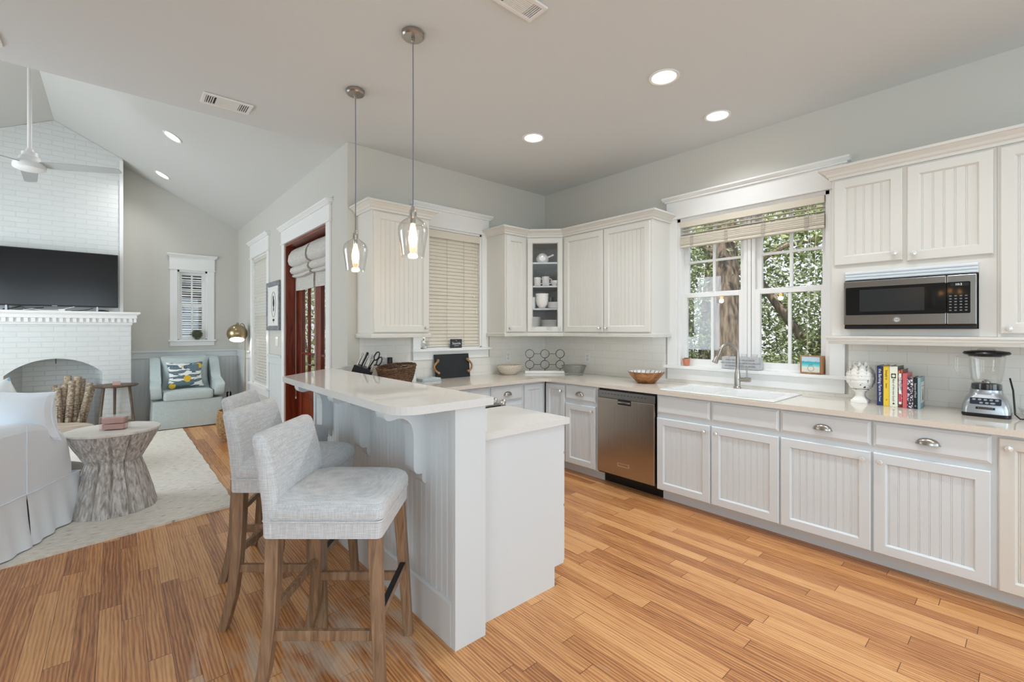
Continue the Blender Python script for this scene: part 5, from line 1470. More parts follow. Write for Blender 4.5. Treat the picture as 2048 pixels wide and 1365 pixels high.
# ceiling fan in the vault
t = thing('ceiling_fan', 'white three-bladed ceiling fan hanging from the vaulted ridge on a rod', 'ceiling fan', (XR + 0.02, 2.0, zr - 0.01))
fx_, fy_, fz = -4.598, 2.0, 2.86
m = MB(); m.cyl((fx_, fy_, fz + 0.17), (fx_, fy_, H + PITCH * (W - fx_) - 0.06), 0.016); part('downrod', m, M['trim'], t)
m = MB(); m.lathe([(0.017, 0.0), (0.055, -0.005), (0.065, -0.05), (0.05, -0.09), (0.017, -0.10)][::-1], (fx_, fy_, H + PITCH * (W - fx_) - 0.03), 24); part('canopy', m, M['trim'], t)
m = MB(); m.lathe([(0.0, 0.0), (0.085, 0.0), (0.108, 0.012), (0.112, 0.03), (0.106, 0.06), (0.085, 0.075), (0.072, 0.085), (0.070, 0.115), (0.055, 0.125), (0.052, 0.16), (0.030, 0.168), (0.024, 0.19), (0.0, 0.19)], (fx_, fy_, fz), 32); part('motor_housing', m, M['trim'], t)
fanm = P('fan_blade_paint', (186, 190, 190), 0.4)
for a in (-24, 96, 216):
    m = MB(); A = math.radians(a)
    d = Vector((math.cos(A), math.sin(A), 0)); s = Vector((-math.sin(A), math.cos(A), 0))
    rings = []
    for r, w, sk in ((0.07, 0.035, 0), (0.13, 0.055, 0), (0.20, 0.060, 0), (0.66, 0.046, 0.012), (0.69, 0.030, 0.022)):
        c = Vector((fx_, fy_, fz + 0.055)) + d * r + s * (-sk)
        p = 0.20
        e1 = c + s * w + Vector((0, 0, -w * p)); e2 = c - s * w + Vector((0, 0, w * p)); q = Vector((0, 0, 0.004))
        rings.append([tuple(e1 + q), tuple(e2 + q), tuple(e2 - q), tuple(e1 - q)])
    m.loft(rings, smooth=False); part('blade', m, fanm, t)
# ------------------------------------------------------------------ window dressings
# raised blind over the sink
t = thing('window_blind', 'beige faux-wood blind pulled up at the top of the sink window', 'blind', (0.01, -2.376, 2.17))
y0, y1 = SW[0] + 0.034, SW[1] - 0.034
m = MB(); m.box(-0.012, 0.004, y0, y1, 2.365, 2.420); m.box(0.004, 0.05, y0, y1, 2.385, 2.420); part('valance', m, M['blind'], t, bevel=0.002, seg=1)
for z in (2.335, 2.300):
    m = MB(); m.box(-0.014, 0.040, y0, y1, z, z + 0.004); part('slat', m, M['blind'], t)
for k in range(13):
    m = MB(); z = 2.204 + k * 0.0062; dx = 0.002 * math.sin(k * 2.3); m.box(-0.016 + dx, 0.038 + dx, y0, y1, z, z + 0.0052); part('slat', m, M['blind'], t)
m = MB(); m.box(-0.017, 0.037, y0, y1, 2.178, 2.200); part('bottom_rail', m, M['blind'], t, bevel=0.002, seg=1)
for f in (0.10, 0.37, 0.63, 0.9):
    m = MB(); y = y0 + (y1 - y0) * f
    for k in range(6): m.box(-0.0205, -0.018, y - 0.014, y + 0.014, 2.186 + k * 0.016, 2.199 + k * 0.016)
    m.box(-0.016, -0.0145, y - 0.003, y - 0.001, 2.28, 2.37)
    part('ladder_tape', m, M['blindt'], t)
for k, (dy, zb_) in enumerate(((0.05, 1.66), (0.085, 1.62), (0.10, 1.12))):
    m = MB(); m.cyl((-0.016, y0 + dy, 2.37), (-0.022, y0 + dy + 0.01, zb_), 0.0014, n=5); m.lathe([(0.001, 0.03), (0.006, 0.02), (0.007, 0.0), (0.001, 0.0)], (-0.022, y0 + dy + 0.01, zb_ - 0.025), 8); part('pull_cord', m, M['whiteblind'], t)
# closed blind in the back wall window
def slat_mesh(L_, mat, w=0.05, axis='x', ang=70):
    m = MB(); a = math.radians(ang); c, s = math.cos(a), math.sin(a); pts = []
    for i in range(7):
        f = -1 + 2 * i / 6; pts.append((f * w / 2, 0.004 * (1 - f * f)))
    pts = pts + [(p, q - 0.0028) for p, q in reversed(pts)]
    pr = [(p * c - q * s, p * s + q * c) for p, q in pts]
    m.prism(pr, axis, -L_ / 2, L_ / 2); o = mesh_obj('slat', m, mat); me = o.data; bpy.data.objects.remove(o); return me
t = thing('window_blind', 'closed cream faux-wood blind filling the window left of the corner cabinets', 'blind', (-1.33, 0.02, 1.24))
bx0, bx1 = -1.668, -1.008
sm_ = slat_mesh(bx1 - bx0, M['blind'])
for k in range(30): place('slat', sm_, t, ((bx0 + bx1) / 2, 0.026, 1.285 + k * 0.0362))
m = MB(); m.box(bx0, bx1, 0.008, 0.044, 1.236, 1.258); part('bottom_rail', m, M['blind'], t, bevel=0.003, seg=1)
m = MB(); m.box(bx0 - 0.03, BW[1] - 0.022, -0.006, 0.006, 2.352, 2.425); m.box(bx0, bx1, 0.006, 0.05, 2.372, 2.42); part('valance', m, M['blind'], t, bevel=0.002, seg=1)
for f in (0.03, 0.36, 0.68, 0.96):
    m = MB(); x = bx0 + (bx1 - bx0) * f
    m.tube([(x, -0.001 - (0.004 if i % 2 else 0), 1.25 + i * 0.0181) for i in range(62)], 0.0016, 4); part('ladder_cord', m, M['blindt'], t)
for k, zb_ in enumerate((1.62, 1.78)):
    m = MB(); x = bx1 - 0.05 - k * 0.03; m.cyl((x, -0.008, 2.36), (x, -0.010, zb_), 0.0013, n=5); m.lathe([(0.001, 0.03), (0.007, 0.02), (0.008, 0.0), (0.001, 0.0)], (x, -0.010, zb_ - 0.025), 8); part('pull_cord', m, M['whiteblind'], t)
# white blind in the tall narrow window
t = thing('window_blind', 'white slatted blind in the tall narrow window beside the framed print', 'blind', (W + 0.02, 3.24, 0.64))
sm_ = slat_mesh(NW[1] - NW[0] - 0.05, M['whiteblind'], axis='y', ang=-48)
for k in range(42): place('slat', sm_, t, (W + 0.026, 3.24, 0.690 + k * 0.0412))
m = MB(); m.box(W + 0.004, W + 0.05, NW[0] + 0.022, NW[1] - 0.022, 2.405, 2.448); part('valance', m, M['whiteblind'], t)
m = MB(); m.box(W + 0.006, W + 0.046, NW[0] + 0.025, NW[1] - 0.025, 0.645, 0.665); part('bottom_rail', m, M['whiteblind'], t)

# roman shades on the two door leaves
for (y0, y1), lab in (((1.262, 1.905), 'grey linen roman shade on the left leaf of the mahogany french door'), ((0.545, 1.19), 'grey linen roman shade on the right leaf of the mahogany french door')):
    t = thing('roman_shade', lab, 'shade', (W + 0.13, (y0 + y1) / 2, 1.88), 'roman shades on the french door')
    def folds(pts, j): return [(W - n, z + j) for n, z in pts]
    out = [(-0.132, 2.395), (-0.10, 2.395), (-0.055, 2.36), (-0.022, 2.30), (-0.014, 2.235), (-0.028, 2.19), (-0.060, 2.172), (-0.10, 2.176), (-0.128, 2.19)]
    def fold(pts, name, sag):
        m = MB(); rings = []; nst = 14
        for i in range(nst + 1):
            f = i / nst; w_ = 4 * f * (1 - f)
            rings.append([(W - n - 0.004 * math.sin(f * 9), y0 + (y1 - y0) * f, z - sag * w_ * (1 if k > 2 else 0.2)) for k, (n, z) in enumerate(pts)])
        m.loft(rings); return part(name, m, M['shade'], t, sharp=50)
    fold(out, 'upper_fold', 0.012)
    fold([(-0.13, 2.20), (-0.075, 2.172), (-0.045, 2.15), (-0.036, 2.115), (-0.05, 2.088), (-0.08, 2.078), (-0.13, 2.09)], 'middle_fold', 0.012)
    fold([(-0.13, 2.09), (-0.08, 2.077), (-0.062, 2.066), (-0.066, 2.05), (-0.09, 2.042), (-0.13, 2.05)], 'lower_fold', 0.014)
    fold([(-0.128, 2.06), (-0.112, 2.05), (-0.106, 1.97), (-0.108, 1.885), (-0.113, 1.885), (-0.118, 1.97), (-0.124, 2.05)], 'tail', 0.006)
    m = MB(); m.cyl((W + 0.10, y1 - 0.01, 2.38), (W + 0.105, y1 + 0.0, 0.60), 0.002, n=5); m.lathe([(0.001, 0.03), (0.007, 0.02), (0.008, 0.0), (0.001, 0.0)], (W + 0.105, y1, 0.575), 8); part('pull_cord', m, M['whiteblind'], t)

# ------------------------------------------------------------------ things on the counters and sills
ZC = CT + 0.0005
# black knife block behind the bar
kx, ky = -2.445, -0.388
kd = Vector((0.754, -0.657, 0)); kn_ = Vector((0.657, 0.754, 0))
t = thing('knife_block', 'black knife block with steel knives and scissors behind the bar', 'knife block', (kx, ky, ZC))
FK = ((kx, ky, ZC), tuple(kd), tuple(kn_))
m = MB().frame(*FK); m.prism([(-0.180, 0.0), (-0.045, 0.0), (0.034, 0.158), (0.027, 0.168), (-0.095, 0.208)], 'y', -0.055, 0.055)
m.v = m.v; part('block', m, M['black'], t, bevel=0.003)
hd = Vector((0.42, 0, 0.91)).normalized()
for i, (u, z, n, L_, r_, mt_) in enumerate(((-0.080, 0.203, -0.03, 0.12, 0.008, 'steel'), (-0.062, 0.197, 0.02, 0.13, 0.011, 'black'), (-0.038, 0.189, -0.02, 0.115, 0.008, 'steel'), (-0.018, 0.182, 0.025, 0.12, 0.008, 'steel'), (-0.002, 0.177, -0.03, 0.10, 0.0075, 'steel'), (0.030, 0.160, -0.035, 0.06, 0.006, 'nickel'), (0.029, 0.156, 0.0, 0.06, 0.006, 'nickel'), (0.028, 0.152, 0.03, 0.06, 0.006, 'nickel'))):
    m = MB().frame(*FK); a = Vector((u, n, z - 0.01)); m.tube([a, a + hd * 0.03, a + hd * L_ * 0.6, a + hd * (L_ - 0.006), a + hd * L_], [r_ * 0.8, r_, r_ * 0.85, r_ * 1.1, r_ * 0.7], 8)
    kp_ = part('knife_handle', m, M[mt_], t)
m = MB().frame(*FK)
for c_ in ((0.072, 0.275), (0.092, 0.232)):
    m.tube([(c_[0] + 0.024 * math.cos(2 * PI * i / 18) * 0.8 + 0.012 * math.sin(2 * PI * i / 18), 0.0, c_[1] + 0.034 * math.sin(2 * PI * i / 18)) for i in range(18)], 0.0055, 7, closed=True)
m.tube([(0.0, 0, 0.165), (0.055, 0, 0.250)], 0.006, 7); m.tube([(0.008, 0, 0.165), (0.072, 0, 0.212)], 0.006, 7)
part('scissor_handles', m, M['black'], t)
# dark oval wicker basket
t = thing('wicker_basket', 'dark brown oval wicker basket on the counter behind the bar', 'basket', (-2.13, -0.27, ZC))
dwick = wood_mat('dark_wicker', (58, 38, 24), (128, 92, 62), (40, 40, 40), 0.7, 0.4)
rb = random.Random(9)
m = MB(); bx, by = -2.13, -0.27
for j in range(17):
    f = j / 16; z = 0.012 + 0.135 * f; rx_, ry_ = 0.125 + 0.052 * f ** 0.7, 0.085 + 0.04 * f ** 0.7; pts = []
    for i in range(64):
        a = 2 * PI * i / 64
        lift = 0.040 * f * f * (0.5 + 0.5 * math.cos(a - 0.6)) + rb.uniform(-0.002, 0.002)
        w_ = 1 + 0.022 * math.cos(11 * a + (PI if j % 2 else 0))
        pts.append((bx + rx_ * w_ * math.cos(a), by + ry_ * w_ * math.sin(a), ZC + z + lift))
    m.tube(pts, 0.0062 if j < 16 else 0.009, 5, closed=True)
part('weave', m, dwick, t)
m = MB(); m.loft([[(bx + sx_ * math.cos(2 * PI * i / 40), by + sy_ * math.sin(2 * PI * i / 40), ZC + z) for i in range(40)] for sx_, sy_, z in ((0.118, 0.078, 0.001), (0.122, 0.082, 0.01), (0.15, 0.105, 0.075), (0.168, 0.118, 0.135))], cap=False); m.add([(bx + 0.118 * math.cos(2 * PI * i / 40), by + 0.078 * math.sin(2 * PI * i / 40), ZC + 0.001) for i in range(40)], [tuple(range(40))])
part('lining', m, dwick, t)
t = thing('soap_bottle', 'blue bottle with black cap standing behind the dark wicker basket', 'bottle', (-2.10, -0.075, ZC))
m = MB(); m.lathe([(0.0, 0), (0.034, 0), (0.036, 0.01), (0.036, 0.15), (0.026, 0.175), (0.016, 0.18)], (-2.10, -0.075, ZC), 20); part('body', m, P('pale_blue_plastic', (150, 196, 226), 0.25), t)
m = MB(); m.lathe([(0.019, 0.176), (0.024, 0.178), (0.024, 0.232), (0.021, 0.237), (0.0, 0.237)], (-2.10, -0.075, ZC), 18); part('cap', m, M['black'], t)
t = thing('white_canister', 'small white ribbed canister on the counter beside the dark basket', 'canister', (-1.90, -0.12, ZC))
m = MB(); m.lathe([(0.0, 0), (0.042, 0), (0.044, 0.01), (0.042, 0.02), (0.044, 0.03), (0.042, 0.04), (0.044, 0.05), (0.040, 0.062)], (-1.90, -0.12, ZC), 24); part('body', m, M['porc'], t)
m = MB(); m.lathe([(0.041, 0.0625), (0.042, 0.072), (0.012, 0.078), (0.010, 0.088), (0.0, 0.09)], (-1.90, -0.12, ZC), 24); part('lid', m, M['porc'], t)
m = MB(); m.box(-1.83, -1.63, -0.21, -0.06, ZC, ZC + 0.012); m.box(-1.825, -1.635, -0.205, -0.065, ZC + 0.0121, ZC + 0.024)
t = thing('folded_towels', 'pair of pale grey-blue folded dishcloths lying left of the black board', 'towel', (-1.73, -0.135, ZC))
gb = P('pale_grey_blue_cotton', (196, 206, 212), 0.9, bump=0.2, bscale=80)
for k in range(2):
    m = MB(); m.loft([rrect3(0.105 - k * 0.004, 0.075, 0.012, ZC + k * 0.0135 + z, -1.73, -0.135) if s_ else rrect3(0.101 - k * 0.004, 0.071, 0.012, ZC + k * 0.0135 + z, -1.73, -0.135) for z, s_ in ((0, 0), (0.003, 1), (0.010, 1), (0.0133, 0))]); part('cloth', m, gb, t)
# black tray board with rope handles leaning on the wall
t = thing('serving_board', 'black rectangular serving board with rope handles leaning below the blind window', 'board', (-1.40, -0.06, ZC))
tb = math.radians(8)
FT = ((-1.40, -0.066, ZC), (1, 0, 0), (0, -1, 0))
def lean(mb):
    mb.v = [(x, -0.066 + (y + 0.066) * math.cos(tb) + (z - ZC) * math.sin(tb), ZC + (z - ZC) * math.cos(tb) - (y + 0.066) * math.sin(tb) * 0) for x, y, z in mb.v]; return mb
m = MB().frame(*FT); m.box(-0.208, 0.208, 0, 0.016, 0.001, 0.245); part('board', lean(m), P('chalkboard_black', (34, 37, 40), 0.6, var=0.15, vscale=5), t, bevel=0.002)
rope = P('natural_jute_rope', (192, 150, 112), 0.9, c2=(148, 108, 74), vscale=60, bump=0.5, bscale=160)
for s_ in (-1, 1):
    m = MB().frame(*FT); u = s_ * 0.178
    m.tube([(u, 0.014, 0.185), (u, 0.030, 0.180), (u + s_ * 0.022, 0.034, 0.165), (u + s_ * 0.050, 0.030, 0.135), (u + s_ * 0.052, 0.030, 0.115), (u + s_ * 0.040, 0.032, 0.085), (u + s_ * 0.012, 0.034, 0.065), (u, 0.03, 0.062), (u, 0.014, 0.062)], 0.0105, 9)
    m.ball((u + s_ * 0.003, 0.030, 0.186), 0.014, 10, 7); m.ball((u + s_ * 0.003, 0.030, 0.060), 0.014, 10, 7)
    part('rope_handle', lean(m), rope, t)
# coiled oval bowl
def coil_mat():
    m, nt, b = new_mat('coiled_seagrass'); L = nt.links; N = nt.nodes
    tc = N.new('ShaderNodeTexCoord'); sp = N.new('ShaderNodeSeparateXYZ'); L.new(tc.outputs['Object'], sp.inputs[0])
    an = math_node(nt, 'ARCTAN2', sp.outputs['Y'], sp.outputs['X'])
    row = math_node(nt, 'FLOOR', math_node(nt, 'DIVIDE', sp.outputs['Z'], 0.0125))
    st = math_node(nt, 'FRACT', math_node(nt, 'ADD', math_node(nt, 'MULTIPLY', an, 9.5), math_node(nt, 'MULTIPLY', row, 0.37)))
    r = N.new('ShaderNodeValToRGB'); r.color_ramp.interpolation = 'CONSTANT'; L.new(st, r.inputs[0]); e = r.color_ramp.elements
    e[0].color = srgb((232, 226, 214)); e[1].position = 0.70; e[1].color = srgb((150, 112, 74))
    L.new(r.outputs[0], b.inputs['Base Color']); b.inputs['Roughness'].default_value = 0.8
    return m
t = thing('coiled_bowl', 'oval coiled seagrass bowl, cream with brown stitches, under the narrow wall cabinet', 'bowl', (-0.735, -0.185, ZC))
m = MB(); bx, by = -0.735, -0.185
rings = []
for j in range(49):
    f = j / 48; zz = 0.105 * f; s_ = 0.50 + 0.50 * math.sin(min(1.0, f * 1.08) * PI / 2) ** 0.8 - 0.03 * max(0, f - 0.85) * 6
    bump_ = 0.0022 * math.cos(f * 2 * PI * 8.4)
    rings.append([(bx + (0.148 * s_ + bump_) * math.cos(2 * PI * i / 60), by + (0.118 * s_ + bump_) * math.sin(2 * PI * i / 60), ZC + zz) for i in range(60)])
rings += [[(bx + (p[0] - bx) * 0.94, by + (p[1] - by) * 0.94, p[2] if k else p[2] - 0.001) for p in rings[48 - k * 8]] for k in range(0, 6)]
m.loft(rings); part('body', m, coil_mat(), t)
# wire ring plate rack standing across the corner
t = thing('ring_rack', 'wire rack of six double rings on a white base in the corner', 'rack', (-0.345, -0.345, ZC))
FR = ((-0.345, -0.345, 0), (0.754, -0.657, 0), (-0.657, -0.754, 0))
m = MB().frame(*FR); m.box(-0.225, 0.225, -0.03, 0.03, ZC, ZC + 0.028); part('base', m, M['trim'], t, bevel=0.003)
for r_ in range(2):
    for c in range(3):
        m = MB().frame(*FR); cu_, cz_ = (c - 1) * 0.172, ZC + 0.098 + r_ * 0.122
        for n_ in (-0.012, 0.012):
            m.tube([(cu_ + 0.0475 * math.cos(2 * PI * i / 30), n_, cz_ + 0.0475 * math.sin(2 * PI * i / 30)) for i in range(30)], 0.0026, 6, closed=True)
        part('ring', m, M['iron'], t)
m = MB().frame(*FR)
for c in range(3):
    u = (c - 1) * 0.172; m.cyl((u, 0, ZC + 0.028), (u, 0, ZC + 0.052), 0.004, n=8); m.cyl((u, 0, ZC + 0.143), (u, 0, ZC + 0.175), 0.004, n=8)
for c in (-0.5, 0.5):
    for z in (0.098, 0.22):
        for n_ in (-0.010, 0.010): m.cyl((c * 0.172 - 0.04, n_, ZC + z), (c * 0.172 + 0.04, n_, ZC + z), 0.0022, n=6)
part('link_bars', m, M['iron'], t)
# wire mesh basket
t = thing('wire_basket', 'small oval grey wire mesh basket on the counter right of the ring rack', 'basket', (-0.262, -0.705, ZC))
m = MB(); bx, by = -0.262, -0.705
mesh_m = P('galvanised_wire', (150, 150, 148), 0.35, 0.8)
def orng(f): return 0.098 + 0.034 * f, 0.075 + 0.030 * f
A_ = math.radians(-49)
def oval(f, a, z):
    rx_, ry_ = orng(f); x, y = rx_ * math.cos(a), ry_ * math.sin(a); return (bx + x * math.cos(A_) - y * math.sin(A_), by + x * math.sin(A_) + y * math.cos(A_), ZC + z)
for j in range(13): m.tube([oval(j / 12, 2 * PI * i / 36, 0.022 + 0.080 * j / 12) for i in range(36)], 0.0011, 4, closed=True)
for i in range(52):
    a = 2 * PI * i / 52; m.cyl(oval(0, a, 0.022), oval(1, a, 0.102), 0.001, n=4)
for k in range(-4, 5): m.cyl(oval(0, math.acos(max(-1, min(1, k / 4.6))), 0.022), oval(0, -math.acos(max(-1, min(1, k / 4.6))), 0.022), 0.001, n=4)
part('mesh', m, mesh_m, t)
m = MB(); m.tube([oval(1.04, 2 * PI * i / 40, 0.104) for i in range(40)], 0.0042, 7, closed=True); part('rim', m, mesh_m, t)
m = MB(); m.tube([oval(-0.05, 2 * PI * i / 40, 0.003) for i in range(40)], 0.0022, 6, closed=True)
for k in range(6): m.cyl(oval(-0.05, PI / 3 * k, 0.003), oval(0, PI / 3 * k, 0.022), 0.0018, n=5)
part('foot_ring', m, mesh_m, t)
# wooden bowl with an enamelled inside
t = thing('wooden_bowl', 'wooden bowl with white inside marked navy, left of the sink', 'bowl', (-0.285, -1.61, ZC))
bp_ = [(0.0, 0.001), (0.072, 0.0), (0.085, 0.006), (0.118, 0.038), (0.148, 0.072), (0.166, 0.104)]
m = MB(); m.lathe(bp_ + [(0.160, 0.1045)], (-0.285, -1.61, ZC), 44); part('shell', m, M['bowlwood'], t)
inn = [(0.1602, 0.1042), (0.143, 0.074), (0.112, 0.042), (0.08, 0.014), (0.0, 0.010)]
m = MB(); m.lathe(inn, (-0.285, -1.61, ZC), 44); lin = part('enamel_lining', m, M['porc'], t)
m = MB()
for i in range(22):
    a = 2 * PI * i / 22; c, s_ = math.cos(a), math.sin(a); c2, s2_ = math.cos(a + 0.10), math.sin(a + 0.10)
    m.tube([(-0.285 + r_ * (c * (1 - f) + c2 * f), -1.61 + r_ * (s_ * (1 - f) + s2_ * f), ZC + z + 0.001) for r_, z, f in ((0.1575, 0.101, 0), (0.142, 0.0745, 0.5), (0.127, 0.059, 1))], 0.0024, 5)
part('navy_stripes', m, P('navy_glaze', (34, 40, 70), 0.3), lin)

# on the sink sill
ZS = SW[2] + 0.003
t = thing('succulent_pot', 'tiny terracotta pot with a succulent at the left end of the sink sill', 'potted plant', (0.0, -1.855, ZS))
m = MB(); m.lathe([(0.0, 0.001), (0.025, 0.0), (0.030, 0.048), (0.032, 0.049), (0.033, 0.064), (0.028, 0.064), (0.027, 0.052), (0.0, 0.052)], (0.0, -1.855, ZS), 24); part('pot', m, P('terracotta', (206, 132, 102), 0.75, var=0.05, vscale=30), t)
def rosette(mb, c, r, n, layers, up=0.6):
    for l in range(layers):
        f = 1 - l / layers * 0.7; k = max(4, n - l * 2)
        for i in range(k):
            a = 2 * PI * i / k + l * 0.5; d = Vector((math.cos(a), math.sin(a), up * (0.2 + l * 0.5))).normalized(); p = Vector(c) + d * r * f * 0.5
            s_ = Vector((-math.sin(a), math.cos(a), 0)); n_ = d.cross(s_)
            L_ = r * f; w_ = r * 0.22
            mb.loft([[tuple(Vector(c) + d * L_ * q + s_ * w_ * ww * math.cos(b) + n_ * w_ * 0.45 * ww * math.sin(b)) for b in [2 * PI * j / 6 for j in range(6)]] for q, ww in ((0.05, 0.4), (0.4, 0.9), (0.75, 0.9), (1.0, 0.1))])
    return mb
m = MB(); rosette(m, (0.0, -1.855, ZS + 0.055), 0.035, 9, 4, 1.2); part('succulent', m, P('grey_green_leaf', (120, 138, 124), 0.5, var=0.15), t)
t = thing('sign_planter', 'grey box planter with three lines of lettering on the sink sill', 'planter', (-0.005, -2.355, ZS))
py0, py1, pz = -2.508, -2.205, 0.102
m = MB(); m.box(-0.050, 0.032, py0, py1, ZS, ZS + pz); part('box', m, P('weathered_grey_paint', (188, 190, 190), 0.7, var=0.05, vscale=20), t, bevel=0.002)
ink = P('grey_lettering', (112, 114, 116), 0.7)
for k, s_ in enumerate(('A KISS IS THE BEST ALL AND NO REASON', 'WHAT COUNTS IN COMFORT AND ALWAYS WELCOME', 'NO WORRIES IN A HOTEL, WE ARE KIND')):
    part('lettering', text_mesh(s_, 0.0175, (-0.0505, (py0 + py1) / 2, ZS + 0.076 - k * 0.025), (0, -1, 0), (0, 0, 1), squeeze=0.72 if k < 2 else 0.76), ink, t)
for y, lab in ((-2.265, 'small clear glass votive on the left of the grey planter'), (-2.375, 'small clear glass votive on the middle of the grey planter'), (-2.46, 'small clear glass votive on the right of the grey planter')):
    m = MB(); z = ZS + pz + 0.0005; m.lathe([(0.0, 0.001), (0.020, 0.0), (0.024, 0.026), (0.022, 0.026), (0.018, 0.003), (0.0, 0.003)], (-0.008, y, z), 18); solo('glass_votive', m, M['jar'], lab, 'votive', 'votives on the planter')
t = thing('photo_block', 'wooden block with a turquoise beach photo, right end of the sink sill', 'photo block', (-0.015, -2.87, ZS))
m = MB(); m.box(-0.042, 0.022, -2.948, -2.800, ZS, ZS + 0.136); part('block', m, M['frameoak'], t, bevel=0.002)
def beach():
    m, nt, b = new_mat('beach_print'); L = nt.links; N = nt.nodes
    tc = N.new('ShaderNodeTexCoord'); sp = N.new('ShaderNodeSeparateXYZ'); L.new(tc.outputs['Object'], sp.inputs[0])
    n = N.new('ShaderNodeTexNoise'); n.inputs['Scale'].default_value = 40; L.new(tc.outputs['Object'], n.inputs['Vector'])
    z = math_node(nt, 'ADD', math_node(nt, 'DIVIDE', sp.outputs['Z'], 0.136), math_node(nt, 'MULTIPLY', math_node(nt, 'SUBTRACT', n.outputs['Fac'], 0.5), 0.10))
    r = N.new('ShaderNodeValToRGB'); L.new(z, r.inputs[0]); e = r.color_ramp.elements
    e[0].color = srgb((226, 220, 206)); e[1].position = 1.0; e[1].color = srgb((190, 214, 232))
    for p, c in ((0.36, (232, 228, 216)), (0.42, (150, 222, 220)), (0.58, (60, 186, 196)), (0.66, (58, 170, 190)), (0.70, (196, 214, 226))):
        k = e.new(p); k.color = srgb(c)
    L.new(r.outputs[0], b.inputs['Base Color']); b.inputs['Roughness'].default_value = 0.4
    return m
m = MB(); m.box(-0.0432, -0.0421, -2.930, -2.812, ZS + 0.012, ZS + 0.128); ph = part('beach_photo', m, beach(), t)
m = MB(); m.tube([(-0.0436, -2.872 + 0.020 * math.cos(2 * PI * i / 20), ZS + 0.040 + 0.020 * math.sin(2 * PI * i / 20)) for i in range(20)], 0.0012, 5, closed=True); m.tube([(-0.0436, -2.858, ZS + 0.062), (-0.0436, -2.862, ZS + 0.070), (-0.0436, -2.884, ZS + 0.070)], 0.0016, 5); part('bicycle_drawing', m, P('dark_print', (90, 96, 98), 0.6), ph)
# on the back sill
ZB2 = BW[2] + 0.011
t = thing('card_sign', 'small black card with white script on the blind window sill', 'sign', (-1.335, -0.03, BW[2] + 0.0005))
m = MB(); m.box(-1.405, -1.268, -0.036, -0.024, BW[2] + 0.0005, BW[2] + 0.092); part('card', m, P('charcoal_card', (58, 60, 64), 0.7), t)
m = text_mesh('Seaside', 0.036, (-1.336, -0.0365, BW[2] + 0.048), (1, 0, 0), (0, 0, 1)); part('lettering', m, M['whitepl'], t)
m = MB(); m.tube([(-1.365, -0.0366, BW[2] + 0.024), (-1.308, -0.0366, BW[2] + 0.024)], 0.002, 4); m.tube([(-1.335, -0.0366, BW[2] + 0.072), (-1.343, -0.0366, BW[2] + 0.080)], 0.002, 4); part('flourish', m, M['whitepl'], t)
t = thing('glass_candle', 'small glass candle holder at the left end of the blind window sill', 'candle', (-1.705, 0.012, ZB2))
m = MB(); m.lathe([(0.0, 0.002), (0.026, 0.0), (0.032, 0.085), (0.0295, 0.085), (0.024, 0.006), (0.0, 0.006)], (-1.705, -0.026, BW[2] + 0.0005), 22); part('holder', m, M['jar'], t)
m = MB(); m.lathe([(0.0, 0.0), (0.021, 0.0), (0.022, 0.02), (0.0, 0.02)], (-1.705, -0.026, BW[2] + 0.0075), 16); part('wax', m, M['porc'], t)
t = thing('succulent_ball', 'spiky grey-green succulent ball on the small window sill', 'plant', (-3.04, YF - 0.022, LW[2] + 0.0005))
m = MB(); rs_ = random.Random(4); c = Vector((-3.04, YF - 0.0, LW[2] + 0.085))
for i in range(170):
    zz = 1 - 2 * (i + 0.5) / 170; a = i * 2.39996; r_ = math.sqrt(1 - zz * zz); d = Vector((r_ * math.cos(a), r_ * math.sin(a), zz))
    L_ = 0.082 * rs_.uniform(0.88, 1.05); m.cyl(c + d * 0.03, c + d * L_, 0.0075, 0.0015, 5)
m.ball(tuple(c), 0.05, 12, 8)
o_ = Vector((0, -0.045, 0)); m.v = [tuple(Vector(p) + o_) for p in m.v]
part('leaves', m, P('dusty_green_leaf', (120, 124, 102), 0.6, c2=(74, 80, 62), vscale=60), t)
m = MB(); m.lathe([(0.0, 0), (0.03, 0), (0.034, 0.02), (0.0, 0.022)], (-3.04, YF - 0.045, LW[2] + 0.0005), 16); part('saucer', m, M['darkwood'], t)

# artichoke finial
t = thing('artichoke_finial', 'distressed white artichoke finial on a square foot beside the books', 'ornament', (-0.195, -3.207, ZC))
fm = P('chipped_white_plaster', (236, 233, 226), 0.7, bump=0.3, bscale=50)
def chip_mat():
    m, nt, b = new_mat('chipped_white_paint'); L = nt.links; N = nt.nodes
    tc = N.new('ShaderNodeTexCoord'); n = N.new('ShaderNodeTexNoise'); n.inputs['Scale'].default_value = 42; n.inputs['Detail'].default_value = 3; L.new(tc.outputs['Object'], n.inputs['Vector'])
    r = N.new('ShaderNodeValToRGB'); L.new(n.outputs['Fac'], r.inputs[0]); e = r.color_ramp.elements
    e[0].position = 0.30; e[0].color = srgb((58, 50, 44)); e[1].position = 0.36; e[1].color = srgb((236, 233, 227))
    L.new(r.outputs[0], b.inputs['Base Color']); b.inputs['Roughness'].default_value = 0.7
    return m
fm = chip_mat(); ax_, ay_ = -0.195, -3.207
m = MB(); rings = []
for s_, z in ((0.046, 0.0), (0.046, 0.014), (0.042, 0.020), (0.036, 0.026), (0.028, 0.042), (0.026, 0.060), (0.034, 0.078), (0.044, 0.084), (0.044, 0.090), (0.030, 0.094)): rings.append(rrect3(s_, s_, 0.004 + 0.6 * s_ * (z > 0.026), ZC + z, ax_, ay_))
m.loft(rings); part('foot', m, fm, t)
m = MB(); m.lathe([(0.028, 0.092), (0.055, 0.11), (0.066, 0.14), (0.066, 0.18), (0.054, 0.218), (0.030, 0.246), (0.0, 0.257)], (ax_, ay_, ZC), 24)
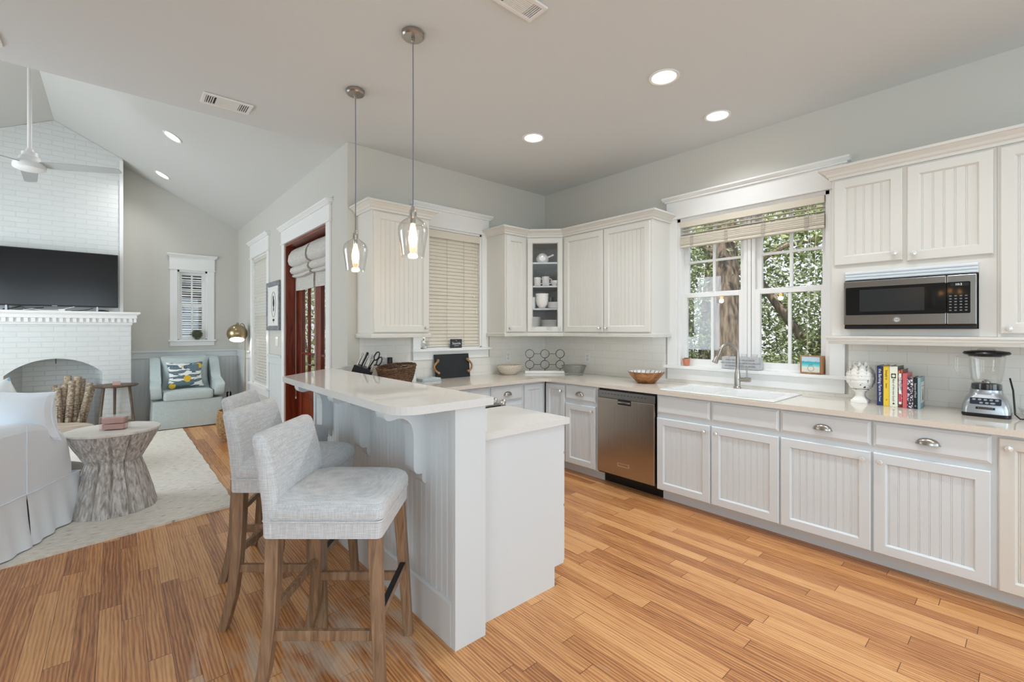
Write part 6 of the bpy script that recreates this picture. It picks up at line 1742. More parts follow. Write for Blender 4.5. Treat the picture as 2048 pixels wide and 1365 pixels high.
for j in range(7):
    zz = 0.112 + j * 0.022; rad_ = (0.056, 0.066, 0.069, 0.067, 0.060, 0.048, 0.033)[j]; k = (11, 11, 11, 10, 9, 8, 6)[j]
    for i in range(k):
        a = 2 * PI * (i + 0.5 * (j % 2)) / k; d = Vector((math.cos(a), math.sin(a), 0)); s_ = Vector((-math.sin(a), math.cos(a), 0)); b0 = Vector((ax_, ay_, ZC + zz)) + d * rad_
        w_ = rad_ * 0.42
        m.loft([[tuple(b0 + s_ * w_ * ww * math.cos(q) + (d * 0.008 * ww) * math.sin(q) + d * dd + Vector((0, 0, h_))) for q in [2 * PI * v / 8 for v in range(8)]] for ww, h_, dd in ((0.5, -0.016, -0.004), (1.0, 0.0, 0.003), (0.9, 0.014, 0.005), (0.45, 0.028, 0.004), (0.05, 0.036, -0.002))])
part('artichoke', m, fm, t)

# cookbooks
def book(y0, y1, hgt, depth, xs, cover, label, spine=None, title=None, tcol=(240, 236, 226), tsz=0.02, pages=(232, 226, 212), extra=None):
    t = thing('book', label, 'book', ((xs + depth / 2), (y0 + y1) / 2, ZC), 'row of cookbooks on the counter')
    cm_ = P('book_cover', cover, 0.45) if not isinstance(cover, bpy.types.Material) else cover
    sm2 = P('book_spine', spine, 0.45) if isinstance(spine, tuple) else (spine or cm_)
    m = MB(); m.box(xs + 0.003, xs + depth, y0, y0 + 0.0022, ZC, ZC + hgt); m.box(xs + 0.003, xs + depth, y1 - 0.0022, y1, ZC, ZC + hgt); cv = part('cover', m, cm_, t)
    m = MB(); m.box(xs, xs + 0.003, y0, y1, ZC, ZC + hgt); sp_ = part('spine', m, sm2, t, bevel=0.0012, seg=1)
    m = MB(); m.box(xs + 0.0032, xs + depth - 0.004, y0 + 0.0024, y1 - 0.0024, ZC + 0.003, ZC + hgt - 0.004); part('pages', m, P('book_pages', pages, 0.9), t)
    if title:
        for s_, z, sz, col in title:
            part('lettering', text_mesh(s_, sz, (xs - 0.0006, (y0 + y1) / 2, ZC + z), (0, 0, -1), (0, -1, 0)), P('spine_print', col, 0.5), sp_)
    if extra: extra(sp_, cv, xs, y0, y1, depth)
    return t
XS = -0.262
book(-3.3385, -3.3070, 0.256, 0.20, XS, (34, 50, 96), 'tall navy blue cookbook at the left end of the row', title=(('the Barking Farm', 0.165, 0.021, (236, 234, 226)), ('Ella Fraser', 0.055, 0.015, (236, 234, 226))))
book(-3.3710, -3.3395, 0.255, 0.20, XS + 0.002, (238, 200, 60), 'tall bright yellow cookbook between the navy and white ones', title=(('Simply in', 0.20, 0.018, (60, 50, 20)), ('Season', 0.13, 0.012, (80, 66, 26)), ('H', 0.04, 0.014, (60, 50, 20))))
def wext(sp_, cv, xs, y0, y1, d):
    m = MB(); m.box(xs - 0.0008, xs - 0.0001, y0 + 0.008, y1 - 0.008, ZC + 0.182, ZC + 0.212); part('spine_picture', m, P('dark_olive_print', (70, 66, 48), 0.5), sp_)
    m = MB(); m.prism([((y0 + y1) / 2 + 0.0085 * math.cos(2 * PI * i / 16), ZC + 0.197 + 0.0085 * math.sin(2 * PI * i / 16)) for i in range(16)], 'x', xs - 0.0014, xs - 0.0009); part('spine_picture', m, P('pale_print', (226, 224, 196), 0.5), sp_)
    m = MB(); m.prism([((y0 + y1) / 2 - 0.007, ZC + 0.016), ((y0 + y1) / 2 + 0.007, ZC + 0.016), ((y0 + y1) / 2, ZC + 0.028)], 'x', xs - 0.0009, xs - 0.0001); part('publisher_mark', m, M['black'], sp_)
book(-3.4115, -3.3720, 0.257, 0.21, XS - 0.002, (74, 68, 64), 'thick white cookbook with a dark picture square on its spine', spine=(232, 232, 216), title=(('Best of the new South', 0.105, 0.016, (92, 96, 70)),), extra=wext)
def pat(name, a, b, sc):
    m, nt, bb = new_mat(name); v = nt.nodes.new('ShaderNodeTexVoronoi'); v.feature = 'DISTANCE_TO_EDGE'; v.inputs['Scale'].default_value = sc
    tc = nt.nodes.new('ShaderNodeTexCoord'); nt.links.new(tc.outputs['Object'], v.inputs['Vector']); r = nt.nodes.new('ShaderNodeValToRGB'); r.color_ramp.interpolation = 'CONSTANT'; nt.links.new(v.outputs['Distance'], r.inputs[0])
    r.color_ramp.elements[0].color = srgb(a); r.color_ramp.elements[1].position = 0.12; r.color_ramp.elements[1].color = srgb(b); nt.links.new(r.outputs[0], bb.inputs['Base Color']); bb.inputs['Roughness'].default_value = 0.5
    return m
def sext(sp_, cv, xs, y0, y1, d):
    m = MB(); m.box(xs - 0.0008, xs - 0.0001, y0 + 0.0045, y1 - 0.0045, ZC + 0.02, ZC + 0.215); lb = part('title_strip', m, M['whitepl'], sp_)
    part('lettering', text_mesh('THE PREPPY', 0.016, (xs - 0.0012, (y0 + y1) / 2, ZC + 0.15), (0, 0, -1), (0, -1, 0)), P('spine_print', (60, 70, 110), 0.5), lb)
    m = MB(); m.box(xs - 0.0014, xs - 0.0009, y0 + 0.0055, y1 - 0.0055, ZC + 0.035, ZC + 0.085); part('red_block', m, P('magenta_print', (200, 60, 90), 0.5), lb)
book(-3.4345, -3.4125, 0.238, 0.20, XS, (120, 74, 66), 'brown and orange cookbook with a white strip on the spine', spine=pat('autumn_print', (96, 44, 40), (206, 110, 52), 45), extra=sext)
book(-3.4570, -3.4355, 0.216, 0.19, XS - 0.002, (204, 98, 104), 'plain rose pink book in the middle of the row')
book(-3.4860, -3.4580, 0.192, 0.17, XS - 0.004, (180, 140, 150), 'short book with a black-and-white patterned spine', spine=pat('black_white_pattern', (52, 44, 58), (222, 210, 218), 70))
book(-3.5060, -3.4870, 0.194, 0.17, XS - 0.004, (28, 32, 38), 'short black book with white spine lettering, second from the right', title=(('Seasons of Food', 0.115, 0.0135, (226, 226, 222)), ('H', 0.018, 0.011, (226, 226, 222))))
def text_(sp_, cv, xs, y0, y1, d):
    m = MB(); m.box(xs + 0.028, xs + d - 0.028, y0 - 0.0006, y0 - 0.0001, ZC + 0.035, ZC + 0.165); lb = part('cover_panel', m, P('cream_print', (226, 222, 214), 0.6), cv)
    m = MB(); m.prism([(xs + 0.058, ZC + 0.05), (xs + d - 0.058, ZC + 0.05), (xs + d / 2 + 0.008, ZC + 0.12), (xs + d / 2 - 0.008, ZC + 0.12)], 'y', y0 - 0.0010, y0 - 0.0007); part('figure_print', m, P('brown_print', (140, 124, 112), 0.6), lb)
    m = MB(); m.box(xs + 0.045, xs + d - 0.045, y0 - 0.0010, y0 - 0.0007, ZC + 0.138, ZC + 0.142); part('title_rule', m, P('brown_print', (140, 124, 112), 0.6), lb)
book(-3.5200, -3.5070, 0.196, 0.17, XS - 0.004, (142, 168, 172), 'thin pale teal book with a cream panel on its cover, right end of the row', extra=text_)

# blender
bx, by = -0.235, -3.800
t = thing('blender', 'silver countertop blender with glass jar and black lid', 'blender', (bx, by, ZC))
m = MB(); m.loft([rrect3(0.098, 0.098, 0.03, ZC + z, bx, by) if z > 0.004 else rrect3(0.094, 0.094, 0.028, ZC + z, bx, by) for z in (0.0, 0.006, 0.020)]); part('foot', m, M['black'], t)
m = MB(); m.loft([rrect3(h_, h_, r_, ZC + z, bx, by, 7) for h_, r_, z in ((0.097, 0.03, 0.0205), (0.097, 0.032, 0.045), (0.092, 0.036, 0.075), (0.082, 0.04, 0.105), (0.070, 0.045, 0.122), (0.066, 0.05, 0.135), (0.066, 0.055, 0.150))]); bs = part('motor_base', m, M['silver'], t, sharp=50)
FBL = ((bx - 0.0885, by, 0), (0, -1, 0), (-1, 0, -0.0))
def tiltb(mb):
    mb.v = [(x + (z - (ZC + 0.05)) * 0.30, y, z) for x, y, z in mb.v]; return mb
m = MB().frame((bx - 0.0985, by, 0), (0, -1, 0), (-1, 0, 0)); m.prism(rrect(-0.062, 0.062, ZC + 0.070, ZC + 0.106, 0.006), 'y', -0.004, 0.001); kp = part('control_panel', tiltb(m), P('dark_navy_panel', (30, 40, 56), 0.35), bs)
for r_ in range(2):
    for c in range(5 - 2 * r_):
        m = MB().frame((bx - 0.0985, by, 0), (0, -1, 0), (-1, 0, 0)); u = (c - (4 - 2 * r_) / 2) * 0.0225 + r_ * 0.006; z = ZC + 0.097 - r_ * 0.017
        m.prism([(u + (0.0075 if not (r_ and c == 2) else 0.0105) * math.cos(2 * PI * i / 14), z + 0.0052 * math.sin(2 * PI * i / 14)) for i in range(14)], 'y', 0.001, 0.003); part('button', tiltb(m), M['silver'], kp)
m = MB().frame((bx - 0.0975, by, 0), (0, -1, 0), (-1, 0, 0)); m.box(-0.038, 0.038, -0.001, 0.0012, ZC + 0.044, ZC + 0.057); nb = part('badge', m, M['black'], bs)
part('lettering', text_mesh('KitchenAid', 0.0115, (bx - 0.0990, by, ZC + 0.0505), (0, -1, 0), (0, 0, 1), squeeze=1.15), M['chrome'], nb)
m = MB(); m.lathe([(0.060, 0.1505), (0.062, 0.16), (0.060, 0.180), (0.050, 0.184), (0.0, 0.184)], (bx, by, ZC), 28); part('collar', m, M['black'], t)
m = MB(); jp = [(0.066, 0.152), (0.064, 0.185), (0.058, 0.190), (0.062, 0.20), (0.070, 0.25), (0.079, 0.345)]
m.lathe(jp + [(r_ - 0.004, z) for r_, z in reversed(jp[2:])], (bx, by, ZC), 40, flute=lambda a, z: 1 - 0.035 * (max(0, math.cos(5 * a)) ** 6) * (z > 0.195)); jr = part('glass_jar', m, M['jar'], t)
m = MB(); hy = by + 0.078; m.tube([(bx, by + 0.074, ZC + 0.335), (bx, by + 0.105, ZC + 0.338), (bx, by + 0.122, ZC + 0.330), (bx, by + 0.124, ZC + 0.27), (bx, by + 0.115, ZC + 0.235), (bx, by + 0.095, ZC + 0.215), (bx, by + 0.062, ZC + 0.206)], 0.0085, 10); part('jar_handle', m, M['jar'], jr)
m = MB(); m.lathe([(0.0, 0.186), (0.018, 0.186), (0.018, 0.196), (0.006, 0.20), (0.006, 0.206), (0.0, 0.207)], (bx, by, ZC), 14)
for k in range(4):
    a = PI / 2 * k + 0.4; m.prism([(bx, by), (bx + 0.032 * math.cos(a - 0.12), by + 0.032 * math.sin(a - 0.12)), (bx + 0.034 * math.cos(a + 0.12), by + 0.034 * math.sin(a + 0.12))], 'z', ZC + 0.203, ZC + 0.2045)
part('blade', m, M['steel'], jr)
m = MB(); m.lathe([(0.0, 0.338), (0.073, 0.338), (0.074, 0.346), (0.092, 0.349), (0.098, 0.356), (0.092, 0.366), (0.06, 0.371), (0.044, 0.372), (0.0, 0.372)], (bx, by, ZC), 36); ld = part('lid', m, M['black'], t)
m = MB(); m.lathe([(0.036, 0.3725), (0.038, 0.378), (0.030, 0.384), (0.0, 0.385)], (bx, by, ZC), 24); part('measuring_cap', m, M['jar'], ld)
cable('appliance_cord', [(bx + 0.06, by - 0.09, ZC + 0.215), (bx + 0.02, by - 0.103, ZC + 0.15), (bx - 0.02, by - 0.108, ZC + 0.08), (bx - 0.05, by - 0.112, ZC + 0.025), (bx - 0.06, by - 0.13, ZC + 0.005), (bx - 0.055, by - 0.17, ZC + 0.005), (bx - 0.04, by - 0.23, ZC + 0.005), (bx, by - 0.29, ZC + 0.005)], 0.0042, M['black'], 'black appliance cord looping down beside the blender', 'cord')
t = thing('glass_dish', 'small clear glass dish by the cord at the right picture edge', 'dish', (-0.16, -4.00, ZC))
m = MB(); m.lathe([(0.0, 0.002), (0.055, 0.0), (0.075, 0.03), (0.082, 0.055), (0.078, 0.055), (0.071, 0.032), (0.052, 0.006), (0.0, 0.006)], (-0.16, -4.00, ZC), 30, flute=lambda a, z: 1 + 0.03 * math.cos(14 * a)); part('body', m, M['jar'], t)
m = MB(); m.loft([rrect3(0.03, 0.02, 0.006, ZC + 0.007 + z, -0.16, -4.00) for z in (0.0, 0.012)]); part('sponge', m, P('tan_sponge', (188, 150, 112), 0.9), t)

# ------------------------------------------------------------------ dishes in the glass corner cabinet
def cpos(u, d): return (-0.47 + u * s2 + d * s2, -0.471 - u * s2 + d * s2)
def mug(u, d, z, label, r=0.040, h=0.092, col='porc'):
    x, y = cpos(u, d); t = thing('mug', label, 'mug', (x, y, z), 'mugs in the glass cabinet')
    m = MB(); m.lathe([(0.0, 0.001), (r * 0.86, 0.0), (r * 0.95, 0.006), (r, h), (r - 0.004, h), (r * 0.9, 0.008), (0.0, 0.008)], (x, y, z), 26); part('cup', m, M[col], t)
    ux, uy = s2, -s2
    m = MB(); m.tube([(x + ux * (r * 0.96 + q), y + uy * (r * 0.96 + q), z + zz) for q, zz in ((-0.002, 0.075), (0.016, 0.078), (0.027, 0.062), (0.026, 0.040), (0.014, 0.026), (-0.002, 0.022))], 0.0048, 8); part('handle', m, M[col], t)
mug(-0.085, 0.035, SHELF[1] + 0.0005, 'white mug on the left of the mug shelf in the glass cabinet')
mug(0.008, 0.035, SHELF[1] + 0.0005, 'taller white mug in the middle of the mug shelf in the glass cabinet', 0.041, 0.100)
def bowl(x, y, z, r, h, label, grp, cat='bowl', name='bowl'):
    m = MB(); m.lathe([(0.0, 0.002), (r * 0.45, 0.0), (r * 0.50, 0.006), (r * 0.85, h * 0.45), (r, h), (r - 0.004, h), (r * 0.82, h * 0.48), (r * 0.45, 0.010), (0.0, 0.010)], (x, y, z), 30)
    return solo(name, m, M['porc'], label, cat, grp)
x, y = cpos(0.108, 0.04); bowl(x, y, SHELF[1] + 0.0005, 0.052, 0.055, 'small white bowl right of the mugs in the glass cabinet', None)
x, y = cpos(-0.032, 0.03)
for k, lb in enumerate(('bottom', 'middle', 'top')):
    bowl(x, y, SHELF[0] + 0.0005 + k * 0.034, 0.072 + 0.002 * k, 0.088 if k < 2 else 0.090, 'white bowl, %s of the stack of three in the glass cabinet' % lb, 'bowls stacked in the glass cabinet')
x, y = cpos(-0.148, 0.05); m = MB(); m.lathe([(0.0, 0.0), (0.040, 0.0), (0.044, 0.02), (0.044, 0.12), (0.040, 0.124), (0.038, 0.12), (0.038, 0.006), (0.0, 0.006)], (x, y, SHELF[0] + 0.0005), 24); solo('white_cup', m, M['porc'], 'tall white cup left of the bowl stack in the glass cabinet', 'cup')
x, y = cpos(0.062, 0.14); m = MB(); m.lathe([(0.0, 0.001), (0.032, 0.0), (0.036, 0.125), (0.0345, 0.125), (0.031, 0.006), (0.0, 0.006)], (x, y, SHELF[0] + 0.0005), 22); solo('drinking_glass', m, M['jar'], 'clear drinking glass behind the small plates in the glass cabinet', 'glass')
def plate(x, y, z, r, label, grp):
    m = MB(); m.lathe([(0.0, 0.001), (r * 0.6, 0.0), (r * 0.64, 0.002), (r * 0.96, 0.0105), (r, 0.0125), (r * 0.985, 0.0135), (r * 0.65, 0.006), (0.0, 0.005)], (x, y, z), 36)
    return solo('plate', m, M['porc'], label, 'plate', grp)
x, y = cpos(0.092, 0.04)
p0 = plate(x, y, SHELF[0] + 0.0005, 0.075, 'small white plate in the short stack beside the bowls in the glass cabinet', 'small plates beside the bowls')
for k in range(1, 6):
    o = p0.copy(); COL.objects.link(o); o.location.z += 0.0105 * k
x, y = cpos(0.052, 0.10)
p0 = plate(x, y, UZ0 + 0.0125, 0.128, 'large white dinner plate in the wide stack at the cabinet bottom', 'dinner plates in the glass cabinet')
for k in range(1, 12):
    o = p0.copy(); COL.objects.link(o); o.location.z += 0.0095 * k
x, y = cpos(-0.128, 0.055)
p0 = plate(x, y, UZ0 + 0.0125, 0.082, 'white side plate in the tall left stack at the cabinet bottom', 'side plates in the glass cabinet')
for k in range(1, 14):
    o = p0.copy(); COL.objects.link(o); o.location.z += 0.0105 * k
x, y = cpos(-0.030, 0.05)
t = thing('shell_jar', 'white ridged shell-shaped jar with a stick on the top glass cabinet shelf', 'jar', (x, y, SHELF[2] + 0.0005))
m = MB(); z = SHELF[2] + 0.0005
m.lathe([(0.0, 0.0), (0.05, 0.0), (0.066, 0.02), (0.068, 0.045), (0.058, 0.072), (0.036, 0.094), (0.012, 0.104), (0.0, 0.105)], (x, y, z), 36, flute=lambda a, zz: 1 + 0.05 * math.sin(7 * a + zz * 60)); part('body', m, M['porc'], t)
m = MB(); m.tube([(x + s2 * 0.05, y - s2 * 0.05, z + 0.055), (x + s2 * 0.085, y - s2 * 0.085, z + 0.068), (x + s2 * 0.125, y - s2 * 0.125, z + 0.086)], [0.010, 0.009, 0.011], 9); part('stick', m, M['porc'], t)
# ------------------------------------------------------------------ lamps
# recessed cans in the flat ceiling and the vault
def can_light(loc, normal, label, power, col=(0.93, 0.965, 1.0), grp='recessed ceiling lights', lamp=True):
    t = thing('recessed_light', label, 'ceiling light', loc, grp)
    q = Vector(normal).to_track_quat('-Z', 'Y').to_matrix().to_4x4(); q.translation = Vector(loc)
    m = MB(); m.T = q
    m.lathe([(0.072, 0.001), (0.098, -0.0005), (0.099, -0.005), (0.092, -0.009), (0.078, -0.006), (0.074, 0.0)], n=36); part('trim_ring', m, M['whitepl'], t)
    m = MB(); m.T = q
    m.lathe([(0.0, -0.003), (0.05, -0.003), (0.076, -0.0012)], n=32); part('lens', m, M['bulbc'], t)
    if lamp:
        n = Vector(normal)
        l = light('recessed_lamp', 'SPOT', tuple(Vector(loc) + n * 0.02), power, col, size=0.06, aim=normal, spot=math.radians(138), blend=1.0)
        l.parent = t; l.location = tuple(n * 0.02)
for x, y, lab in ((-1.297, -2.388, 'recessed ceiling light in front of the sink window, nearest camera'), (-0.497, -2.373, 'recessed ceiling light close above the sink window'), (-1.290, -1.146, 'recessed ceiling light near the glass corner cabinet'), (-1.30, -3.65, 'unseen recessed ceiling light added over the aisle to brighten the floor'), (-2.2, -4.6, 'unseen recessed ceiling light added behind the camera to brighten the floor')):  # the last two cans are unseen, added for more light on the floor
    can_light((x, y, H - 0.001), (0, 0, -1), lab, 30 if x > -0.6 else 58)
nv = Vector((-PITCH, 0, -1)).normalized()
for x, y, lab in ((-3.526, 2.432, 'recessed light in the sloped ceiling, nearer the flat ceiling'), (-3.517, 4.092, 'recessed light in the sloped ceiling, nearer the chimney')):
    can_light((x - 0.0005, y, H + PITCH * (W - x) - 0.001), tuple(nv), lab, 40, (0.97, 0.98, 1.0), 'recessed lights in the vault')

# glass pendants over the bar
def pendant(x, y, label):
    t = thing('pendant_light', label, 'pendant lamp', (x, y, H), 'glass pendants over the bar')
    zb = 1.818
    m = MB(); m.lathe([(0.0, 0.0), (0.058, 0.0), (0.062, -0.004), (0.062, -0.022), (0.055, -0.030), (0.0, -0.031)], (x, y, H), 30); cn = part('canopy', m, M['nickel'], t)
    m = MB(); m.lathe([(0.0, -0.030), (0.010, -0.031), (0.010, -0.048), (0.004, -0.056)], (x, y, H), 12); part('strain_relief', m, M['nickel'], cn)
    m = MB(); m.tube([(x, y, H - 0.05), (x + 0.002, y, 2.6), (x, y, zb + 0.285)], 0.0032, 6); part('cord', m, P('grey_fabric_cord', (128, 128, 138), 0.8), t)
    m = MB(); m.lathe([(0.0, 0.288), (0.008, 0.287), (0.011, 0.270), (0.016, 0.262), (0.017, 0.245), (0.0165, 0.215), (0.015, 0.185), (0.0, 0.184)], (x, y, zb), 16); part('socket', m, M['chrome'], t)
    m = MB()
    pr = [(0.019, 0.262), (0.022, 0.252), (0.0215, 0.242), (0.022, 0.228), (0.030, 0.218), (0.050, 0.205), (0.070, 0.188), (0.080, 0.168), (0.0825, 0.150), (0.080, 0.125), (0.074, 0.085), (0.068, 0.045), (0.064, 0.012), (0.0645, 0.0)]
    m.lathe(pr + [(r - 0.0022, z) for r, z in reversed(pr)], (x, y, zb), 40); part('glass_shade', m, M['jar'], t)
    m = MB(); m.lathe([(0.0, 0.186), (0.012, 0.184), (0.014, 0.165), (0.021, 0.135), (0.025, 0.105), (0.023, 0.080), (0.014, 0.058), (0.0, 0.052)], (x, y, zb), 18); part('bulb', m, M['bulb'], t)
    l = light('pendant_lamp', 'POINT', (x, y, zb + 0.03), 3.5, (1.0, 0.80, 0.58), size=0.03); l.parent = t; l.location = (0, 0, zb + 0.03 - H)
pendant(-2.753, -1.70, 'clear glass pendant lamp over the bar, nearer the camera')
pendant(-2.754, -0.892, 'clear glass pendant lamp over the bar, nearer the door wall')

# ceiling registers
def register(name, x0, x1, y0, y1, label, three=True):
    t = thing(name, label, 'vent', ((x0 + x1) / 2, (y0 + y1) / 2, H))
    m = MB(); zt_, zb_ = H - 0.0008, H - 0.012
    fr = 0.022
    m.box(x0, x1, y0, y0 + fr, zb_, zt_); m.box(x0, x1, y1 - fr, y1, zb_, zt_); m.box(x0, x0 + fr, y0 + fr, y1 - fr, zb_, zt_); m.box(x1 - fr, x1, y0 + fr, y1 - fr, zb_, zt_)
    part('frame', m, M['whitepl'], t, bevel=0.002, seg=1)
    m = MB(); m.box(x0 + fr, x1 - fr, y0 + fr, y1 - fr, H - 0.003, H - 0.001); part('duct', m, M['black'], t)
    w = x1 - x0 - 2 * fr
    m = MB()
    for k in range(4):
        for b in (x0 + fr + 0.004, x1 - fr - w * 0.2):
            m.box(b + k * w * 0.05, b + k * w * 0.05 + 0.005, y0 + fr, y1 - fr, H - 0.010, H - 0.003)
    a, b = x0 + fr + w * 0.24, x1 - fr - w * 0.22
    n = 9
    for k in range(n):
        yy = y0 + fr + (y1 - y0 - 2 * fr) * k / n
        m.box(a, b, yy, yy + (y1 - y0 - 2 * fr) / n * 0.8, H - 0.010, H - 0.004)
    part('louvre', m, M['whitepl'], t)
register('ceiling_vent', -3.548, -3.24, -0.192, -0.018, 'white ceiling vent near the edge of the vault')
register('ceiling_vent', -2.62, -2.33, -2.34, -2.20, 'white ceiling vent cut by the top picture edge')
register('ceiling_vent', -4.86, -4.50, -0.19, -0.02, 'white ceiling vent cut by the left picture edge')

# candle chandelier over the dining area to the left of the camera (mirrored in the microwave door)
def chandelier(x, y, z):
    t = thing('chandelier', 'brushed nickel candle chandelier mirrored in the microwave door', 'chandelier', (x, y, H))
    m = MB(); m.lathe([(0.0, 0.0), (0.06, 0.0), (0.062, -0.02), (0.02, -0.03), (0.0, -0.03)], (x, y, H), 24); part('canopy', m, M['nickel'], t)
    m = MB(); m.cyl((x, y, H - 0.03), (x, y, z + 0.22), 0.007); part('rod', m, M['nickel'], t)
    m = MB(); m.lathe([(0.0, 0.24), (0.014, 0.235), (0.02, 0.10), (0.035, 0.02), (0.022, -0.06), (0.0, -0.09)], (x, y, z), 18); part('stem', m, M['nickel'], t)
    for k in range(6):
        a = 2 * PI * k / 6 + 0.25; c, s_ = math.cos(a), math.sin(a); P_ = lambda r, h: (x + c * r, y + s_ * r, z + h)
        m = MB(); m.tube([P_(0.02, -0.03), P_(0.12, -0.09), P_(0.22, -0.085), P_(0.285, -0.04), P_(0.295, 0.02)], 0.007, 7); ar = part('arm', m, M['nickel'], t)
        m = MB(); m.lathe([(0.0, 0.0), (0.03, 0.004), (0.034, 0.012), (0.012, 0.012), (0.012, 0.10), (0.0, 0.10)], P_(0.295, 0.02), 14); part('candle_sleeve', m, M['porc'], ar)
        m = MB(); m.lathe([(0.0, 0.0), (0.009, 0.004), (0.013, 0.022), (0.007, 0.045), (0.0, 0.055)], P_(0.295, 0.121), 12); part('candle_bulb', m, M['bulb'], ar)
chandelier(-5.6, -3.02, 1.80)
# ------------------------------------------------------------------ outdoors
m = MB(); m.box(-14, 30, -22, 30, -0.5, -0.3)
struct('ground_outside', m, P('leaf_litter_ground', (120, 116, 84), 0.95, c2=(84, 92, 52), vscale=3))
RT = random.Random(11)
def leaves(mb, c, r, n, size, shell=0.35, long_=2.2):
    for _ in range(n):
        while True:
            p = Vector((RT.uniform(-1, 1), RT.uniform(-1, 1), RT.uniform(-1, 1)))
            if p.length <= 1 and p.length > shell * RT.random(): break
        p = Vector((c[0] + p.x * r[0], c[1] + p.y * r[1], c[2] + p.z * r[2]))
        d = Vector((RT.gauss(0, 1), RT.gauss(0, 1), RT.gauss(-0.2, 0.7))).normalized(); s_ = d.orthogonal().normalized()
        s_ = (Matrix.Rotation(RT.uniform(0, 6.28), 3, d) @ s_)
        L_ = size * RT.uniform(0.6, 1.3); w_ = L_ / long_ * 0.5; nn = d.cross(s_) * w_ * 0.4
        mb.add([tuple(p), tuple(p + d * L_ * 0.5 + s_ * w_ + nn), tuple(p + d * L_), tuple(p + d * L_ * 0.5 - s_ * w_ + nn)], [(0, 1, 2), (0, 2, 3)])
    return mb
bark = P('grey_brown_bark', (150, 134, 116), 0.9, c2=(92, 80, 68), vscale=6, stretch=(4, 4, 0.8), bump=1.0, bscale=7)
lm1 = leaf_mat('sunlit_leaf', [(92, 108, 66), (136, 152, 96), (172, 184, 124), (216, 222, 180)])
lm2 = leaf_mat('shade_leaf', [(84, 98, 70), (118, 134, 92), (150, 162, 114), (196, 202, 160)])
def tree(label, path, radii, crowns, mat, branches=(), name='tree'):
    t = thing(name, label, 'tree', (path[0][0], path[0][1], -0.3))
    m = MB(); m.tube(path, radii, 14); part('trunk', m, bark, t)
    for b in branches:
        m = MB(); k = len(b); m.tube(b, [0.05 - 0.035 * i / (k - 1) for i in range(k)], 7); part('branch', m, bark, t)
    m = MB()
    for c, r, n, sz in crowns: leaves(m, c, r, n, sz)
    part('foliage', m, mat, t)
    return t
tree('thick grey-barked tree outside the left sash of the sink window', [(3.1, -0.92, -0.3), (3.15, -0.88, 1.0), (3.22, -0.80, 2.4), (3.3, -0.72, 4.2), (3.4, -0.6, 6.0)], [0.24, 0.20, 0.185, 0.17, 0.13],
     [((3.9, -0.6, 3.3), (1.5, 2.0, 1.0), 3150, 0.105), ((3.6, 0.9, 2.3), (1.0, 1.1, 1.3), 2730, 0.098), ((4.8, -2.0, 3.2), (1.2, 1.3, 0.9), 2730, 0.105)], lm1,
     [[(3.2, -0.8, 2.2), (3.7, -1.5, 2.7), (4.3, -2.3, 2.9), (4.9, -3.0, 2.8)], [(3.25, -0.75, 2.6), (3.4, 0.0, 3.0), (3.6, 0.9, 3.2)]])
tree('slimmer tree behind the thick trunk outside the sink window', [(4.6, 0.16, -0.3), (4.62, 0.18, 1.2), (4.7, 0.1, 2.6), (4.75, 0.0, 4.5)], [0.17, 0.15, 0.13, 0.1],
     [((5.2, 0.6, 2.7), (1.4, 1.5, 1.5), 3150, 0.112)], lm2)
tree('leaning thin tree outside the right sash of the sink window', [(5.1, -2.5, -0.3), (5.0, -1.9, 0.6), (4.9, -1.35, 1.3), (4.85, -0.9, 2.0), (4.8, -0.4, 2.8)], [0.10, 0.09, 0.08, 0.07, 0.05],
     [((5.6, -1.6, 1.6), (0.9, 1.3, 1.1), 3570, 0.091), ((5.7, -2.9, 1.9), (1.0, 1.1, 1.3), 3570, 0.091)], lm1, [[(4.95, -1.6, 0.9), (4.4, -1.8, 1.5), (4.0, -2.1, 1.9)]])
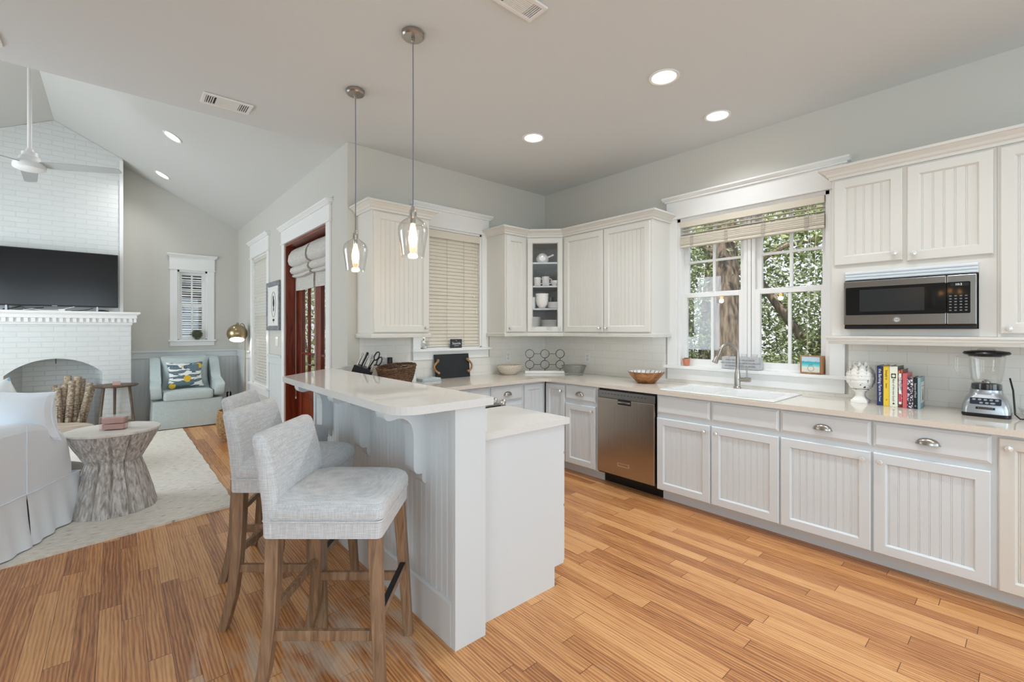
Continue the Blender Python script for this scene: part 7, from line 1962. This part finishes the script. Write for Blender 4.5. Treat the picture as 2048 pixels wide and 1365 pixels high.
def shrub(label, crowns, mat):
    c0 = crowns[0][0]
    t = thing('shrub', label, 'shrub', (c0[0], c0[1], -0.3))
    m = MB()
    for c, r, n, sz in crowns: leaves(m, c, r, n, sz)
    part('foliage', m, mat, t)
    m = MB()
    for k in range(4): m.tube([(c0[0] + 0.05 * k, c0[1], -0.3), (c0[0] + 0.25 * (k - 1.5), c0[1] + 0.2 * math.sin(k * 2), c0[2]), (c0[0] + 0.4 * (k - 1.5), c0[1] + 0.4 * math.sin(k * 2), c0[2] + crowns[0][1][2] * 0.6)], [0.03, 0.02, 0.008], 6)
    part('stems', m, bark, t)
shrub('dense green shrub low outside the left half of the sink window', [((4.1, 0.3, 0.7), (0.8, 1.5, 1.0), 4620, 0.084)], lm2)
shrub('dense sunlit shrub low outside the right half of the sink window', [((4.6, -2.2, 0.6), (0.8, 1.4, 0.95), 5040, 0.084)], lm1)
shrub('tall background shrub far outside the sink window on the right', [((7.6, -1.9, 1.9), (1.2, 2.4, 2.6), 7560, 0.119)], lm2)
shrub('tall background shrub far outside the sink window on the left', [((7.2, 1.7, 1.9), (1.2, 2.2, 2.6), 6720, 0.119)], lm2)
shrub('bright shrub outside the french door, seen through its panes', [((-0.8, 6.2, 1.2), (1.2, 1.4, 1.6), 5040, 0.098)], lm1)
shrub('pale green shrub outside the french door, farther right', [((1.4, 6.6, 1.5), (1.4, 1.6, 1.9), 5040, 0.105)], lm2)
# neighbouring clapboard wall outside the small window
t = thing('neighbour_wall', 'grey clapboard wall of the neighbouring house outside the small window', 'house', (-3.0, 8.0, -0.3))
m = MB()
for k in range(34):
    z = -0.3 + k * 0.13; m.prism([(8.0, z), (7.965, z), (7.992, z + 0.13), (8.0, z + 0.13)], 'x', -4.6, -2.4)
m.box(-4.6, -2.4, 8.0, 8.1, -0.3, 4.1)
part('clapboards', m, P('grey_clapboard', (170, 172, 172), 0.7, var=0.05), t)
m = MB(); m.box(-3.75, -2.45, 7.93, 7.962, 1.25, 3.1); wf = part('window', m, M['window_dark'], t)
m = MB()
for k in range(38):
    z = 1.27 + k * 0.048 + 0.006 * math.sin(k * 1.7); m.prism([(7.90, z), (7.926, z + 0.030 + 0.008 * math.sin(k * 2.9)), (7.924, z + 0.034 + 0.008 * math.sin(k * 2.9)), (7.898, z + 0.004)], 'x', -3.72, -2.48)
part('louvre_shutter', m, P('pale_weathered_louvre', (214, 214, 210), 0.6, c2=(176, 176, 172), vscale=5), wf)
